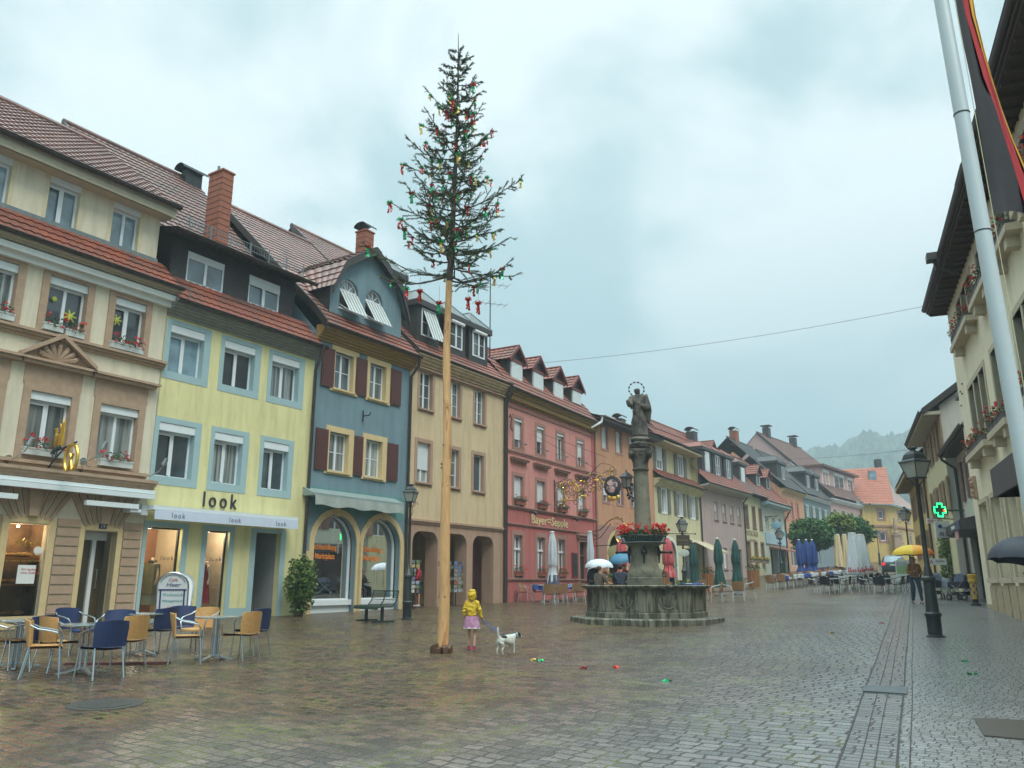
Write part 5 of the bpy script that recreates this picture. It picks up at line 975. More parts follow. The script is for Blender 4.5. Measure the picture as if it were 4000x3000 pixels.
h = RHouse('building', 'cream building with a high white gable, shutters and the pharmacy signs', xF(17.0, -.2), yr, 9.3, cat='building', group='buildings along the right side', z0=1.5)
for c in (2.4, 5.2, 8.2):
    for z in (3.2, 5.9): h.window((c-.55, z, c+.55, z+1.5), glass=G_cur, shutters=[(c-1.25, c-.6), (c+.6, c+1.25)], shm=mat('cream_brown_shutter', (.33, .22, .14), .8, .15))
h.front(7.9, C_crm2); s = MB(); s.prism([(9.1, 0, -1), (9.1, 12, -1), (9.1, 12, 7.9), (9.1, 6, 12.2), (9.1, 0, 7.9)], (.2, 0, 0)); s.build('gable_wall', C_wht, h.root)
h.roof(T_gry, -.2, 9.6, -.75, 7.65, 6, 12.5, far=True, yb=12, zb=8, verge=1); s = MB(); s.box(-.2, -.75, 7.45, 9.6, 0, 7.6); s.build('soffit', mat('cream_soffit', (.4, .36, .26), .9), h.root); h.gutter(-.2, 9.7, -.8, 7.65, .09)
h.pipe([(-.1, -.8, 7.6), (-.1, -.7, 7.4), (-.1, -.15, 7.0), (-.1, -.12, 0)], .06)
h = RHouse('building', 'farther yellow building with an overhanging wooden eave behind the pharmacy signs', xF(34, -.5), yr, 16.5, cat='building', group='buildings along the right side', z0=2.4)
for c in (3, 7, 11):
    for z in (.8, 3.5): h.window((c-.6, z, c+.6, z+1.6), glass=G_cur, shutters=[(c-1.3, c-.65), (c+.65, c+1.3)], shm=MATS['cream_brown_shutter'])
h.front(6.0, C_yfar); h.shell(C_yfar, 6.0, 9); h.roof(T_red, -.5, 16.6, -.9, 6.1, 4, 9.5, far=True); s = MB(); s.box(-.5, -.9, 5.8, 16.6, 0, 6.0)
for k in range(24): s.box(-.4+.6*k, -.85, 5.7, -.28+.6*k, 0, 5.8)
s.build('eaves_boards', mat('light_eaves_wood', (.3, .22, .1), .8, .2), h.root)
# ---------------------------------------------------------------- street furniture
Alum = mat('aluminium_tube', (.5, .54, .56), .22, .06, metal=.9); Rat = mat('tan_wicker', (.5, .28, .1), .55, .22, 30, .5, 90); RatB = mat('blue_wicker', (.014, .03, .095), .5, .2, 30, .5, 90); RatD = mat('brown_wicker', (.27, .15, .07), .6, .2, 30, .4, 60); BlkW = mat('black_mesh', (.025, .025, .035), .5, .2); DkRed = mat('dark_red_chair', (.09, .03, .03), .6, .2)
def make_chair(label, cloth, frame, cat='chair', group=None, fine=True):
    t = empty('cafe_chair', (0, 0, 0), 0, label, cat, group); k = 6 if fine else 4
    s = MB(); n = 8; m_ = 6
    for j in range(m_+1):
        for i in range(n+1):
            x = -.235+.47*i/n; y = -.23+.45*j/m_; s.v.append((x, y, .445-.018*math.cos((i/n-.5)*math.pi)+(.02 if j == 0 else 0)-.03*(j == 0)))
    s.f = [(j*(n+1)+i, j*(n+1)+i+1, (j+1)*(n+1)+i+1, (j+1)*(n+1)+i) for j in range(m_) for i in range(n)]; kk = len(s.v); s.v += [(a, b, c-.03) for a, b, c in s.v]; s.f += [tuple(q+kk for q in f)[::-1] for f in s.f]
    for i in range(n): s.f.append((i, i+1, i+1+kk, i+kk))
    s.build('seat', cloth, t, True)
    s = MB()
    for lay in (0, .022):
        for j in range(6):
            z = .44+.37*j/5
            for i in range(9): a = (i/8-.5); w_ = .235+.02*j/5; s.v.append((2*a*w_*(1 if j < 5 else .93), .205+lay+.075*j/5-.085*(2*a)**2*(.4+.6*j/5), z-(.02*(2*a)**2 if j == 5 else 0)))
    s.f = [(j*9+i, j*9+i+1, (j+1)*9+i+1, (j+1)*9+i) for j in range(5) for i in range(8)]; s.f += [tuple(q+54 for q in f)[::-1] for f in s.f]; s.f += [(45+i, 46+i, 100+i, 99+i) for i in range(8)]; s.f += [(j*9, (j+1)*9, (j+1)*9+54, j*9+54) for j in range(5)]+[(j*9+8, (j+1)*9+8, (j+1)*9+62, j*9+62) for j in range(5)]
    s.build('backrest', cloth, t, True)
    for sx in (-1, 1):
        MB().tube([(sx*.235, -.2, .43), (sx*.255, -.235, 0)], .0125, k).build('leg', frame, t, True); MB().tube([(sx*.2, .18, .43), (sx*.22, .26, 0)], .0125, k).build('leg', frame, t, True)
        MB().tube([(sx*.235, -.2, .43), (sx*.26, -.2, .55), (sx*.275, -.15, .625), (sx*.28, -.04, .655), (sx*.275, .1, .68), (sx*.25, .2, .73)], .0125, k).build('armrest', frame, t, True)
    return t
def put(t, used, p, rz, label, group=None, scale=None):
    if t.name not in used: used.add(t.name); t.location = p; t.rotation_euler = (0, 0, rz); t['label'] = label; t['group'] = group or t.get('group', ''); r = t
    else: r = copy_tree(t, p, rz, label, group)
    if scale: r.scale = (scale,)*3
    return r
USED = set()
cT = make_chair('tan', Rat, Alum, group='chairs of the bakery cafe'); cB = make_chair('blue', RatB, Alum, group='chairs of the bakery cafe')
def make_table(label, group, topm, r=.37, square=False, base='star', cat='table', h_=.72):
    t = empty('cafe_table', (0, 0, 0), 0, label, cat, group); s = MB()
    if square: s.box(-r, -r, h_-.03, r, r, h_); s.box(-r-.005, -r-.005, h_-.035, r+.005, r+.005, h_-.01)
    else: s.lathe([(r-.01, h_-.03), (r, h_-.02), (r, h_-.005), (r-.015, h_)], 28)
    s.build('tabletop', topm, t)
    s = MB()
    for x in (-.035, .035): s.tube([(x, -.03, .06), (x, -.03, h_-.03)], .018, 8); s.tube([(x, .03, .06), (x, .03, h_-.03)], .018, 8)
    s.build('column', Alum, t, True)
    s = MB()
    for k in range(4):
        a = k*math.pi/2+.5; c, q = math.cos(a), math.sin(a)
        s.prism([(.03*c-.045*q, .03*q+.045*c, .1), (.03*c+.045*q, .03*q-.045*c, .1), (.36*c+.03*q, .36*q-.03*c, .03), (.36*c-.03*q, .36*q+.03*c, .03)], (0, 0, -.025))
    s.build('base', Alum, t); return t
tblm = mat('steel_tabletop', (.42, .48, .48), .18, .08, metal=.6)
tb = make_table('table', 'round tables of the bakery cafe', tblm)
for k, (x, y, l) in enumerate(((55, 2609, 'round steel table at the left edge of the cafe'), (318, 2633, 'round steel table between the two front wicker chairs'), (552, 2559, 'round steel table standing beside the sandwich board'), (835, 2579, 'round steel table nearest the bench, right end of the cafe'))):
    put(tb, USED, gp(x, y), .3*k, l)
for x, y, c, a, l in ((-8, 2616, 'T', 100, 'tan wicker chair cut by the left picture edge'), (159, 2646, 'T', 116, 'tan wicker chair in the front row, seen from its back left'), (99, 2618, 'B', -100, 'blue wicker chair half hidden behind the front left tan chair'), (215, 2622, 'T', 150, 'tan wicker chair facing out behind the front left table'),
    (388, 2650, 'B', -128, 'blue wicker chair in the front row with its back to us'), (477, 2611, 'T', -112, 'tan wicker chair just behind the front blue chair'), (438, 2574, 'B', 10, 'blue wicker chair with its rounded top showing above the front blue chair'), (276, 2561, 'B', 70, 'blue wicker chair mostly hidden, nearest the rusticated wall'),
    (607, 2556, 'B', -118, 'blue wicker chair in front of the sandwich board'), (721, 2591, 'T', 112, 'tan wicker chair left of the right-hand table, back to the left'), (770, 2551, 'T', -15, 'tan wicker chair behind the right-hand table'), (716, 2541, 'B', 40, 'blue wicker chair behind the tan one at the right-hand table'), (935, 2578, 'T', -112, 'tan wicker chair at the right end of the cafe'), (978, 2556, 'B', -112, 'blue wicker chair at the far right end of the cafe')):
    put(cT if c == 'T' else cB, USED, gp(x, y), R(a), l, 'chairs of the bakery cafe')
p = gp(455, 2597); s = MB(); s.box(-.8, 0, 0, .8, .16, .035); s.box(-.82, -.02, .0, .82, 0, .02); o = s.build('red_plank', mat('dark_red_board', (.07, .018, .016), .5, .2)); o.location = p; o.rotation_euler = (0, 0, .12); tag(o, 'low dark red board lying under the bakery cafe chairs', 'board')
# sandwich board
p = gp(672, 2440); t = empty('sandwich_board', p, R(14), 'white arched sandwich board with handwritten offers standing behind the cafe chairs', 'sign'); t.scale = (1.2, 1.1, 1.04)
def aout(w_, h0, h1): return [(-w_, 0), (w_, 0), (w_, h0)]+[(w_*math.cos(math.pi*k/10), h0+(h1-h0)*math.sin(math.pi*k/10)) for k in range(1, 10)]+[(-w_, h0)]
for sg, nm in ((-1, 'front_panel'), (1, 'rear_panel')):
    tilt = Matrix.Rotation(sg*-.2, 4, 'X'); M = Matrix.Translation((0, sg*.26, 0)) @ tilt
    s = MB(); s.prism([(x, 0, z) for x, z in aout(.3, .95, 1.25)], (0, .02, 0), M); o = s.build(nm, mat('board_white', (.72, .77, .78), .5, .05), t)
    s = MB(); pts = [M @ Vector((x, -.005, z)) for x, z in aout(.31, .95, 1.27)]; s.tube(pts+[pts[0]], .018, 6); s.build('board_frame', Alum, o, True)
    if sg < 0:
        nv = mat('navy_print', (.03, .04, .16), .5, var=0); s = MB(); s.box(-.28, -.012, .84, .28, -.004, .87, M); s.box(-.25, -.01, .1, -.22, -.004, .84, M); s.box(.22, -.01, .1, .25, -.004, .84, M); pts = [M @ Vector((x*.85, -.01, z)) for x, z in aout(.3, .95, 1.22)[3:-1]]; s.tube(pts, .006, 4); s.build('board_print', nv, o)
        for tx, sz, x, z, mm in (('Cafe', .1, -.1, 1.06, 'print_red'), ('Heer', .14, -.14, .93, 'navy_print'), ('Frühstück', .1, -.19, .7, 'print_teal'), ('Mittagstisch', .085, -.2, .56, 'print_teal'), ('glutenfrei', .09, -.1, .4, 'print_red'), ('Eis Kaffee', .09, -.2, .24, 'print_red')):
            mm = MATS.get(mm) or mat('print_teal', (.05, .3, .35), .6, var=0); q = text(tx, sz, mm, o, (0, 0, 0), ext=.001, shear=.25); q.matrix_local = M @ Matrix.Translation((x, -.006, z)) @ Matrix.Rotation(math.pi/2, 4, 'X')
# bench
p = gp(1462, 2428); t = empty('bench', p, R(-57)+math.pi/2*0, 'dark green metal mesh bench with curved back beside the street lamp', 'bench'); Grn = mat('dark_green_metal', (.02, .05, .04), .35, .15)
def sweep(name, prof, x0, x1, th, m, par):
    s = MB(); n = len(prof); s.v = [(x, a, b) for x in (x0, x1) for a, b in prof]+[(x, a+th*.3, b-th) for x in (x0, x1) for a, b in prof]
    s.f = [(i, i+1, n+i+1, n+i) for i in range(n-1)]+[(2*n+i, 2*n+i+1, 3*n+i+1, 3*n+i)[::-1] for i in range(n-1)]; return s.build(name, m, par, True)
sweep('seat', [(-.3, .36), (-.27, .43), (-.2, .45), (0, .42), (.14, .42), (.17, .46)], -.85, .85, .02, Grn, t)
s = MB(); s.tube([(-.85, .32, .84), (.85, .32, .84)], .018); s.tube([(-.85, .3, .72), (.85, .3, .72)], .008); s.tube([(-.85, .27, .6), (.85, .27, .6)], .008)
for x in [-.85+.085*k for k in range(21)]: s.tube([(x, .17, .46), (x, .25, .55), (x, .3, .7), (x, .32, .84)], .005, 4)
s.build('backrest', Grn, t, True)
for x in (-.85, 0, .85): MB().tube([(x, -.28, .4), (x, -.1, .43), (x, .14, .42), (x, .25, .55), (x, .3, .72), (x, .32, .85)], .018).build('frame_hoop', Grn, t, True)
for x in (-.55, .55):
    s = MB(); s.box(x-.035, -.05, 0, x+.035, .02, .42); s.box(x-.04, -.32, 0, x+.04, .34, .045); s.build('leg', Grn, t)
# lamps
LampM = mat('lamp_green_black', (.025, .032, .032), .4, .15, 6); LG = mat('frosted_lamp_glass', (.36, .37, .32), .35, .12, 4)
def lamp(loc, H, lw, label, rz=.4, big=False, group='old-style street lamps', sign=None, fat=1.0):
    t = empty('street_lamp', loc, rz, label, 'street lamp', group); f = fat
    pr = [(.17*f, 0), (.17*f, .03), (.125*f, .05), (.13*f, .42), (.15*f, .45), (.15*f, .5), (.12*f, .53), (.105*f, .8), (.1*f, 1.18), (.13*f, 1.2), (.13*f, 1.26), (.09*f, 1.3), (.06*f, 1.5), (.048*f, 1.52), (.045*f, H*.5), (.036*f, H-lw*1.9), (.05*f, H-lw*1.85), (.03*f, H-lw*1.75), (.03*f, H-lw*1.55)]
    MB().lathe(pr, 16).build('pole', LampM, t, True)
    zb = H-lw*1.5; w0, w1, hh = lw*.27, lw*.46, lw*.72
    s = MB()
    for sx, sy in ((1, 1), (1, -1), (-1, 1), (-1, -1)): s.tube([(sx*w0, sy*w0, zb), (sx*w1, sy*w1, zb+hh)], .012, 5); s.tube([(sx*w1, sy*w1, zb+hh), (sx*w1*1.1, sy*w1*1.1, zb+hh+.06)], .01, 4); s.tube([(sx*.03, sy*.03, zb-.16), (sx*w0*1.0, sy*w0*1.0, zb)], .012, 5)
    s.box(-w0-.02, -w0-.02, zb-.02, w0+.02, w0+.02, zb+.01); s.build('lantern_frame', LampM, t)
    s = MB(); s.lathe([(w0*1.38, zb), (w1*1.38, zb+hh)], 4, phase=math.pi/4); s.build('lamp_glass', LG, t)
    s = MB(); s.lathe([(w1*1.55, zb+hh), (w1*1.5, zb+hh+.03), (w1*1.15, zb+hh+.08), (w1*1.1, zb+hh+.12), (w1*.95, zb+hh+.2*lw*2), (w1*.6, zb+hh+.27*lw*2), (w1*.22, zb+hh+.3*lw*2)], 4, phase=math.pi/4); s.lathe([(.05, zb+hh+.28*lw*2), (.05, H-.06), (.09, H-.05), (.09, H-.02), (.02, H)], 8); s.build('lantern_roof', LampM, t)
    MB().tube([(.04, 0, zb-.42), (.1, 0, zb-.3), (.06, 0, zb-.2), (.14, 0, zb-.12), (.19, 0, zb-.02), (.24, 0, zb-.05), (.23, 0, zb-.11)], .009, 5).build('scroll_bracket', LampM, t)
    if sign:
        s = MB(); s.tube([(-.65, 0, zb-.12), (.65, 0, zb-.12)], .018); s.sphere((-.65, 0, zb-.12), .04, 6, 4); s.sphere((.65, 0, zb-.12), .04, 6, 4); s.build('crossbar', LampM, t)
        s = MB(); s.box(-.32, -.07, zb-.66, .32, -.03, zb-.18); o = s.build('wooden_sign', mat('dark_sign_wood', (.06, .045, .03), .8, .3, 8), t); text('Ratskeller', .13, mat('dull_gold_print', (.22, .17, .08), .6, var=0), o, (-.28, -.08, zb-.45), ext=.002)
        s = MB(); s.sphere((0, -.05, zb-.98), .27, 16, 8, (1, .08, .62)); s.build('oval_sign', mat('pale_oval_sign', (.45, .5, .42), .6), t)
    return t
pL = gp(1590, 2420); lamp(pL, up(pL, 1890)-pL.z, .36, 'green-black street lamp between the bookshop bench and the arcade', -.3)
pR = gp(3655, 2489); lamp(pR, up(pR, 1745)-pR.z, .48, 'tall street lamp with a big lantern standing on the pavement at right', .35, fat=1.15)
def atdist(x, Y): r = ray(x, 2279.6); X = r[0]/r[1]*Y; return Vector((X, Y, G(X, Y)))
p = atdist(2675, 37.5); lamp(p, up(p, 2019)-p.z, .43, 'street lamp carrying a dark wooden sign right of the fountain', .2, sign=True)
p = atdist(3059, 58); lamp(p, up(p, 2062)-p.z, .48, 'street lamp in front of the pale green restaurant', .2)
p = atdist(3566, 44); lamp(p, up(p, 1979)-p.z, .48, 'street lamp rising behind the rainbow umbrella', .5)
p = atdist(3446, 92); lamp(p, up(p, 2067)-p.z, .55, 'small distant street lamp before the yellow corner house', .5); p = atdist(3640, 75); lamp(p, up(p, 2063)-p.z, .55, 'distant street lamp under the pharmacy cross', .5)
# parasols
def parasol(loc, H, m, label, group, r0=.05, r1=.22, cap=Wht, lobes=7, tie=.42, flare=1.15, skirt=.9, lean=0, txt=None, cone=False, seed=0):
    t = empty('closed_parasol', loc, seed, label, 'parasol', group)
    s = MB(); s.tube([(0, 0, .05), (0, 0, H)], .025); s.lathe([(.3, 0), (.3, .06), (.06, .09), (.04, .3)], 16); s.build('pole', Alum, t)
    zb = skirt; hh = H-zb
    if cone: prof = [(r1*1.0, zb), (r1*.98, zb+hh*.1), (r1*.8, zb+hh*.4), (r1*.62, zb+hh*.7), (r1*.5, zb+hh*.95), (r1*.45, zb+hh*.985), (.02, H)]
    else: prof = [(r1*flare, zb), (r1*1.12, zb+hh*.1), (r1*.72, zb+hh*tie*.8), (r1*.68, zb+hh*tie), (r1*.9, zb+hh*tie*1.15), (r1*.95, zb+hh*.6), (r1*.7, zb+hh*.85), (r0*1.2, zb+hh*.98), (.02, H)]
    fp = []
    for (a, b), (c, d) in zip(prof, prof[1:]):
        for k in range(3): fp.append((a+(c-a)*k/3, b+(d-b)*k/3))
    fp.append(prof[-1]); rr = random.Random(seed)
    s = MB(); s.lathe(fp, 56, wob=lambda a, z: 1+.13*math.cos(a*lobes+1.3*math.sin(z*1.1))+.06*math.cos(a*lobes*2.3+z*3)); s.build('canopy', m, t, True)
    s = MB(); s.lathe([(r1*.5 if cone else r0, H-.03), (r1*.52 if cone else r0*1.6, H-.01), (r1*.5 if cone else r0*1.5, H+.03), (.01, H+.05)], 14); s.build('cap', cap, t)
    if txt:
        s = MB(); mm = mat('red_lettering', (.5, .02, .03), .5, var=0)
        for k in range(10):
            a = -math.pi/2-1.2+.27*k-seed; rr_ = r1*1.16; h_ = .16+.1*(k in (0, 1, 4, 6)); s.tube([(rr_*math.cos(a), rr_*math.sin(a), zb+.1), (rr_*math.cos(a), rr_*math.sin(a), zb+.1+h_)], .028, 5); s.tube([(rr_*math.cos(a), rr_*math.sin(a), zb+.2), (rr_*math.cos(a+.13), rr_*math.sin(a+.13), zb+.13)], .024, 5)
        s.build('red_lettering', mm, t)
    return t
cloths = dict(grey=mat('grey_white_canvas', (.5, .54, .57), .8, .1, 2), red=mat('faded_red_canvas', (.5, .09, .1), .8, .18, 2, col2=(.6, .3, .3), c2s=3, c2lo=.55, c2hi=.75), green=mat('dark_green_canvas', (.015, .07, .06), .8, .2, 2), blue=mat('blue_canvas', (.02, .055, .22), .8, .15, 2), beige=mat('beige_canvas', (.62, .5, .3), .8, .08, 2), white=mat('white_canvas', (.62, .66, .68), .8, .06, 2))
def para(x, yb_, yt, m, label, group, Y=None, wpx=None, **kw):
    p = gp(x, yb_) if Y is None else atdist(x, Y); H = up(p, yt)-p.z; r1 = (wpx/2)/3245*p.y if wpx else .22
    return parasol(p, H, cloths[m], label, group, r1=r1, **kw)
gi = 'closed parasols along the street cafes'
o = para(2160, 2352, 2079, 'grey', 'closed grey-white parasol with a dark hem in front of the pink inn windows', gi, wpx=36, tie=.32, seed=1, skirt=.75, r0=.07); s = MB(); s.lathe([(.3, .72), (.24, .95), (.2, 1.15)], 30, wob=lambda a, z: 1+.12*math.cos(a*6)); s.build('dark_hem', mat('slate_blue_canvas', (.06, .07, .11), .8), o)
para(2310, 2345, 2077, 'grey', 'closed grey-white parasol right of the pink inn door', gi, wpx=28, tie=.3, seed=2, r0=.07)
para(2434, 2335, 2105, 'red', 'closed faded red parasol left behind the fountain column', gi, wpx=44, tie=.3, seed=3); para(2617, 2330, 2100, 'red', 'closed faded red parasol right of the fountain, with a bulging hem', gi, wpx=44, tie=.3, seed=4, flare=1.25)
para(2716, 0, 2118, 'green', 'closed dark green parasol nearest the lamp with the wooden sign', gi, Y=42, wpx=34, seed=5, tie=.45, skirt=.35); para(2812, 0, 2104, 'green', 'closed dark green parasol beside the tall wooden planter', gi, Y=40, wpx=36, seed=6, tie=.45, skirt=.4); para(2880, 0, 2108, 'green', 'closed dark green parasol, rightmost of the three green ones', gi, Y=41, wpx=34, seed=7, tie=.45, skirt=.4)
for k, (x, l) in enumerate(((3134, 'leftmost'), (3163, 'middle'), (3186, 'rightmost'))): para(x, 0, 2109, 'blue', l+' of the three closed blue parasols with white caps', gi, Y=57, wpx=30, seed=8+k, tie=.25, skirt=.5)
para(3287, 0, 2088, 'beige', 'closed beige parasol with a pointed hood, left one of two', gi, Y=66, wpx=36, cone=True, seed=11, skirt=.6); para(3315, 0, 2088, 'beige', 'closed beige parasol with a pointed hood, right one behind the white parasols', gi, Y=66.5, wpx=34, cone=True, seed=12, skirt=.6)
para(3347, 0, 2083, 'white', 'big closed white parasol with red lettering, left one of the pair', gi, Y=46, wpx=58, cone=True, seed=0, skirt=.75, txt=1, lobes=9); para(3378, 0, 2089, 'white', 'big closed white parasol with red lettering, right one of the pair', gi, Y=46.6, wpx=60, cone=True, seed=.4, skirt=.8, txt=1, lobes=9)
# chairs and tables up the street
cW = make_chair('w', RatD, mat('light_alu_tube', (.6, .63, .63), .35, .05, metal=.4), group='brown wicker chairs by the inns', fine=False); cK = make_chair('k', BlkW, mat('pale_metal_tube', (.6, .66, .66), .3, .05, metal=.3), group='black chairs with white frames', fine=False); cR = make_chair('r', DkRed, mat('dark_tube', (.12, .08, .07), .4), group='dark red chairs under the trees', fine=False)
for x, y, a, l in ((2052, 2352, 65, 'brown wicker chair standing alone at the left of the pink inn terrace'), (2105, 2350, 80, 'brown wicker chair behind the dark-hemmed parasol'), (2148, 2362, 175, 'brown wicker chair with its round back to us before the pink inn'), (2190, 2360, 200, 'brown wicker chair tilted against the table nearest the fountain'), (2225, 2352, -110, 'brown wicker chair turned left beside the fountain basin'), (2262, 2350, 190, 'brown wicker chair touching the left edge of the fountain'), (2175, 2338, 20, 'brown wicker chair behind the blue tablecloth of the pink inn')):
    put(cW, USED, gp(x, y), R(a), l, 'brown wicker chairs by the inns')
lb = 'brown wicker chair in the crowded terrace rows beyond the fountain'
r_ = random.Random(2)
for x, Y in ((2455, 36.5), (2545, 37), (2600, 36), (2660, 37.5), (2735, 39), (2520, 39), (2795, 34.5), (2838, 34.8), (2882, 35.6), (2925, 37)):
    put(cW, USED, atdist(x, Y), R(r_.choice([150, 190, -100, 80])+r_.uniform(-20, 20)), lb, 'wicker chairs in the rows beyond the fountain')
for k in range(8):
    put(cW, USED, atdist(3012+k*36, 44.5+k*1.5), R(160+r_.uniform(-20, 20)), lb, 'wicker chairs in the rows beyond the fountain')
    put(cW, USED, atdist(3030+k*35, 47.3+k*1.5), R(-20+r_.uniform(-20, 20)), lb, 'wicker chairs in the rows beyond the fountain')
for k in range(18): put(cR, USED, atdist(3205+(k % 9)*27+r_.uniform(-6, 6), 62+(k//10)*3+r_.uniform(-.6, .6)), R(r_.uniform(0, 360)), 'small dark red chair on the shaded terrace under the trees', 'dark red chairs under the trees')
def cloth_table(p, label, group, cl):
    t = empty('covered_table', p, r_.uniform(0, 1), label, 'table', group); s = MB(); s.tube([(0, 0, 0), (0, 0, .72)], .03); s.lathe([(.28, 0), (.28, .04), (.03, .08)], 10); s.build('column', Alum, t)
    s = MB(); s.box(-.42, -.42, .7, .42, .42, .73); s.build('tabletop', Wht, t); return t
def tcloth(p, label, group, cl, rz=0):
    s = MB(); n = 24; s.v = []
    for z, rr in ((.735, .0), (.735, .43), (.7, .455), (.5, .47)):
        for k in range(n): a = 2*math.pi*k/n; q = rr/max(abs(math.cos(a)), abs(math.sin(a)))**.7*(1+(.05*math.sin(k*2.1) if z < .6 else 0)); s.v.append((q*math.cos(a), q*math.sin(a), z+(.03*math.sin(k*1.7) if z < .6 else 0)))
    for j in range(3):
        for k in range(n): s.f.append((j*n+k, j*n+(k+1) % n, (j+1)*n+(k+1) % n, (j+1)*n+k))
    o = s.build('tablecloth', cl); o.location = p; o.rotation_euler = (0, 0, rz); return tag(o, label, 'tablecloth', group)
BlueC = mat('blue_tablecloth', (.02, .06, .25), .7, .15, 3)
for x, Y, l in ((2120, 37, 'left blue cloth on a table in front of the pink inn'), (2205, 37.2, 'right blue cloth on a table in front of the pink inn'), (2250, 38.5, 'blue cloth on the table by the inn door'), (2700, 36.4, 'blue cloth on a table right of the fountain pedestal')):
    p = atdist(x, Y); cloth_table(p, 'table under the '+l, 'cloth-covered tables', 0); tcloth(p, l, 'blue tablecloths', BlueC)
for k in range(9):
    p = atdist(3045+k*30, 46.5+k*1.2); cloth_table(p, 'small table in the long terrace row beyond the fountain', 'terrace row tables', 0); tcloth(p, 'pale blue and white tablecloth in the long terrace row', 'terrace row tablecloths', BlueC if k % 3 == 0 else mat('pale_tablecloth', (.45, .5, .52), .7))
tk = make_table('t', 'white tables with black chairs', mat('white_tabletop', (.6, .66, .66), .3, .04), r=.4, square=True)
A0 = uv(*gp(3245, 2318)[:2]); 
for i in range(2):
    for j in range(5):
        u, v = A0[0]+j*1.75, A0[1]+i*2.35+j*.05; X, Y = xy(u, v); p = Vector((X, Y, G(X, Y)))
        row = ('front', 'second', 'third', 'fourth', 'rear')[j]; side = ('left', 'right')[i]
        put(tk, USED, p, -YA, '%s row white square table in the %s column of black chairs' % (row, side), 'white tables with black chairs')
        for q, (du, dv, a, w_) in enumerate(((0, -.72, 90, 'left of'), (0, .72, -90, 'right of'), (-.7, 0, 180, 'before'))):
            if q == 2 and j > 1: continue
            X, Y = xy(u+du, v+dv); put(cK, USED, Vector((X, Y, G(X, Y))), -YA+R(a)+r_.uniform(-.25, .25), 'black chair %s the %s row white table, %s column' % (w_, row, side), 'black chairs with white frames')
# planters
def barrel(p, H, r, label, seed, fl='red'):
    t = empty('wooden_planter', p, 0, label, 'planter', 'tall wooden planters'); s = MB(); s.lathe([(r*.82, 0), (r, H), (r*.92, H), (r*.9, H-.06)], 14)
    for k in range(14): a = 2*math.pi*k/14; s.tube([(r*.84*math.cos(a), r*.84*math.sin(a), 0), (r*1.02*math.cos(a), r*1.02*math.sin(a), H)], .035, 5)
    s.build('barrel', mat('orange_brown_wood', (.3, .14, .05), .7, .25, 5, stretch=(6, 6, .6)), t); s = MB(); leafy(s, (0, 0, H+.12), (r*1.3, r*1.3, .22), 240, .05, seed); s.build('foliage', mat('olive_foliage', (.05, .08, .02), .8, .4, 9), t); s = MB(); leafy(s, (0, 0, H+.25), (r*1.2, r*1.2, .12), 50, .045, seed+1); s.build('blossoms', mat('orange_red_blossom', (.35, .06, .03), .7), t)
p = gp(2769, 2316); barrel(p, 1.0, .28, 'tall wooden planter standing between the fountain and the green parasols', 1); p = atdist(2584, 36); barrel(p, 1.0, .28, 'wooden planter just right of the fountain pedestal', 2); p = atdist(2364, 38); barrel(p, 1.0, .28, 'wooden planter behind the people with the white umbrella', 3); p = atdist(2945, 50); barrel(p, 1.0, .34, 'wooden planter before the cream house with yellow flower boxes', 4)
def bush(name, p, ext, n, label, cat, leafm, seed, size=.06, stem=None, cz=None, sc_=1, group=None):
    t = empty(name, p, 0, label, cat, group); r = random.Random(seed); s = MB(); cz = ext[2] if cz is None else cz
    for k in range(n//22):
        while True:
            q = Vector((r.uniform(-1, 1), r.uniform(-1, 1), r.uniform(-1, 1)))
            if .35 < q.length < 1: break
        leafy(s, (q.x*ext[0], q.y*ext[1], cz+q.z*ext[2]), (size*3.2, size*3.2, size*2.2), 22, size, r.random(), .5)
    s.build('foliage' if name != 'tree' else 'crown', leafm, t); return t
Lf = mat('bush_leaves', (.07, .13, .025), .6, .5, 3, col2=(.15, .22, .035), c2s=1.6, c2lo=.45, c2hi=.65)
p = atdist(2666, 36.5); bush('bush', p, (.33, .33, .45), 900, 'round green bush in a tub right of the fountain', 'bush', Lf, 5)
p = gp(1168, 2409); t = bush('bush', p, (.42, .42, .85), 3600, 'tall leafy green bush against the yellow house corner', 'bush', Lf, 9, .05, cz=.95); s = MB()
for k in range(6): s.tube([(.05*k-.15, 0, 0), (.1*k-.3, .05, 1.2)], .02, 5)
s.build('stems', mat('bark', (.08, .06, .04), .9), t)
# trees far up
Lt = mat('maple_leaves', (.035, .11, .018), .65, .5, .8, col2=(.075, .17, .025), c2s=.5); Lt2 = mat('yellowish_leaves', (.12, .17, .02), .65, .4, .8)
for x, Y, ex, zc, m, l, sd in ((3188, 68, (1.8, 1.8, 1.25), 3.35, Lt, 'broad dark green tree, left of the two behind the parasols', 1), (3336, 72, (2.0, 1.9, 1.35), 3.5, Lt, 'tree with darker foliage on its right, right one behind the parasols', 2), (3300, 70, (1.1, 1.3, 1.0), 4.1, Lt2, 'small yellowish-green tree between the two darker ones', 3)):
    p = atdist(x, Y); t = bush('tree', p, ex, 11000 if sd < 3 else 4500, l, 'tree', m, sd, .13, cz=zc, group='trees in the middle of the street'); s = MB(); s.tube([(0, 0, -.2), (.1, 0, 1.5), (0, 0, zc)], [.2, .15, .08], 8)
    for k in range(7): a = k*.9; s.tube([(0, 0, zc-1.6+.15*k), (ex[0]*.7*math.cos(a), ex[1]*.7*math.sin(a), zc+.3)], [.07, .02], 5)
    s.build('trunk', mat('dark_bark', (.04, .035, .03), .9, .3, 8), t)
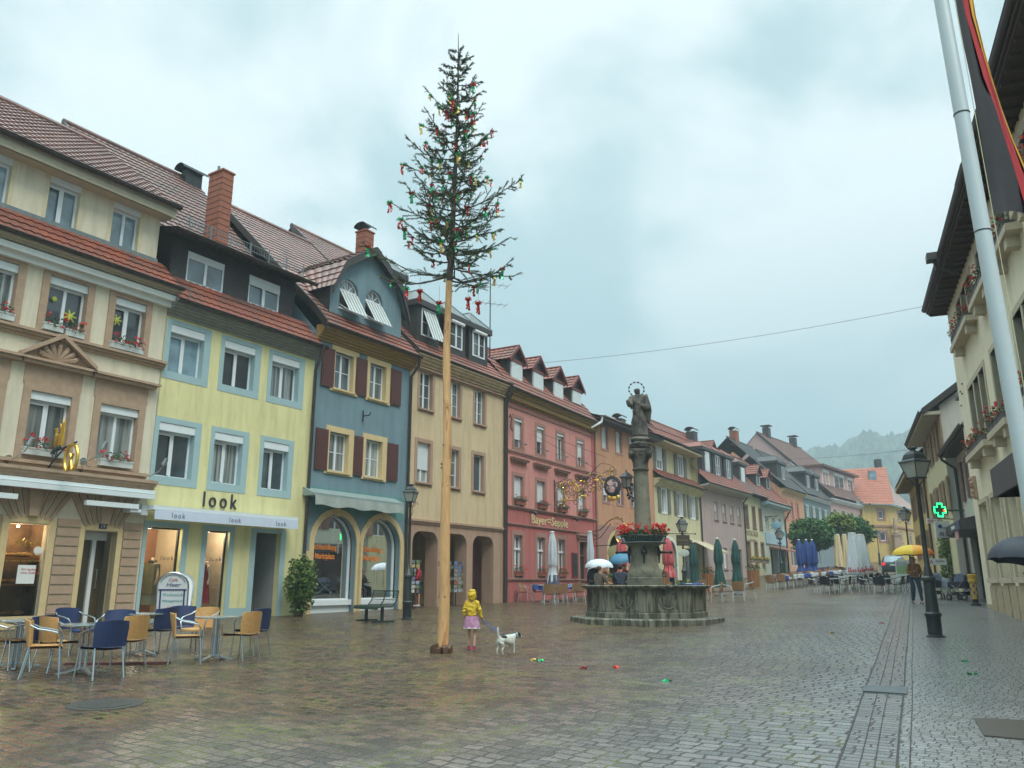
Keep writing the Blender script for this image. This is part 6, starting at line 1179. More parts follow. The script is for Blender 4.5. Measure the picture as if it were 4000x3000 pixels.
# postcard racks
def rack(p, label, seed):
    t = empty('postcard_rack', p, .3, label, 'rack', 'postcard racks'); s = MB(); s.tube([(0, 0, 0), (0, 0, 1.75)], .02); s.box(-.3, -.02, 0, .3, .02, .03); s.box(-.02, -.3, 0, .02, .3, .03); s.build('stand', Black, t); r = random.Random(seed)
    cols = [(.5, .5, .48), (.3, .1, .06), (.12, .16, .28), (.14, .2, .1), (.42, .34, .14), (.28, .33, .36)]
    for ci, c in enumerate(cols):
        s = MB()
        for k in range(8):
            for f in range(4):
                if r.randrange(6) != ci and not (ci == 0 and r.random() < .25): continue
                M = Matrix.Rotation(f*math.pi/2, 4, 'Z')
                for cx in (-.13, .04): s.box(cx, -.26, .55+k*.15, cx+.13, -.245, .67+k*.15, M) if r.random() < .75 else None
        if s.v: s.build('postcards', mat('postcard_%d' % ci, c, .35, .5, 14), t)
hA = None
pcv = lambda s, y: (Vector((pC[0]+su*s-cu*y, pC[1]+cu*s+su*y, .75)))
rack(pcv(3.0, -.15), 'postcard rack before the middle arch of the arcade, right of the maypole', 1); rack(pcv(.5, -.05), 'postcard rack half hidden by the lamp post', 2)
# signs on the left row
def scroll(s, c, r0, r1, a0, turns, r=.012, n=22, plane='x'):
    pts = []
    for k in range(n+1):
        t = k/n; a = a0+turns*2*math.pi*t; rr = r0+(r1-r0)*t; pts.append((c[0], c[1]+rr*math.cos(a), c[2]+rr*math.sin(a)))
    s.tube(pts, r, 5)
hI = (-9.68, 21.5)                                            # pretzel sign of the bakery: local -y is away from the wall
t = empty('pretzel_sign', (hI[0]-dA[0]*2.75, hI[1]-dA[1]*2.75, .62+4.0), math.pi/2-YA, 'gilded pretzel hanging from a black iron bracket above the bakery door', 'sign')
s = MB(); s.tube([(0, 0, 0), (0, -.85, .12), (0, -1.25, .2)], .022); s.tube([(0, 0, -.5), (0, -.3, -.2), (0, -.75, .1)], .02); scroll(s, (0, -.35, -.05), .14, .03, 1, 1.5, .014); scroll(s, (0, -.12, -.42), .1, .02, 2, 1.3, .014); s.sphere((0, -.5, .12), .07, 8, 5); s.build('bracket', Black, t, True)
s = MB(); cc = (0, -1.1, -.18); pts = []
for k in range(41): a = 2*math.pi*k/40*.78+math.pi*.72*1.0; pts.append((cc[0], cc[1]+.27*math.cos(a), cc[2]+.33*math.sin(a)))
pts = [(0, cc[1]+.26*math.cos(a), cc[2]+.33*math.sin(a)) for a in [math.radians(-110+ 0), ]+[math.radians(x) for x in range(-60, 241, 12)]]
s.tube([(0, cc[1]-.07, cc[2]+.12)]+[(0, cc[1]+.01, cc[2]-.05), (0, cc[1]+.1, cc[2]-.28)]+[(0, cc[1]+.26*math.cos(R(x)), cc[2]+.33*math.sin(R(x))) for x in range(-50, 231, 12)]+[(0, cc[1]-.08, cc[2]-.28), (0, cc[1]+.0, cc[2]-.02), (0, cc[1]+.06, cc[2]+.12)], [.03, .035, .035]+[.042]*24+[.035, .03, .03], 8); s.build('pretzel', Gold, t, True)
s = MB()
for k in range(7):
    y0 = -.35+.08*math.cos(k*2.1)-.1*(k % 3); s.tube([(.03*(k % 2), y0, .18), (.0, y0-.05, .45+.05*(k % 4)), (0, y0+.04*(-1)**k, .62+.09*(k % 3))], [.035, .03, .012], 6)
s.sphere((0, -.42, .3), .14, 10, 6, (.3, 1, 1.3)); s.build('gilded_wheat', Gold, t, True)
# wrought iron sign of the pink inn and the second small sign
def wpt(p0, yaw, s, y, z): a = R(yaw); return Vector((p0[0]+math.sin(a)*s-math.cos(a)*y, p0[1]+math.cos(a)*s+math.sin(a)*y, z))
sI = 5.0
t = empty('wrought_iron_sign', wpt(pD, 29.6, sI, 0, .82+4.9), math.pi/2-R(29.6), 'large gilded wrought-iron inn sign reaching out from the pink facade', 'sign')
bi = MB(); gd = MB(); bi.tube([(0, -.04, -.9), (0, -.04, .95)], .025)
bi.tube([(0, 0, .7), (0, -.6, .95), (0, -1.2, .6), (0, -1.7, .75), (0, -2.2, 1.3), (0, -2.6, 1.6), (0, -3.05, 1.5), (0, -3.4, 1.2)], .014); bi.tube([(0, 0, -.6), (0, -.5, -.3), (0, -.9, .1), (0, -1.5, .3), (0, -2.2, .7), (0, -2.5, 1.05), (0, -3.0, 1.2), (0, -3.3, 1.1)], .012)
rr = random.Random(4)
for k in range(48): y = -.12-3.2*k/48; zc = .1+.46*(-y/2)**1.2+rr.uniform(-.6, .6)*(1 if y > -2 else .6); scroll(bi, (0, y, zc), rr.uniform(.13, .24), .03, rr.uniform(0, 6), 1.3, .011, 14)
for k in range(80): y = -.1-3.3*rr.random(); zc = .1+.48*(-y/2)**1.2+rr.uniform(-.6, .6)*(1 if y > -2 else .6); gd.sphere((rr.uniform(-.04, .04), y, zc), rr.uniform(.03, .06), 6, 4, (1, rr.uniform(.6, 1.5), rr.uniform(.6, 1.5)))
ringp = [(0, -1.0+.42*math.cos(a*.2618), .28+.42*math.sin(a*.2618)) for a in range(25)]; gd.tube(ringp, .03, 6); scroll(gd, (0, -1.0, .28), .34, .05, 0, 2.5, .012, 40)
bi.build('ironwork', Black, t, True); gd.build('gilding', Gold, t, True)
bi = MB(); bi.tube([(0, -2.95, 1.2), (0, -2.95, .85)], .012); bi.tube([(0, -3.35, 1.2), (0, -3.35, .85)], .012); bi.sphere((0, -3.15, .45), .52, 16, 10, (.12, .85, 1)); bi.build('sign_frame', Black, t, True)
gd = MB(); gd.tube([(0.0, -3.15+.36*math.cos(a*.314), .45+.42*math.sin(a*.314)) for a in range(21)], .035, 6); gd.sphere((0, -3.15, -.15), .2, 8, 5, (.2, 1.2, .6)); gd.sphere((0, -2.95, -.1), .12, 8, 5, (.3, 1, 1)); gd.sphere((0, -3.4, -.1), .12, 8, 5, (.3, 1, 1)); gd.build('sign_rim', Gold, t, True)
s = MB(); s.sphere((-.07, -3.15, .45), .3, 16, 8, (.12, 1, 1.1)); s.build('sign_disc', mat('sign_pink_disc', (.55, .38, .35), .5, .6, 5, col2=(.08, .05, .06), c2s=4, c2lo=.5, c2hi=.54), t)
s = MB()
for k in range(2): a = wpt(pD, 29.6, sI-(1.6-k*.6), 0, 0)
for y0, z0, y1, z1 in ((-0.02, 3.1, -2.9, 1.85), (-.02, 2.9, -2.3, 1.35)): s.tube([(-2.2, y0, z0), (0, y1, z1)], .009, 4)
s.build('stay_rod', Black, t)
# small sign with curved arm, corner of the salmon house
t = empty('beer_sign', wpt(pD, 29.6, 9.3, 0, .82+3.3), math.pi/2-R(29.6), 'white shield sign with gold rim on a curved iron arm at the salmon house corner', 'sign')
s = MB(); s.tube([(0, -.03, -.3), (0, -.03, .3)], .03); s.tube([(0, 0, .2), (0, -.6, .3), (0, -1.1, .75), (0, -1.6, .95), (0, -1.95, .65)], .025); s.tube([(0, 0, -.25), (0, -.6, -.1), (0, -1.2, .6)], .02); scroll(s, (0, -.35, .05), .17, .03, 0, 1.4); s.build('arm', Black, t, True)
s = MB(); s.tube([(0, -1.3-.09*k, .86+.02*math.sin(k)) for k in range(8)], .04, 6); s.tube([(0, -1.95+.5*math.cos(a*.2618)*(1.0 if math.sin(a*.2618) < 0.3 else .7), .0+.5*math.sin(a*.2618)) for a in range(25)], .045, 6); s.sphere((0, -1.95, .55), .07); s.sphere((0, -1.95, -.55), .1); s.build('gold_rim', Gold, t, True)
s = MB(); s.sphere((0, -1.95, 0), .46, 16, 10, (.07, .95, 1)); s.build('shield', mat('shield_white', (.5, .58, .6), .4), t, True); s = MB(); s.box(-.05, -2.15, .05, -.04, -1.75, .1); s.sphere((-.04, -2.03, .25), .045, 8, 5, (.4, 1, 1)); s.sphere((-.04, -1.87, .25), .045, 8, 5, (.4, 1, 1)); s.build('shield_emblem', mat('emblem_dark_red', (.25, .03, .04), .5), t)
s = MB(); s.sphere((0, -1.6, -.9), .55, 14, 8, (.07, 1.2, .75)); o = s.build('round_board', mat('pale_yellow_board', (.45, .42, .2), .5, .1)); o.location = t.location; o.rotation_euler = t.rotation_euler; tag(o, 'pale yellow oval board under the white shield sign', 'sign'); MB().tube([(0, -.0, -.55), (0, -1.6, -.5)], .02).build('arm', Black, o)
# aerial on the ochre roof, overhead wires
p = wpt(pD, 29.6, .4, 1.0, .82+9); t = empty('tv_aerial', p, .4, 'thin rooftop television aerial between ochre and pink houses', 'aerial'); s = MB(); s.tube([(0, 0, 0), (0, 0, 6.6)], .028)
for z, L_ in ((5.9, .9), (4.9, .8)):
    s.tube([(-L_, 0, z), (L_, 0, z+.05)], .012)
    for k in range(6): x = -L_+2*L_*k/5; s.tube([(x, -.35, z+.02), (x, .35, z+.02)], .008, 4)
s.build('mast', Black, t)
def wire(a, b, sag, r, label):
    s = MB(); s.tube([a.lerp(b, k/24)-Vector((0, 0, sag*4*(k/24)*(1-k/24))) for k in range(25)], r, 4); o = s.build('cable', mat('cable_grey', (.12, .14, .15), .6)); tag(o, label, 'cable', 'overhead cables'); return o
wire(atY(1980, 1428, 36), atY(3640, 1190, 29), .3, .009, 'long overhead cable from the pink inn dormers to the eaves at right'); wire(atY(2890, 1790, 60), atY(3720, 1735, 37), .3, .011, 'thin overhead cable in front of the misty hill')

# ---------------------------------------------------------------- geraniums and lamps on the bakery, geraniums on the inn
for k, (x0, y0, x1, y1, l) in enumerate(((165, 1275, 240, 1300, 'left geranium box on the upper sill above the shell pediment'), (250, 1298, 322, 1325, 'right geranium box on the upper sill above the shell pediment'), (428, 1345, 553, 1385, 'geranium box on the upper sill, right end of the bakery house'), (-40, 1230, 48, 1255, 'geranium box on the upper sill cut by the left picture edge'), (88, 1755, 250, 1790, 'geranium box on the sill left of the pretzel sign'), (385, 1805, 510, 1830, 'geranium box on the sill behind the pretzel sign'))):
    a, b = H1.px(x0, y0, -.1), H1.px(x1, y1, -.1); hz_ = b[1]-.02; flower_box(H1.world((a[0]+b[0])/2, -.1, hz_), H1.yaw, abs(b[0]-a[0]), l, 40+k, group='geranium boxes on the bakery house', h=.17, fh=.3, d=.17)
for k, (x, y, l) in enumerate(((30, 1790, 'left'), (322, 1800, 'middle'), (560, 1860, 'right'))):
    a = H1.px(x, y); t = empty('facade_lamp', H1.world(a[0], 0, a[1]), math.pi/2-H1.yaw, l+' of three small gooseneck lamps above the bakery awning', 'lamp', 'gooseneck lamps on the bakery'); MB().tube([(0, 0, 0), (0, -.3, -.02), (.05, -.6, .1), (.08, -.75, .3)], .012, 6).build('arm', Alum, t); s = MB(); s.build('wall_plate', Alum, t) if s.tube([(0, 0, 0), (0, -.05, 0)], .08, 12) else 0; s = MB(); s.tube([(.08, -.72, .26), (.09, -.8, .42)], [.07, .045], 10); s.build('lamp_head', Alum, t)
bxr = mat('terracotta_box', (.3, .1, .06), .8, .1)
for i, c in enumerate(cx): flower_box(H5.world(c, -.08, 4.3), H5.yaw, .85, ('first', 'second', 'third', 'fourth')[i]+' geranium box from the left above the inn lettering', 60+i, group='geranium boxes on the pink inn', boxm=bxr, h=.2, fh=.28, pale=False)
for i, c in enumerate((1.32, 3.56, 5.75)): flower_box(H5.world(c, -.02, 1.14), H5.yaw, .78, ('left', 'middle', 'right')[i]+' geranium box on the inn ground floor windows', 70+i, group='geranium boxes on the pink inn', boxm=bxr, h=.18, fh=.3, pale=False)
# ---------------------------------------------------------------- maypole
pp = gp(1727, 2550); zt = up(pp, 1100)-pp.z; ztip = up(pp, 125)-pp.z
t = empty('maypole', pp, 0, 'tall peeled wooden maypole with a decorated spruce crown left on top', 'maypole')
PoleW = mat('peeled_spruce_wood', (.6, .35, .15), .6, .3, 2.2, .6, 20, col2=(.34, .13, .05), c2s=1.5, c2lo=.56, c2hi=.64, stretch=(3.2, 3.2, .5))
s = MB(); pts = []; rs = []
for k in range(40): z = -.3+(zt+.3)*k/39; pts.append((.012*math.sin(z*1.9)+.02*math.sin(z*.7), .012*math.cos(z*1.5), z)); rs.append((.109-.043*max(0, z)/zt)*(1+.03*math.sin(z*5.3)*math.sin(z*2.1)))
s.tube(pts, rs, 18); s.build('pole', PoleW, t, True)
r = random.Random(11); s = MB()
for k in range(34): z = r.uniform(.4, zt-.2); a = r.uniform(0, 6.28); rr = .107-.043*z/zt; s.sphere((rr*math.cos(a), rr*math.sin(a), z), r.uniform(.012, .026), 7, 4, (1, 1, .7))
s.build('knots', mat('knot_brown', (.2, .07, .025), .7), t, True)
Bark = mat('spruce_bark', (.07, .055, .04), .9, .3, 9); s = MB(); tp = lambda z: Vector((.1*math.sin((z-zt)*.35), .05*(z-zt)/6, z))
s.tube([tp(zt+(ztip-zt)*k/14) for k in range(15)], [.068-.062*k/14 for k in range(15)], 10); s.build('spruce_trunk', Bark, t, True)
tw = MB(); nd = MB(); ribs = []; Hc = ztip-zt
nb = 116
for i in range(nb):
    f = (i/nb)**1.02; z0 = zt+.02+Hc*.93*f; a = i*2.39996+r.uniform(-.35, .35); prof = 1.5*(1-f)**.8+.2
    L = prof*r.uniform(.45, 1.12)*(1.05 if f < .3 else .92); c, q = math.cos(a), math.sin(a); base = tp(z0); pts = []; r_k = (r.uniform(-.3, .12), r.uniform(.35, .95))
    for k in range(7):
        u_ = k/6; rise = (r_k[0]*u_+r_k[1]*u_*u_*(.6+.4*f))*L*r.uniform(.92, 1.08); side = .07*math.sin(u_*4+i)*L; pts.append(base+Vector((c*L*u_-q*side, q*L*u_+c*side, rise)))
    tw.tube(pts, [.017*(1-.8*k/6)*(1.25-f*.7) for k in range(7)], 4, cap=False)
    def needles(a_, b_, dens, ln):
        d = (b_-a_); n_ = max(2, int(d.length*dens)); dd_ = d.normalized(); o1 = dd_.orthogonal().normalized(); o2 = dd_.cross(o1)
        for m_ in range(n_):
            an = r.uniform(0, 6.28); w__ = (o1*math.cos(an)+o2*math.sin(an)); b0 = a_+d*(m_/n_); e_ = b0+w__*ln*.75+dd_*ln*.75; sd_ = dd_.cross(w__)*.0055+dd_*.005; nd.add([b0-sd_, b0+sd_, e_], [(0, 1, 2)])
    for k in range(2, 7):
        if k > 2 or f > .4: needles(pts[k-1], pts[k], 150, .045)
        for sg in (-1, 1):
            for rep in range(2):
                if r.random() < .2: continue
                st = pts[k-1].lerp(pts[k], r.random()); l2 = L*.36*(1.15-k/8)*r.uniform(.5, 1.1); dr_ = Vector((c-sg*q*r.uniform(.6, 1.2), q+sg*c*r.uniform(.6, 1.2), r.uniform(-.25, .55))).normalized(); e2 = st+dr_*l2+Vector((0, 0, .06*l2)); tw.tube([st, st.lerp(e2, .5)+Vector((0, 0, -.02*l2)), e2], [.006, .005, .002], 3, cap=False); needles(st, e2, 150, .044)
                if r.random() < .7: st3 = st.lerp(e2, .5); e3 = st3+(dr_+Vector((r.uniform(-.7, .7), r.uniform(-.7, .7), r.uniform(-.2, .5)))).normalized()*l2*.5; tw.tube([st3, e3], [.004, .002], 3, cap=False); needles(st3, e3, 150, .042)
    if f < .97: ribs += [pts[r.choice([3, 4, 5, 6])], ] + ([pts[r.choice([3, 5])]] if i % 3 == 0 else [])
tw.build('branches', Bark, t); nd.build('needles', mat('spruce_needles', (.065, .11, .045), .7, .4, 6, col2=(.13, .13, .06), c2s=4), t)
# ribbon bows: three prototypes, copied
RC = dict(red=mat('foil_red', (.5, .03, .02), .25, .1, metal=.5), green=mat('foil_green', (.02, .36, .13), .25, .1, metal=.5), gold=mat('foil_gold', (.8, .6, .18), .25, .1, metal=.6))
def bow(c1, c2, seed):
    t = empty('ribbon_bow', (0, 0, 0), 0, 'x', 'ribbon', 'foil ribbon bows hanging in the maypole spruce'); q = random.Random(seed); s = MB()
    for k in range(6):
        a = k*1.05; pts = [Vector((0, 0, 0)), Vector((.05*math.cos(a), .05*math.sin(a), .03)), Vector((.065*math.cos(a+.3), .065*math.sin(a+.3), -.01)), Vector((.01, 0, -.01))]
        for p0_, p1_ in zip(pts, pts[1:]): s.quad(p0_, p1_, p1_+Vector((0, 0, .028)), p0_+Vector((0, 0, .028)))
    s.build('loops', RC[c1], t); s = MB()
    for k in range(3):
        x = -.02+.02*k; p0_ = Vector((x, 0, 0)); 
        for j in range(4): p1_ = p0_+Vector((q.uniform(-.02, .02), q.uniform(-.02, .02), -.05)); w_ = Vector((.02*math.cos(j+k), .02*math.sin(j+k), 0)); s.quad(p0_-w_, p0_+w_, p1_+w_, p1_-w_); p0_ = p1_
    s.build('tails', RC[c2], t); return t
bows = [(bow('red', 'green', 1), 'red foil bow with green tails hanging in the maypole spruce'), (bow('green', 'gold', 2), 'green foil bow with golden tails hanging in the maypole spruce'), (bow('red', 'red', 3), 'all-red foil bow hanging in the maypole spruce'), (bow('green', 'red', 4), 'green foil bow with red tails hanging in the maypole spruce')]
first = set()
for k, q in enumerate(ribs[:118]):
    b_, l_ = bows[r.choice([0, 0, 1, 1, 2, 3])]; put(b_, first, Vector(pp)+q+Vector((0, 0, -.03)), r.uniform(0, 6), l_, 'foil ribbon bows hanging in the maypole spruce', r.uniform(.6, 1.1))
for x, y, k, l in ((1829, 1171, 2, 'lone red foil bow dangling just right of the pole below the crown'), (1868, 1187, 2, 'lone red foil bow hanging lowest and farthest right below the crown'), (1715, 1186, 0, 'red foil bow with golden tail dangling low left of the pole'), (1587, 1130, 3, 'green and red foil bow dangling low at the far left of the crown'), (1640, 1140, 2, 'red foil bow hanging left of the pole near the dormers')):
    q = atY(x, y, pp.y-.1); o = copy_tree(bows[k][0], q, 1, l); o.scale = (1.1,)*3; th = MB().tube([(0, 0, 0), (0, 0, .35)], .0025, 4).build('thread', Black, o)
s = MB(); WedgeM = mat('wet_wedge_wood', (.09, .045, .022), .6, .35, 6, .3, 12)
t = empty('pole_wedges', pp, 0, 'dark wet wooden wedges packed round the foot of the maypole', 'wedges')
for k in range(9): a = k*.7+.2; M = Matrix.Rotation(a, 4, 'Z'); s = MB(); s.prism([(.11, -.05, -.02), (.11, .045, -.02), (.11, .045, .12+.03*(k % 3)), (.11, -.05, .11+.02*(k % 2))], (.085+.03*(k % 2), 0, -.03), M); s.build('wedge', WedgeM, t)
# ---------------------------------------------------------------- fountain
fc = atdist(2520, 24.0); vtx = gp(2527, 2444); Rb = 1.78; fa = math.atan2(vtx.y-fc.y, vtx.x-fc.x)
t = empty('fountain', fc, fa, 'octagonal mossy stone fountain with a saint on a tall column and a ring of geraniums', 'fountain')
FS = mat('mossy_fountain_stone', (.2, .19, .14), .75, .3, 3, .5, 25, col2=(.055, .055, .036), c2s=2.4, c2lo=.44, c2hi=.56, stretch=(2.6, 2.6, .38)); FC = mat('column_stone', (.18, .17, .125), .85, .25, 3, .5, 30, col2=(.085, .08, .055), c2s=2.0); FSt = mat('blackened_statue_stone', (.15, .135, .11), .8, .4, 4, .6, 14, col2=(.05, .045, .04), c2s=3, c2lo=.4, c2hi=.6)
zr = up(Vector((fc.x, vtx.y, 0)), 2283)-fc.z; zr = 1.0
s = MB(); s.lathe([(2.18, -.4), (2.18, .1), (2.14, .13), (.5, .13)], 8); s.build('step', FS, t)
s = MB(); s.lathe([(Rb*.97, .13), (Rb*.97, .26), (Rb*.93, .3), (Rb*.93, zr-.14), (Rb*.97, zr-.1), (Rb*1.03, zr-.06), (Rb*1.04, zr-.02), (Rb*1.02, zr), (Rb*.86, zr), (Rb*.86, zr-.25), (.1, zr-.25)], 8); s.build('basin', FS, t)
MB().lathe([(Rb*.87, zr-.16), (.1, zr-.159)], 8).build('water', mat('dark_water', (.02, .03, .025), .04, 0), t)
for k in range(8):
    a0, a1 = k*math.pi/4, (k+1)*math.pi/4; A_ = Vector((math.cos(a0), math.sin(a0), 0)); B_ = Vector((math.cos(a1), math.sin(a1), 0)); nrm = (A_+B_).normalized(); rr = Rb*.93
    s = MB(); P0_, P1_ = A_*rr, B_*rr
    def pl(f0, f1, za, zb_, out): s.prism([P0_.lerp(P1_, f0)+Vector((0, 0, za)), P0_.lerp(P1_, f1)+Vector((0, 0, za)), P0_.lerp(P1_, f1)+Vector((0, 0, zb_)), P0_.lerp(P1_, f0)+Vector((0, 0, zb_))], nrm*out)
    pl(0, .12, .3, zr-.14, .035); pl(.88, 1, .3, zr-.14, .035); pl(.12, .88, .3, .36, .03); pl(.12, .88, zr-.2, zr-.14, .03); pl(.12, .17, .36, zr-.2, .022); pl(.83, .88, .36, zr-.2, .022)
    s.build('basin_panel', FS, t)
    if k in (6, 7, 0):
        s = MB(); c_ = (P0_+P1_)/2; td = (P1_-P0_).normalized()
        for f in (-.12, 0, .12): s.tube([c_+td*f+Vector((0, 0, .48)), c_+td*f+Vector((0, 0, .72))], [.02, .035], 6)
        s.tube([c_+td*(.24*math.cos(x*.314))+nrm*.0+Vector((0, 0, .62-.24*abs(math.sin(x*.314)))) for x in range(11)], .022, 6); s.build('relief', FC, t, True)
zp = lambda y: up(fc, y)-fc.z
z1, z2, z3, z4 = zp(2258), zp(2238), zp(2215), zp(2135)
s = MB(); s.lathe([(.52, .5), (.52, z1), (.5, z1+.02), (.5, z2-.02), (.48, z2+.02), (.42, z3), (.39, z3+.1), (.385, z4-.02), (.42, z4), (.5, z4+.05), (.5, z4+.1), (.3, z4+.12)], 32); s.build('pedestal', FC, t, True)
zq = zp(2121); s = MB()
for z in (zq, zq+.2): s.tube([(.66*math.cos(a*.196), .66*math.sin(a*.196), z) for a in range(33)], .016, 5)
for k in range(60): a = k*2*math.pi/60; s.tube([(.6*math.cos(a), .6*math.sin(a), zq), (.665*math.cos(a), .665*math.sin(a), zq+.2)], .008, 4)
s.lathe([(.66, zq-.02), (.66, zq), (.4, zq), (.4, zq-.02)], 32); s.build('planter_ring', mat('grey_iron', (.09, .11, .11), .5, .2), t)
MB().lathe([(.5, zq+.01), (.58, zq+.17), (.3, zq+.17)], 24).build('planter_trough', mat('trough_green', (.02, .06, .05), .6), t)
s = MB()
for k in range(60): a = k*.1047; leafy(s, (.56*math.cos(a), .56*math.sin(a), zq+.27), (.14, .14, .12), 40, .035, k)
s.build('foliage', Leaf, t); s = MB(); r = random.Random(3)
for k in range(150): a = r.uniform(0, 6.28); rr = r.uniform(.5, .74); leafy(s, (rr*math.cos(a), rr*math.sin(a), zq+r.uniform(.25, .52)), (.05, .05, .045), 18, .026, k, 1)
s.build('blossoms', RedFl, t)
zc0, zc1, zc2, zc3 = zq+.1, zp(1830), zp(1757), zp(1712)
s = MB(); s.lathe([(.3, z4), (.27, zc0+.15), (.245, zc0+.3), (.215, zc1-.08), (.25, zc1-.06), (.25, zc1-.02), (.215, zc1)], 28); s.build('column', FC, t, True)
s = MB(); s.lathe([(.22, zc1), (.24, zc1+.2), (.34, zc2-.12), (.36, zc2-.06)], 20, wob=lambda a, z: 1+.07*math.sin(a*8)*math.sin(z*14)); s.box(-.33, -.33, zc2-.07, .33, .33, zc2)
for a in range(4): a = a*math.pi/2+math.pi/4; s.sphere((.37*math.cos(a), .37*math.sin(a), zc2-.14), .1, 10, 6); s.sphere((.27*math.cos(a+.78), .27*math.sin(a+.78), zc2-.15), .07, 8, 5)
s.build('capital', FSt, t, True)
def skin(name, pts, edges, m, parent, sub=1, root=0, loc=None, M=None, fold=0):
    """one continuous body surface: pts = [(x, y, z, rx, ry)], grown with a Skin modifier and baked to a mesh"""
    me = bpy.data.meshes.new(name); me.from_pydata([(M @ Vector(p[:3])) if M else p[:3] for p in pts], edges, []); o = bpy.data.objects.new(name, me); COL.objects.link(o)
    md = o.modifiers.new('skin', 'SKIN'); md.use_smooth_shade = True
    if not me.skin_vertices: bpy.context.view_layer.objects.active = o
    for i, p in enumerate(pts):
        sk = me.skin_vertices[0].data[i]; sk.radius = (p[3], p[4] if len(p) > 4 else p[3]); sk.use_root = i == root
    sb = o.modifiers.new('sub', 'SUBSURF'); sb.levels = sub; sb.render_levels = sub
    dg = bpy.context.evaluated_depsgraph_get(); dg.update(); me2 = bpy.data.meshes.new_from_object(o.evaluated_get(dg)); bpy.data.objects.remove(o)
    me2.materials.clear(); me2.materials.append(m); me2.polygons.foreach_set('use_smooth', [True]*len(me2.polygons)); me2.polygons.foreach_set('material_index', [0]*len(me2.polygons)); me2.update()
    if fold:
        for v_ in me2.vertices: c_ = v_.co; v_.co = c_+v_.normal*fold*(noise.noise(Vector((c_.x*16, c_.y*16, c_.z*30)))+.5*noise.noise(Vector((c_.x*40, c_.y*40, c_.z*22))))
    q = bpy.data.objects.new(name, me2); COL.objects.link(q)
    if parent: q.parent = parent
    return q
Mst = Matrix.Rotation(-fa, 4, 'Z')                            # statue looks towards the camera
zs0, zs1 = zc2, zp(1507); Hs = (zp(1507)-zp(1712)); q0 = zp(1712); k_ = Hs/1.75
s = MB(); s.lathe([(.2, zc2), (.3, zc2+.06), (.33, zc2+.16), (.25, zc2+.22), (.3, zc2+.3), (.22, q0+.03)], 14, wob=lambda a, z: 1+.12*math.sin(a*3+z*9)+.06*math.sin(a*7)); s.build('statue_base', FSt, t, True)
def S3(x, y, z, a, b=None): return (x*k_, y*k_, q0+z*k_, a*k_, (b or a)*k_)
st = [S3(0, 0, .82, .26, .2), S3(.02, 0, .45, .25, .2), S3(.02, 0, .12, .27, .22), S3(0, 0, 1.1, .2, .16), S3(.02, 0, 1.32, .2, .14), S3(0, -.01, 1.45, .08), S3(-.03, -.03, 1.56, .1, .11), S3(-.04, -.04, 1.66, .1, .11), S3(.24, 0, 1.33, .12), S3(.33, -.05, 1.1, .15, .12), S3(.22, -.2, .98, .1), S3(.02, -.24, 1.05, .07),
      S3(-.2, 0, 1.33, .1), S3(-.27, -.08, 1.08, .1), S3(-.3, -.22, 1.02, .09), S3(-.36, -.26, 1.14, .09), S3(-.38, -.27, 1.24, .06), S3(.3, .05, .8, .13), S3(.28, .05, .5, .1)]
skin('saint_figure', st, [(0, 1), (1, 2), (0, 3), (3, 4), (4, 5), (5, 6), (6, 7), (4, 8), (8, 9), (9, 10), (10, 11), (4, 12), (12, 13), (13, 14), (14, 15), (15, 16), (9, 17), (17, 18)], FSt, t, 2, M=Mst)
s = MB(); 
for k in range(15): a = -1.4+k*.2; x = .24*math.sin(a*1.0); s.tube([Mst @ Vector((x*k_*.9+.02, -.2*k_*math.cos(a)-.02, q0+.08*k_)), Mst @ Vector((x*k_*1.0, -.21*k_*math.cos(a)-.01, q0+.5*k_)), Mst @ Vector((x*k_*.5, -.17*k_*math.cos(a), q0+(1.0+.1*math.sin(k*2))*k_))], [.035*k_, .028*k_, .012*k_], 6)
for k in range(6): s.tube([Mst @ Vector(((-.2+.03*k)*k_, -.17*k_, q0+(1.25-.06*k)*k_)), Mst @ Vector((0, -.24*k_, q0+(1.08-.07*k)*k_)), Mst @ Vector(((.26-.01*k)*k_, -.12*k_, q0+(1.22-.04*k)*k_))], .02*k_, 5)
s.build('robe_folds', FSt, t, True)
s = MB(); hc_ = Vector((-.04*k_, -.0, q0+1.63*k_)); pts = [Mst @ (hc_+Vector((.25*k_*math.cos(a*.2618), .0, .24*k_*math.sin(a*.2618)))) for a in range(-3, 19)]; s.tube(pts, .008, 5)
for k in range(0, 22, 2): s.sphere(pts[k], .032, 6, 4)
s.build('star_halo', Black, t)
for an, ps in ((0, 0), (math.pi*.5, 1), (-math.pi*.5, 2)):     # water spouts
    M = Matrix.Rotation(an+.0, 4, 'Z'); s = MB(); s.tube([M @ Vector((.38, 0, z3+.42)), M @ Vector((.62 if ps == 0 else .8, 0, z3+.42))], [.04, .028], 8); s.sphere(M @ Vector((.4, 0, z3+.42)), .1, 8, 6); s.tube([M @ Vector((.4, 0, z3+.65)), M @ Vector((.44, 0, z3+.42)), M @ Vector((.42, 0, z3+.1))], [.03, .05, .02], 6); s.sphere(M @ Vector((.6 if ps == 0 else .78, 0, z3+.42)), .05, 8, 5); s.build('water_spout', Black, t, True)
MB().box(.386, -.06, z3+.68, .4, .06, z3+.74, Matrix.Rotation(-.0, 4, 'Z')).build('plaque', Wht, t)
zl = zp(1905)-.04; zt_ = zp(1830); M = Matrix.Rotation(-fa+math.pi+.15, 4, 'Z')
s = MB(); s.tube([M @ Vector((.2, 0, zl-.3)), M @ Vector((.38, 0, zl-.2)), M @ Vector((.45, 0, zl))], .025); scroll(s, (0, 0, 0), .01, .01, 0, 1, .001)
for k in range(7): s.sphere(M @ Vector((.3+.07*(k % 3), .05*(-1)**k, zl-.35+.08*k)), .05, 6, 4)
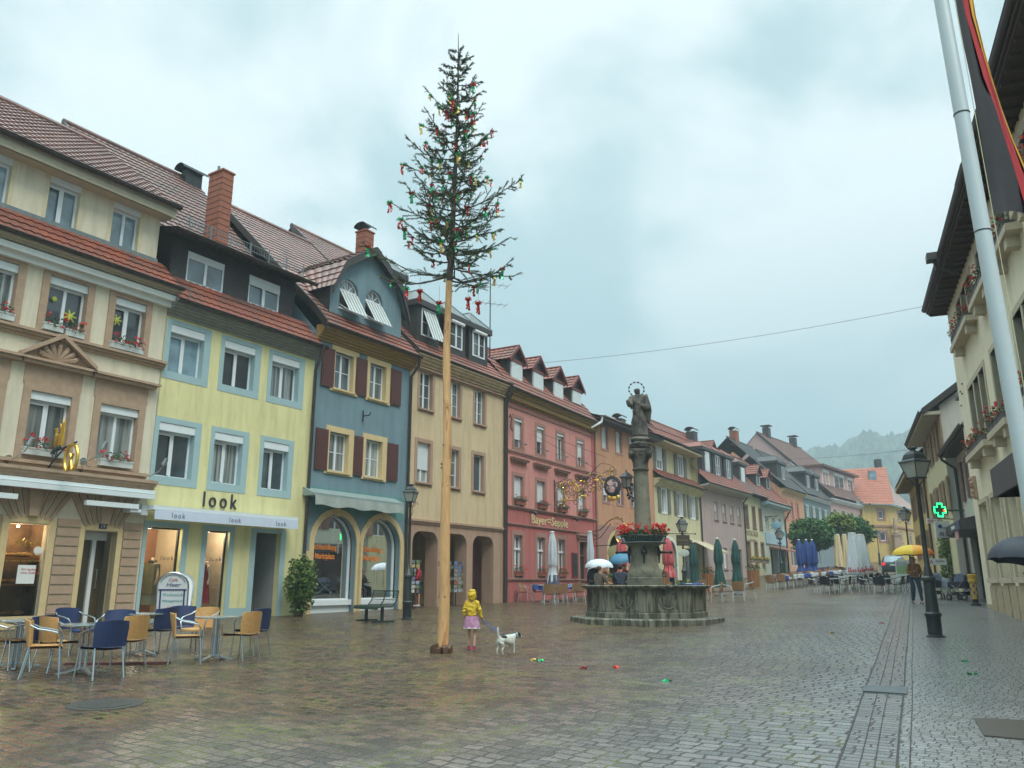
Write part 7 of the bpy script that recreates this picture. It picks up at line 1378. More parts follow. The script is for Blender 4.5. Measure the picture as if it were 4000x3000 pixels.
s.build('lantern_bracket', Black, t, True)
c_ = M @ Vector((.45, 0, zl)); s = MB(); s.lathe([(.02, 0), (.14, .02), (.14, .03), (.02, .04)], 6, c=c_); s.lathe([(.24, .33), (.22, .36), (.1, .46), (.03, .5), (.02, .56)], 6, c=c_)
for k in range(6): a = k*math.pi/3; s.tube([c_+Vector((.12*math.cos(a), .12*math.sin(a), .03)), c_+Vector((.18*math.cos(a), .18*math.sin(a), .33))], .012, 4)
s.build('lantern', Black, t); MB().lathe([(.11, .04), (.17, .32)], 6, c=c_).build('lantern_glass', mat('old_lantern_glass', (.2, .19, .17), .3), t)
# ---------------------------------------------------------------- flag and pole
fb = Vector((0, 0, 0)); rw = ray(4108, 2279.6); Yf = 5.45; fb = Vector((rw[0]/rw[1]*Yf, Yf, G(rw[0]/rw[1]*Yf, Yf)))
t = empty('flagpole', fb, 0, 'smooth silver-grey flagpole rising at the right edge', 'flagpole'); s = MB(); s.tube([(0, 0, -.1), (-.115, 0, 4.5), (-.23, 0, 9)], [.058, .054, .043], 28); o = s.build('pole', mat('brushed_silver', (.48, .53, .53), .45, .05, 2, metal=.15), t, True)
for y in (446, 905): z = CH+Yf*(F*sp+(1500-y)*cp)/(F*cp-(1500-y)*sp)-fb.z; MB().lathe([(.056, -.006), (.058, 0), (.056, .006)], 24, c=(-.0256*z, 0, z)).build('joint_ring', Black, t)
s = MB(); s.tube([(.045, -.02, 1), (-.06, -.02, 6)], .003, 4); s.build('halyard', mat('halyard_rope', (.5, .48, .3), .8), t)
rows = [-260, -60, 60, 180, 300, 420, 540, 660, 760, 842]; fl = []
colx = {-260: (3700, 3722, 3742, 3758), -60: (3722, 3750, 3775, 3793), 60: (3742, 3772, 3798, 3812), 180: (3764, 3808, 3832, 3842), 300: (3790, 3842, 3868, 3874), 420: (3812, 3888, 3908, 3912), 540: (3832, 3925, 3950, 3956), 660: (3852, 3962, 4000, 4012), 760: (3868, 3992, 4050, 4075), 842: (3880, 4018, 4090, 4130)}
Ys = (5.5, 5.72, 5.9, 6.05)
for nm, c, (i0, i1) in (('black_band', (.02, .018, .022), (0, 1)), ('red_band', (.36, .012, .018), (1, 2)), ('gold_band', (.6, .33, .03), (2, 3))):
    s = MB(); n = 6
    for y in rows:
        for k in range(n+1):
            f = k/n; x = colx[y][i0]+(colx[y][i1]-colx[y][i0])*f; Yq = Ys[i0]+(Ys[i1]-Ys[i0])*f+.04*math.sin(f*6+y*.01+i0*2)*(1 if 0 < f < 1 or True else 0); yy = y+(18*math.sin(f*3.1) if y == 842 and i0 == 0 else 0)*-1; s.v.append(atY(x, yy, Yq))
    s.f = [(j*(n+1)+k, j*(n+1)+k+1, (j+1)*(n+1)+k+1, (j+1)*(n+1)+k) for j in range(len(rows)-1) for k in range(n)]
    if nm == 'black_band': ft = empty('flag', fb, 0, 'black, red and gold flag hanging limp beside the silver pole', 'flag')
    s.v = [tuple(Vector(v)-fb) for v in s.v]; o = s.build(nm, mat('cloth_'+nm, c, .75, .2, 2), ft, True)
# ---------------------------------------------------------------- signs and things on the right pavement
yR = R(yr+180)
def on_right(s_, off, z): return Vector((P1[0]+d1[0]*s_-d1[1]*off, P1[1]+d1[1]*s_+d1[0]*off, .84+z))
p = atY(3671, 1992, 33.4); t = empty('pharmacy_cross', p, R(12), 'glowing green pharmacy cross above the narrow street', 'sign'); e_ = mat('neon_green', (.0, .5, .15), emit=((.02, 1, .22), 2.2), var=0)
def cross(a, b): return [(-b, -a), (b, -a), (b, -b), (a, -b), (a, b), (b, b), (b, a), (-b, a), (-b, b), (-a, b), (-a, -b), (-b, -b)]
s = MB(); s.prism([(x, 0, z) for x, z in cross(.28, .13)], (0, .12, 0)); s.tube([(.3, .06, 0), (1.2, .06, 0)], .03); s.build('cross_box', mat('cross_dark_green', (0, .1, .03), .4), t); s = MB(); q = [Vector((x, -.01, z)) for x, z in cross(.26, .115)]; s.tube(q+[q[0]], .03, 6); s.build('neon_tube', e_, t); MB().sphere((.2, -.02, -.02), .07, 8, 5, (1, .3, .6)).build('red_display', mat('neon_red', (.5, .02, .02), emit=((1, .05, .02), 2.5), var=0), t)
p = atY(3683, 2068, 33.2); t = empty('hanging_sign', p, R(12), 'white hanging sign with red and blue lettering below the pharmacy cross', 'sign'); s = MB(); s.box(-.34, 0, -.33, .34, .05, .33); s.build('sign_panel', Wht, t); text('m', .3, Black, t, (-.2, -.01, -.26), ext=.004); text('13', .3, MATS['red_lettering'], t, (.04, -.01, -.26), ext=.004); s = MB(); s.sphere((-.12, -.01, .12), .1, 10, 6, (1, .1, .8)); s.build('logo', mat('logo_blue', (.05, .12, .3), .5), t); s = MB(); s.box(-.02, -.01, .04, .28, -.004, .08); s.build('logo_bar', mat('logo_green', (.05, .3, .2), .5), t); s = MB(); s.tube([(-.3, .02, .45), (.6, .02, .42)], .02); s.build('arm', Black, t)
p = atY(3642, 2035, 36); t = empty('post_sign', p, R(12), 'small white sign with red print left of the pharmacy signs', 'sign'); s = MB(); s.box(-.26, 0, -.11, .26, .05, .11); s.build('sign_panel', Wht, t); text('POST', .15, MATS['red_lettering'], t, (-.22, -.01, -.06), ext=.003)
p = atY(3664, 2194, 36); t = empty('pharmacy_banner', p, R(5), 'low white banner with a red letter A behind the lamp post', 'sign'); s = MB(); s.box(-.42, 0, -.14, .42, .03, .14); s.build('sign_panel', Wht, t); text('A', .24, MATS['red_lettering'], t, (-.38, -.01, -.09), ext=.003); text('Apotheke', .1, Black, t, (-.1, -.01, 0), ext=.003); s = MB(); s.tube([(-.4, .0, -.95), (-.4, 0, .14)], .015); s.tube([(.4, .0, -.95), (.4, 0, .14)], .015); s.build('post', Alum, t)
s = MB(); t = empty('climbing_plant', atdist(3707, 38), 0, 'ivy climbing the wall beside the pharmacy signs', 'plant'); leafy(s, (0, 0, 1.6), (.3, .3, 1.7), 2600, .05, 5); s.build('foliage', Lf, t); MB().tube([(0, 0, 0), (.1, 0, 1.5), (0, 0, 3)], .03, 6).build('stem', MATS['bark'], t)
# bollard
p = gp(3812, 2366); t = empty('painted_bollard', p, .3, 'short bollard painted with yellow and blue diamonds by the town building', 'bollard'); Hh = up(p, 2243)-p.z
s = MB(); s.lathe([(.16, 0), (.16, .06), (.1, .09), (.09, .22)], 16); s.build('foot', mat('dark_iron_foot', (.03, .025, .025), .5), t, True); s = MB(); s.lathe([(.12, .22), (.115, Hh-.3), (.15, Hh-.27), (.16, Hh-.2), (.14, Hh-.16), (.16, Hh-.1), (.16, Hh-.02), (.13, Hh)], 18); s.build('post', mat('ochre_yellow_paint', (.5, .32, .04), .5, .15), t, True)
s = MB()
for j in range(5):
    for k in range(4):
        a = k*math.pi/2+(math.pi/4 if j % 2 else 0); z = .32+j*.12
        for d_ in (0,): s.add([(.122*math.cos(a-.32), .122*math.sin(a-.32), z), (.127*math.cos(a), .127*math.sin(a), z-.08), (.122*math.cos(a+.32), .122*math.sin(a+.32), z), (.127*math.cos(a), .127*math.sin(a), z+.08)], [(0, 1, 2), (0, 2, 3)])
s.build('blue_diamonds', mat('cobalt_paint', (.02, .04, .3), .4), t)
# prams
def pram(p, rz, label, hood):
    t = empty('pram', p, rz, label, 'pram', 'prams parked on the pavement'); s = MB(); n = 8
    for k in range(n+1): a = math.pi*k/n; s.v += [(-.22, .1-.32*math.cos(a), .72+.3*math.sin(a)), (.22, .1-.32*math.cos(a), .72+.3*math.sin(a))]
    s.f = [(2*k, 2*k+1, 2*k+3, 2*k+2) for k in range(n//2+2)]; s.prism([(-.24, -.1, .72), (-.24, .42, .72), (-.24, .38, .98), (-.24, .1, 1.03), (-.24, -.06, .9)], (.48, 0, 0)); s.build('hood', hood, t, True)
    s = MB(); s.prism([(-.22, -.42, .5), (-.22, .4, .45), (-.22, .42, .74), (-.22, -.42, .7)], (.44, 0, 0)); s.build('carrycot', mat('pram_dark_cloth', (.03, .035, .045), .8, .2), t)
    s = MB(); s.prism([(-.2, -.3, .2), (-.2, .3, .2), (-.2, .3, .34), (-.2, -.3, .34)], (.4, 0, 0)); s.build('basket', Black, t)
    s = MB()
    for x in (-.26, .26): s.tube([(x, -.36, .15), (x, .2, .6), (x, .55, 1.02)], .013, 6); s.tube([(x, .36, .15), (x, -.2, .6)], .013, 6)
    s.tube([(-.26, .55, 1.02), (.26, .55, 1.02)], .018, 6); s.build('frame', Alum, t)
    for x in (-.28, .28):
        for y in (-.36, .36): o = MB().tube([(x-.02, y, .13), (x+.02, y, .13)], .13, 16).build('wheel', Black, t); MB().tube([(x-.022, y, .13), (x+.022, y, .13)], .07, 10).build('rim', Alum, o)
    return t
Ph = mat('blue_check_cloth', (.12, .15, .21), .8, .5, 18); pq_ = atdist(3752, 32.6); pram(pq_, R(200), 'dark pram with grey-blue hood parked before the shop', Ph); pram(pq_+Vector((-.5, 1.1, .03)), R(160), 'pram with a checked blue hood behind the dark one', Ph)
WhiteM = mat('white_garden_metal', (.65, .68, .66), .4, .04)
for x, y, l in ((3680, 34.5, 'white round-topped garden table behind the lamp post'),):
    p = atdist(x, y); t = empty('garden_table', p, .3, l, 'table'); s = MB(); s.lathe([(.4, .7), (.4, .73), (.01, .735)], 20); s.build('tabletop', WhiteM, t)
    for k in range(4): a = k*1.57; MB().tube([(.3*math.cos(a), .3*math.sin(a), 0), (.05*math.cos(a+.7), .05*math.sin(a+.7), .4), (.25*math.cos(a+1.3), .25*math.sin(a+1.3), .7)], .014, 5).build('leg', WhiteM, t)
cV = make_chair('v', mat('pale_blue_seat', (.4, .48, .55), .6), WhiteM, fine=False); put(cV, USED, atdist(3708, 34.2), R(100), 'white and pale blue chair beside the prams', 'white chairs by the prams'); put(cV, USED, atdist(3716, 35.3), R(60), 'white and pale blue chair half behind the prams', 'white chairs by the prams')
# green advertising board
p = gp(3530, 2276); t = empty('advertising_board', p, R(-14), 'green and white advertising board on a sprung foot at the gutter edge', 'sign'); s = MB(); s.box(-.3, -.02, .22, .3, .02, 1.06); s.box(-.16, -.01, 1.06, .16, .01, 1.2); s.build('panel', mat('poster_white', (.6, .66, .62), .5), t); MB().box(-.26, -.028, .27, .26, -.02, .8).build('poster_green', mat('poster_green_print', (.22, .42, .2), .5, .12, 3), t); MB().box(-.26, -.028, .8, .26, -.02, 1.02).build('poster_blue', mat('poster_blue_print', (.35, .42, .5), .5, .2, 5), t)
text('Aktion', .12, mat('print_yellow', (.6, .6, .1), .5, var=0), t, (-.18, -.032, .45), ext=.002); s = MB(); s.box(-.13, -.02, .05, .13, .02, .22); s.lathe([(.34, 0), (.34, .04), (.2, .07)], 16); s.build('foot', Zinc, t); t.scale = (1.25,)*3
# parked car seen from behind
p = gp(3494, 2246); t = empty('parked_car', p, R(-24), 'dark grey-blue hatchback parked behind the white parasols', 'car'); CarP = mat('blue_grey_car_paint', (.05, .065, .085), .25, .05, coat=1)
def loft(secs, name, m, par):
    s = MB(); n = len(secs[0]); s.v = [v for sec in secs for v in sec]; s.f = [(j*n+i, j*n+(i+1) % n, (j+1)*n+(i+1) % n, (j+1)*n+i) for j in range(len(secs)-1) for i in range(n)]+[tuple(range(n))[::-1], tuple((len(secs)-1)*n+i for i in range(n))]; return s.build(name, m, par, True)
def sec(y, w, zb, zs_, zt2, wt): return [(-w, y, zb+.1), (-w*.97, y, zb), (w*.97, y, zb), (w, y, zb+.1), (w*1.02, y, (zb+zs_)/2), (w*.97, y, zs_), (wt, y, zt2-.04), (wt*.85, y, zt2), (-wt*.85, y, zt2), (-wt, y, zt2-.04), (-w*.97, y, zs_), (-w*1.02, y, (zb+zs_)/2)]
loft([sec(-2.05, .76, .3, .8, .88, .7), sec(-2.0, .84, .22, .88, .98, .74), sec(-1.75, .87, .2, .92, 1.38, .6), sec(-1.4, .88, .2, .93, 1.47, .62), sec(-.3, .88, .2, .93, 1.49, .64), sec(.5, .88, .2, .92, 1.38, .6), sec(1.1, .87, .2, .9, .98, .7), sec(1.9, .82, .22, .75, .82, .66), sec(2.1, .7, .3, .62, .66, .55)], 'body', CarP, t)
MB().prism([(-.58, -2.0, .97), (.58, -2.0, .97), (.52, -1.76, 1.36), (-.52, -1.76, 1.36)], (0, -.012, .0)).build('rear_window', G_sky, t)
for sx in (-1, 1): MB().prism([(sx*.875, -1.5, .95), (sx*.875, .7, .95), (sx*.66, .35, 1.36), (sx*.64, -1.35, 1.4)], (sx*.012, 0, 0)).build('side_window', G_dark, t); MB().box(sx*.6, -2.09, .72, sx*.84, -1.98, .92).build('tail_light', mat('tail_light_red', (.55, .01, .01), .2, emit=((1, .03, .02), .5), var=0), t)
MB().box(-.26, -2.085, .68, .26, -2.07, .8).build('number_plate', Wht, t); MB().box(-.8, -2.12, .32, .8, -2.0, .52).build('bumper', mat('bumper_dark', (.03, .035, .04), .5), t); MB().tube([(0, -2.04, 1.0), (.35, -1.97, 1.08)], .014).build('wiper', Black, t)
for sx in (-1, 1):
    for y in (-1.3, 1.3): o = MB().tube([(sx*.72, y, .31), (sx*.89, y, .31)], .31, 20).build('wheel', Black, t); MB().tube([(sx*.7, y, .31), (sx*.9, y, .31)], .18, 12).build('rim', Alum, o)
# covers in the ground
def flat(name, label, cat, pts, m, dz=.012):
    c = sum((Vector(p) for p in pts), Vector())/len(pts); s = MB(); s.prism([tuple(Vector(p)-c+Vector((0, 0, dz-.02))) for p in pts], (0, 0, .02)); o = s.build(name, m); o.location = c; return tag(o, label, cat)
Iron = mat('wet_cast_iron', (.045, .045, .04), .42, .3, 14, .6, 40); c = gp(412, 2752); flat('manhole_cover', 'round wet manhole cover in the setts before the cafe', 'manhole cover', [(c.x+.3*math.cos(a*.2618), c.y+.3*math.sin(a*.2618), G(c.x+.3*math.cos(a*.2618), c.y+.3*math.sin(a*.2618))) for a in range(24)], Iron)
flat('manhole_ring', 'flat stone ring around the round manhole cover', 'manhole frame', [(c.x+.42*math.cos(a*.2618), c.y+.42*math.sin(a*.2618), G(c.x+.42*math.cos(a*.2618), c.y+.42*math.sin(a*.2618))) for a in range(24)], mat('dark_frame_stone', (.045, .043, .036), .55, .3, 9), .007)
flat('drain_grate', 'narrow iron drain grate lying across the gutter', 'drain', [gp(3379, 2684), gp(3548, 2688), gp(3544, 2716), gp(3370, 2704)], mat('iron_grate', (.06, .075, .08), .35, .4, 22), .02)
flat('access_plate', 'large dark iron plate in the pavement at the bottom right corner', 'cover plate', [gp(3806, 2811), gp(4060, 2822), gp(4120, 2905), gp(3845, 2880)], mat('brown_iron_plate', (.06, .05, .042), .35, .35, 5, .4, 12, stretch=(1, 12, 1)), .02)
for nm, (xa, ya, xb, yb2), c in (): pass
# litter from the maypole
for k, (x, y, nm, m, l) in enumerate(((2078, 2581, 'gold', 'gold', 'golden ribbon scrap lying behind the dog'), (2108, 2583, 'green', 'green', 'green ribbon scrap lying right of the golden one behind the dog'), (2272, 2612, 'red', 'red', 'red and gold ribbon scrap on the setts before the fountain'), (2400, 2609, 'red', 'red', 'small red ribbon scrap right of the red and gold one'), (2606, 2663, 'green', 'green', 'green ribbon scrap lying nearest the camera'), (3443, 2436, 'red', 'red', 'red scrap beside the gutter near the lamp'), (3250, 2474, 'red', 'gold', 'tiny golden scrap in mid square'), (3770, 2587, 'green', 'green', 'bright green scrap on the small-sett pavement, farther one'), (3797, 2637, 'green', 'green', 'bright green scrap on the small-sett pavement, nearer one'))):
    s = MB(); rr = random.Random(k); 
    for j in range(6): a = rr.uniform(0, 3.1); c_ = Vector((rr.uniform(-.07, .07), rr.uniform(-.04, .04), .015)); d_ = Vector((.045*math.cos(a), .045*math.sin(a), .012)); w_ = Vector((-.015*math.sin(a), .015*math.cos(a), .015)); s.quad(c_-d_-w_, c_+d_-w_, c_+d_+w_, c_-d_+w_)
    o = s.build('ribbon_scrap', RC[m]); o.scale = (.75,)*3; o.location = gp(x, y)+Vector((0, 0, .006)); tag(o, l, 'ribbon', 'ribbon scraps fallen on the setts')
# ---------------------------------------------------------------- people and the dog
Skin_ = mat('skin', (.5, .27, .18), .55, .06)
def hand(pts, edges, wi, w0, d, side, sc=1.0):
    """palm and five curled fingers from wrist vertex wi"""
    w0 = Vector(w0); d = Vector(d).normalized(); sd_ = Vector(side).normalized(); up_ = d.cross(sd_).normalized(); k = len(pts)
    pm = w0+d*.05*sc; pts.append((*pm, .028*sc, .016*sc)); edges.append((wi, k)); p2 = w0+d*.085*sc; pts.append((*p2, .03*sc, .014*sc)); edges.append((k, k+1)); kk = k+1
    for j, ln in enumerate((.062, .07, .065, .052)):
        b = p2+sd_*(-.027+.018*j)*sc+d*.012*sc; i = len(pts); pts.append((*b, .008*sc)); pts.append((*(b+d*ln*.5*sc+up_*.008*sc), .0075*sc)); pts.append((*(b+d*ln*.85*sc+up_*.026*sc), .0065*sc)); edges += [(kk, i), (i, i+1), (i+1, i+2)]
    i = len(pts); b = pm-sd_*.03*sc; pts.append((*b, .009*sc)); pts.append((*(b-sd_*.02*sc+d*.035*sc), .008*sc)); edges += [(k, i), (i, i+1)]
def person(p, rz, H, label, J, cl, hairm, legs='trousers', group=None, hood=False, skinlegs=False, hair=True, sc=None):
    t = empty('person', p, rz, label, 'person', group); k = H/1.75; h = sc or 1.0
    def S(n): return tuple(c*k for c in J[n])
    b = []; e = []
    def v(n, r, r2=None): b.append((*S(n), r*k, (r2 or r)*k)); return len(b)-1
    pe = v('pelvis', .12, .1); ch = v('chest', .13, .1); nk = v('neck', .055); h0 = v('head0', .075*h, .085*h); h1 = v('head1', .085*h, .1*h); h2 = v('head2', .06*h, .075*h); e += [(pe, ch), (ch, nk), (nk, h0), (h0, h1), (h1, h2)]
    hd = Vector(S('head1')); fw = Vector(J.get('look', (0, -1, 0))).normalized(); i = len(b); b.append((*(Vector(S('head0'))+fw*.105*k*h+Vector((0, 0, .02*k))), .012*k)); e.append((h0, i))
    for s_ in 'LR':
        sh_ = v('sho'+s_, .055); el = v('elb'+s_, .042); wr = v('wri'+s_, .028); e += [(ch, sh_), (sh_, el), (el, wr)]
        d = Vector(S('wri'+s_))-Vector(S('elb'+s_)); hand(b, e, wr, S('wri'+s_), d, (0, 1, 0) if abs(d.normalized().y) < .8 else (1, 0, 0), k*(1.0 if H > 1.3 else 1.15))
        hi = v('hip'+s_, .09); kn = v('kne'+s_, .058); an = v('ank'+s_, .038); to = v('toe'+s_, .03); e += [(pe, hi), (hi, kn), (kn, an), (an, to)]
    skin('body', b, e, Skin_, t, 1)
    # jacket or shirt
    a = []; e2 = []
    def w(n, r, r2=None, f=None): q = Vector(S(n)) if f is None else Vector(S(n)).lerp(Vector(S(f[0])), f[1]); a.append((*q, r*k, (r2 or r)*k)); return len(a)-1
    j0 = w('pelvis', .175, .14); j1 = w('pelvis', .165, .13, ('chest', .5)); j2 = w('chest', .175, .13); j3 = w('neck', .075); e2 += [(j0, j1), (j1, j2), (j2, j3)]
    cuff = cl.get('sleeve', .92)
    for s_ in 'LR':
        q0_ = w('sho'+s_, .078); q1_ = w('elb'+s_, .062); e2 += [(j2, q0_), (q0_, q1_)]
        if cuff > .5: q2_ = w('elb'+s_, .046, None, ('wri'+s_, cuff)); e2.append((q1_, q2_))
    skin(cl['topname'], a, e2, cl['top'], t, 3, fold=.022)
    if legs == 'trousers':
        a = []; e2 = []; j0 = w('pelvis', .155, .125); 
        for s_ in 'LR':
            q0_ = w('hip'+s_, .105); q1_ = w('kne'+s_, .078); q2_ = w('ank'+s_, .065, None, ('kne'+s_, cl.get('hem', .0))) if cl.get('hem', 0) < .9 else None; e2 += [(j0, q0_), (q0_, q1_)]+([(q1_, q2_)] if q2_ is not None else [])
        skin('trousers', a, e2, cl['legs'], t, 2, fold=.018)
    for s_ in 'LR':
        an = Vector(S('ank'+s_)); to = Vector(S('toe'+s_)); skin('shoe', [(*(an+Vector((0, 0, -.03*k))), .045*k), (*(an.lerp(to, -.25)+Vector((0, 0, -.05*k))), .042*k), (*(an.lerp(to, .6)+Vector((0, 0, -.02*k))), .045*k, .035*k), (*to, .04*k, .028*k)], [(0, 1), (0, 2), (2, 3)], cl['shoes'], t, 1)
    if hair:
        c = hd-fw*.025*k*h; s = MB(); 
        rr = random.Random(3); s.sphere(c+Vector((0, 0, .03*k)), .112*k*h, 14, 9, (1, 1, 1.12)) if False else None
        prof = [(c.x, c.y, c.z)]; skin('hair', [(*(c+Vector((0, 0, .075*k*h))), .085*k*h, .09*k*h), (*(c-fw*.03*k+Vector((0, 0, 0))), .1*k*h, .1*k*h), (*(c-fw*.045*k+Vector((0, 0, -.09*k*h))), cl.get('hairlow', .07)*k*h)], [(0, 1), (1, 2)], hairm, t, 1)
    s = MB()
    side = fw.cross(Vector((0, 0, 1))).normalized()
    for q in (-1, 1): s.sphere(hd.lerp(Vector(S('head0')), .3)+fw*.092*k*h+side*q*.033*k*h, .011*k, 6, 4)
    s.build('eyes', mat('eye_dark', (.02, .015, .01), .3), t); s = MB()
    for q in (-1, 1): s.sphere(hd.lerp(Vector(S('head0')), .4)+side*q*.088*k*h, .022*k, 6, 4, (.5, 1, 1.4))
    s.build('ears', Skin_, t); return t
def stand(**kw):
    J = dict(pelvis=(0, 0, .95), chest=(0, 0, 1.28), neck=(0, 0, 1.47), head0=(0, -.01, 1.57), head1=(0, 0, 1.66), head2=(0, 0, 1.72))
    for s_, x in (('L', 1), ('R', -1)):
        J['sho'+s_] = (x*.17, 0, 1.4); J['elb'+s_] = (x*.23, .02, 1.13); J['wri'+s_] = (x*.24, -.06, .9); J['hip'+s_] = (x*.09, 0, .9); J['kne'+s_] = (x*.1, -.02, .5); J['ank'+s_] = (x*.1, .02, .09); J['toe'+s_] = (x*.11, -.14, .04)
    J.update(kw); return J
# child: walks away from us, hood up, leash in the right hand
pc = gp(1842, 2538); yel = mat('yellow_raincoat', (.62, .42, .02), .6, .16, 9, .5, 22)
J = stand(head0=(0, -.01, 1.56), head1=(0, 0, 1.67), kneL=(.1, -.1, .5), ankL=(.1, -.05, .1), toeL=(.11, -.2, .04), kneR=(-.1, .0, .5), ankR=(-.1, .12, .1), toeR=(-.1, -.03, .04), elbL=(.25, .03, 1.12), wriL=(.23, -.08, .93), elbR=(-.25, -.02, 1.12), wriR=(-.3, -.13, .92))
ch = person(pc, R(172), 1.1, 'small child in a yellow hooded jacket, checked skirt and pink clogs walking a dog', J, dict(top=yel, topname='jacket', legs=yel, shoes=mat('pink_clogs', (.6, .03, .16), .5), sleeve=.9), None, legs=None, hair=False, sc=1.25)
k = 1.1/1.75; skin('hood', [(0, -.01, 1.44*k, .1*k, .1*k), (0, .03*k, 1.58*k, .15*k, .15*k), (0, .03*k, 1.7*k, .145*k, .15*k), (0, .0, 1.8*k, .09*k, .1*k)], [(0, 1), (1, 2), (2, 3)], yel, ch, 3, fold=.02)
s = MB(); n = 40
for z, rr in ((1.0*k, .2*k), (.85*k, .225*k), (.64*k, .26*k)):
    for q in range(n): a = 2*math.pi*q/n; f = 1+.05*math.sin(q*1.26)*(1 if z < .6 else .3); s.v.append((rr*f*math.cos(a), rr*f*.78*math.sin(a), z))
s.f = [(j*n+q, j*n+(q+1) % n, (j+1)*n+(q+1) % n, (j+1)*n+q) for j in range(2) for q in range(n)]; s.build('skirt', mat('checked_pink_skirt', (.42, .2, .34), .8, .45, 22, col2=(.55, .42, .5), c2s=13), ch, True)
s = MB(); s.lathe([(.262*k, .625*k), (.266*k, .64*k), (.262*k, .655*k)], 30, wob=None); s.v = [(a, b*.78, c) for a, b, c in s.v]; s.build('skirt_hem', Wht, ch)
# dog (jack russell kind): stands, head lowered to the right
pd_ = gp(1978, 2558); dg_ = empty('dog', pd_, R(48), 'small white dog with black back patches and a raised tail on a leash', 'dog'); dw = mat('white_dog_fur', (.55, .55, .49), .85, .08, 12, .5, 60)
# local: -x is the tail end, +x the head
D = [(0, 0, .27, .072, .08), (-.13, 0, .275, .068, .075), (.12, 0, .265, .075, .09), (.2, 0, .31, .05, .055), (.27, 0, .345, .042), (.32, 0, .335, .05, .048), (.4, 0, .3, .026), (.43, 0, .29, .017),
     (-.17, .045, .22, .045), (-.15, .05, .145, .024), (-.2, .05, .09, .014), (-.19, .05, .03, .012), (-.165, .05, .015, .014), (-.17, -.045, .22, .045), (-.13, -.05, .145, .024), (-.17, -.05, .09, .014), (-.15, -.05, .03, .012), (-.125, -.05, .015, .014),
     (.13, .045, .19, .035), (.13, .05, .12, .018), (.135, .05, .03, .012), (.155, .05, .015, .014), (.14, -.045, .19, .035), (.16, -.05, .12, .018), (.15, -.05, .03, .012), (.17, -.05, .015, .014),
     (-.2, 0, .31, .026), (-.225, 0, .38, .018), (-.235, 0, .45, .016), (-.225, 0, .5, .011)]
skin('body', D, [(0, 1), (0, 2), (2, 3), (3, 4), (4, 5), (5, 6), (6, 7), (1, 8), (8, 9), (9, 10), (10, 11), (11, 12), (1, 13), (13, 14), (14, 15), (15, 16), (16, 17), (2, 18), (18, 19), (19, 20), (20, 21), (2, 22), (22, 23), (23, 24), (24, 25), (1, 26), (26, 27), (27, 28), (28, 29)], dw, dg_, 2)
bk = mat('black_dog_fur', (.02, .018, .018), .8, .2)
s = MB(); s.sphere((-.1, -.02, .318), .062, 12, 8, (1.3, .95, .52)); s.build('back_patch', bk, dg_, True)
for sy in (-1, 1): s = MB(); s.sphere((.3, sy*.045, .36), .034, 8, 6, (1, .5, .8)); s.sphere((.325, sy*.05, .325), .024, 8, 5, (.9, .5, 1.3)); s.build('ear', bk, dg_, True)
s = MB(); s.sphere((.31, 0, .352), .05, 10, 7, (.9, .95, .7)); s.sphere((.432, 0, .292), .012, 6, 4); s.build('face_mask', bk, dg_, True); MB().tube([(.225+.005*math.sin(a*.52), .055*math.cos(a*.52), .325+.055*math.sin(a*.52)) for a in range(13)], .008, 5).build('collar', mat('teal_collar', (.02, .12, .14), .5), dg_)
hnd = pc+Vector((.17, .1, .57)); col_ = pd_+Vector((.12, .12, .36)); mid = hnd.lerp(col_, .55)+Vector((0, 0, -.14)); s = MB(); o0 = hnd.copy(); s.tube([(0, 0, 0), hnd.lerp(mid, .5)-o0+Vector((0, 0, -.02)), mid-o0, col_-o0], [.007, .007, .006, .005], 6); s.quad((.0, 0, 0), (.02, 0, -.01), mid-o0+Vector((.04, 0, .06)), mid-o0+Vector((.01, 0, .04))); o = s.build('leash', mat('blue_leash', (.03, .08, .2), .6)); o.location = o0; tag(o, 'blue and black leash running from the child to the dog', 'leash')
# umbrellas
def umbrella(p, r_, h_, mats, label, rz=0, tilt=(0, 0), shaft=.75, group='open umbrellas', names='canopy'):
    t = empty('umbrella', p, rz, label, 'umbrella', group); t.rotation_euler = (tilt[0], tilt[1], rz); n = 8
    for i in range(n):
        a0, a1 = 2*math.pi*i/n, 2*math.pi*(i+1)/n; s = MB(); m_ = 7; w_ = 4
        for j in range(m_+1):
            f = j/m_; rr = r_*math.sin(f*math.pi/2*.98); z = h_*(math.cos(f*math.pi/2*.98))
            for q in range(w_+1): g = q/w_; a = a0+(a1-a0)*g; sag = 1-.05*math.sin(math.pi*g)*f*f*1.3; s.v.append((rr*sag*math.cos(a), rr*sag*math.sin(a), z+(.035*r_*math.sin(math.pi*g)*f**4)))
        s.f = [(j*(w_+1)+q, j*(w_+1)+q+1, (j+1)*(w_+1)+q+1, (j+1)*(w_+1)+q) for j in range(m_) for q in range(w_)]; s.build('canopy_panel', mats[i % len(mats)], t, True)
    s = MB(); s.tube([(0, 0, h_+.07), (0, 0, -shaft), (.0, .03, -shaft-.05), (0, .07, -shaft-.03)], .008, 6)
    for i in range(n): a = 2*math.pi*i/n; s.tube([(0, 0, h_*.35), (r_*.55*math.cos(a), r_*.55*math.sin(a), h_*.72)], .004, 4); s.tube([(r_*math.sin(f_*1.54)*math.cos(a), r_*math.sin(f_*1.54)*math.sin(a), h_*math.cos(f_*1.54)-.006) for f_ in (0, .3, .6, 1)], .004, 4)
    s.build('frame', Black, t); return t
um = lambda n, c: mat('umbrella_'+n, c, .6, .06)
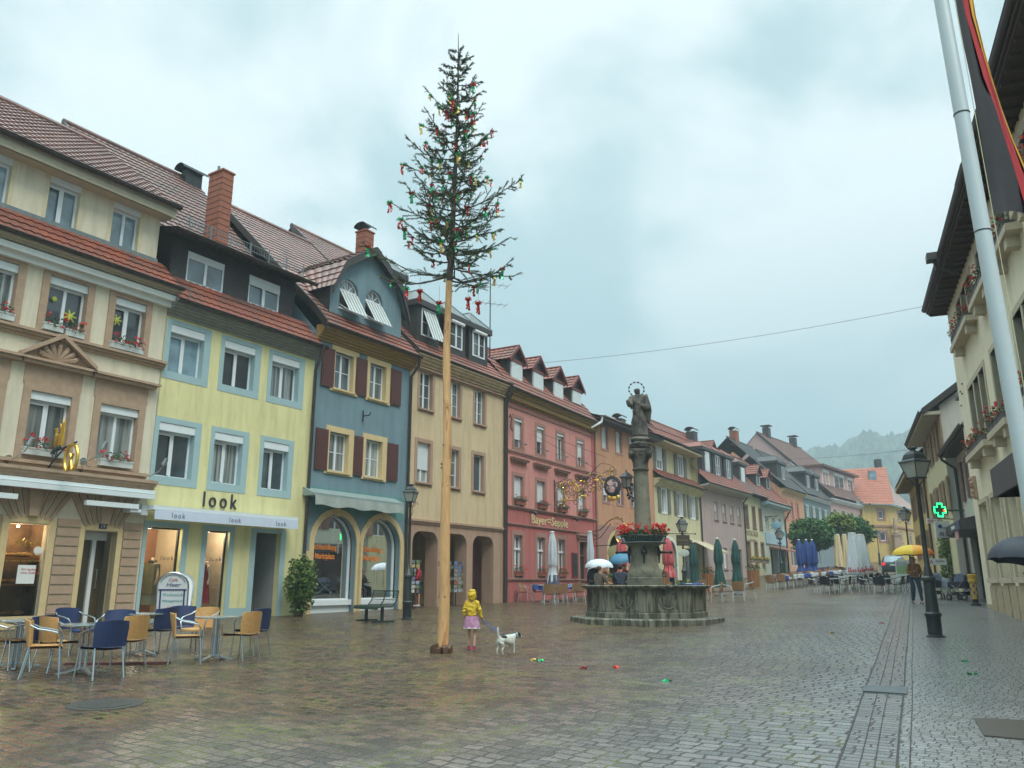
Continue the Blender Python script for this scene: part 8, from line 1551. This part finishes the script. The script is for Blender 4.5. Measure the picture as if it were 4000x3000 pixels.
pm = gp(3586, 2361); J = stand(elbR=(-.26, -.1, 1.12), wriR=(-.1, -.3, 1.2), elbL=(.24, .0, 1.13), wriL=(.15, -.28, 1.12), kneL=(.1, -.12, .5), ankL=(.1, -.12, .1), toeL=(.1, -.28, .05), kneR=(-.1, .02, .5), ankR=(-.1, .18, .12), toeR=(-.1, .05, .04))
man = person(pm, R(-8), 1.74, 'man in brown jacket and jeans walking towards us under the rainbow umbrella', J, dict(top=mat('brown_jacket', (.32, .17, .07), .7, .2, 6, .4, 30), topname='jacket', legs=mat('blue_jeans', (.035, .06, .1), .8, .15, 8), shoes=mat('dark_shoes', (.02, .02, .02), .5)), mat('grey_brown_hair', (.1, .07, .05), .8))
uc = [um('green', (.05, .3, .2)), um('lime', (.4, .45, .05)), um('yellow', (.75, .5, .03)), um('orange_yellow', (.78, .36, .03)), um('orange', (.7, .2, .03)), um('red', (.6, .06, .03)), um('blue', (.03, .1, .35)), um('teal', (.02, .25, .28))]
uc = [uc[k] for k in (5, 6, 0, 2, 2, 3, 4, 5)]; zr_ = up(pm, 2172); umbrella(Vector((pm.x-.1, pm.y-.28, zr_)), .72, .4, uc, 'rainbow umbrella with yellow and orange panels held over the man', rz=R(20), shaft=.68)
# cane of the man
o = MB().tube([(0, 0, 0), (-.12, .1, .85), (-.16, .1, .88)], .012, 6).build('walking_cane', mat('pale_cane', (.5, .5, .48), .4)); o.location = gp(3602, 2366); tag(o, 'thin pale walking cane beside the man under the rainbow umbrella', 'cane')
# person in red at the arcade
pr = pcv(1.62, .65); J = stand(elbR=(-.2, -.15, 1.12), wriR=(-.12, -.33, 1.15), elbL=(.2, -.15, 1.12), wriL=(.12, -.33, 1.1), kneR=(-.09, -.02, .5), kneL=(.09, .02, .5))
person(pr, R(-60), 1.66, 'person in a red jacket and shorts looking at postcards in the arcade', J, dict(top=mat('red_jacket', (.42, .015, .04), .6, .15, 6, .4, 25), topname='jacket', legs=mat('dark_blue_shorts', (.02, .04, .07), .8), shoes=mat('pale_trainers', (.5, .52, .55), .6), hem=1.0), mat('dark_red_hair', (.08, .03, .02), .8))
# two people sitting behind the basin, two more under the umbrella
def sit(**kw): J = stand(pelvis=(0, 0, .52), chest=(0, -.05, .86), neck=(0, -.07, 1.06), head0=(0, -.09, 1.16), head1=(0, -.08, 1.25), head2=(0, -.07, 1.31)); 
def sitJ():
    J = dict(pelvis=(0, 0, .52), chest=(0, -.06, .86), neck=(0, -.08, 1.06), head0=(0, -.11, 1.16), head1=(0, -.1, 1.25), head2=(0, -.09, 1.31))
    for s_, x in (('L', 1), ('R', -1)): J['sho'+s_] = (x*.19, -.06, .99); J['elb'+s_] = (x*.25, -.2, .74); J['wri'+s_] = (x*.16, -.42, .72); J['hip'+s_] = (x*.1, -.02, .5); J['kne'+s_] = (x*.12, -.45, .5); J['ank'+s_] = (x*.12, -.45, .09); J['toe'+s_] = (x*.12, -.6, .04)
    return J
def seatedon(x, Y, rz, label, cl, hm, H=1.75):
    p = atdist(x, Y); o = person(p, rz, H, label, sitJ(), cl, hm); put(cW, USED, p, rz, 'wicker chair under the '+label, 'brown wicker chairs by the inns'); return p
dsh = mat('black_shoes', (.02, .02, .02), .6); dj = mat('navy_trousers', (.025, .03, .05), .8)
bigm = dict(top=mat('grey_brown_shirt', (.11, .09, .065), .8, .15, 5), topname='shirt', legs=dj, shoes=dsh, sleeve=0.2)
p = atdist(2338, 31.0); person(p+Vector((0, 0, .12)), R(125), 1.85, 'heavy-set person in a grey-brown shirt sitting behind the fountain under the white umbrella', sitJ(), bigm, mat('reddish_brown_hair', (.09, .035, .025), .8)); put(cW, USED, p+Vector((0, 0, .02)), R(125), 'wicker chair under the person in the grey-brown shirt')
p = atdist(2424, 31.3); person(p+Vector((0, 0, .16)), R(165), 1.85, 'dark-haired person in navy sitting behind the fountain between white and blue umbrellas', sitJ(), dict(top=mat('navy_shirt', (.02, .025, .045), .8), topname='shirt', legs=dj, shoes=dsh, sleeve=.3), mat('black_curly_hair', (.018, .012, .012), .9)); put(cW, USED, p+Vector((0, 0, .02)), R(165), 'wicker chair under the dark-haired person in navy')
p = atdist(2318, 32.5); person(p, R(150), 1.68, 'person in dark slate clothes standing under the white umbrella', stand(), dict(top=mat('slate_coat', (.05, .05, .065), .8), topname='coat', legs=dj, shoes=dsh), mat('brown_hair', (.06, .035, .02), .8))
p = atdist(2342, 32.2); umbrella(Vector((p.x, p.y, up(p, 2220))), .58, .36, [um('white', (.6, .66, .7))], 'white umbrella held over the seated people left of the fountain pedestal', rz=.2, shaft=.7)
p = atdist(2440, 33.5); person(p, R(0), 1.6, 'person in a red anorak standing behind the fountain pedestal', stand(), dict(top=mat('bright_red_anorak', (.5, .03, .03), .6), topname='jacket', legs=dj, shoes=dsh), mat('white_hair', (.5, .48, .45), .8))
umbrella(Vector((p.x-.05, p.y-.3, up(p, 2192))), .62, .34, [um('teal_blue', (.04, .17, .27))], 'blue umbrella tilted behind the fountain pedestal', rz=.4, tilt=(.1, -.25), shaft=.6)
# umbrella and person leaving the frame at right
p = gp(4072, 2560); p = atdist(4068, 11.5); person(p, R(80), 1.78, 'person in a dark coat just leaving the picture at right under the black umbrella', stand(elbL=(.2, -.15, 1.15), wriL=(.1, -.3, 1.2)), dict(top=mat('dark_coat', (.03, .03, .035), .8), topname='coat', legs=dj, shoes=dsh), mat('dark_hair', (.03, .02, .02), .8))
pu = atY(4012, 2200, 11.2); umbrella(pu, .47, .36, [um('black', (.04, .045, .06))], 'black umbrella cut off by the right edge of the picture', rz=.3, tilt=(0, .12), shaft=.1)
# mannequins in the clothes shop window
def mannequin(sx, m1, m2, label, scarf):
    w_ = Vector((pA[0]+su*sx-cu*.7, pA[1]+cu*sx+su*.7, .62+.1)); t = empty('mannequin', w_, R(-20), label, 'mannequin', 'mannequins in the clothes shop'); s = MB(); s.lathe([(.22, 0), (.22, .02), (.02, .03), (.018, .7)], 16); s.build('stand', mat('beech_stand', (.4, .26, .12), .6), t)
    sk = mat('mannequin_cream', (.5, .4, .3), .5, .05); skin('torso', [(0, 0, .95, .13, .1), (0, 0, 1.15, .14, .1), (0, 0, 1.38, .15, .1), (0, 0, 1.5, .05), (0, 0, 1.6, .05), (.16, 0, 1.38, .05), (.22, .0, 1.1, .04), (.2, -.05, .85, .03), (-.16, 0, 1.38, .05), (-.22, 0, 1.1, .04), (-.2, -.05, .85, .03)], [(0, 1), (1, 2), (2, 3), (3, 4), (2, 5), (5, 6), (6, 7), (2, 8), (8, 9), (9, 10)], sk, t, 1)
    s = MB(); s.lathe([(.17, 1.42), (.17, 1.2), (.15, 1.05), (.2, .75), (.24, .35)], 24, wob=lambda a, z: (1+.06*math.sin(a*9))*(1-.25*abs(math.sin(a)))); s.build('dress', m1, t, True); s = MB(); s.lathe([(.21, 1.42), (.22, 1.15), (.21, .8), (.24, .6)], 24, wob=lambda a, z: 1 if math.cos(a+1.57) < .55 else .8); s.build('cardigan', m2, t, True) if m2 else None
    s = MB(); s.tube([(.08*math.cos(a*.6), .08*math.sin(a*.6), 1.48+.02*math.sin(a)) for a in range(12)], .035, 6); s.build('scarf', scarf, t, True)
mannequin(.82, mat('pale_blue_dress', (.35, .45, .46), .8), mat('olive_coat', (.16, .16, .1), .8), 'mannequin in pale blue dress, olive coat and dark scarf in the left shop window', mat('dark_scarf', (.06, .06, .05), .8)); mannequin(2.5, mat('wine_red_dress', (.22, .015, .03), .7), None, 'mannequin in wine-red dress and pink scarf in the narrow shop window', mat('pink_scarf', (.6, .4, .38), .8))
Stk = mat('yellow_paper_star', (.5, .55, .08), .7)
for (H_, x, y, r_, l) in ((H1, 273, 1236, .17, 0), (H1, 455, 1250, .15, 0), (H1, 213, 1168, .07, 0)):
    a = H_.px(x, y, .1); s = MB()
    for k in range(7): an = k*.9; s.tube([(a[0], .1, a[1]), (a[0]+r_*math.cos(an), .1, a[1]+r_*math.sin(an))], [.03, .014], 5)
    s.build('window_sticker', Stk, H_.root)
# ---------------------------------------------------------------- haze over the valley
HD = .00135
m = bpy.data.materials.new('haze'); m.use_nodes = True; n = m.node_tree.nodes; n.remove(n['Principled BSDF']); pv = n.new('ShaderNodeVolumePrincipled'); pv.inputs['Color'].default_value = (.72, .87, .92, 1); pv.inputs['Density'].default_value = HD; m.node_tree.links.new(pv.outputs[0], n['Material Output'].inputs['Volume'])
s = MB(); s.box(-900, -700, -12, 900, 900, 190); o = s.build('haze', m); tag(o, kind='stuff')
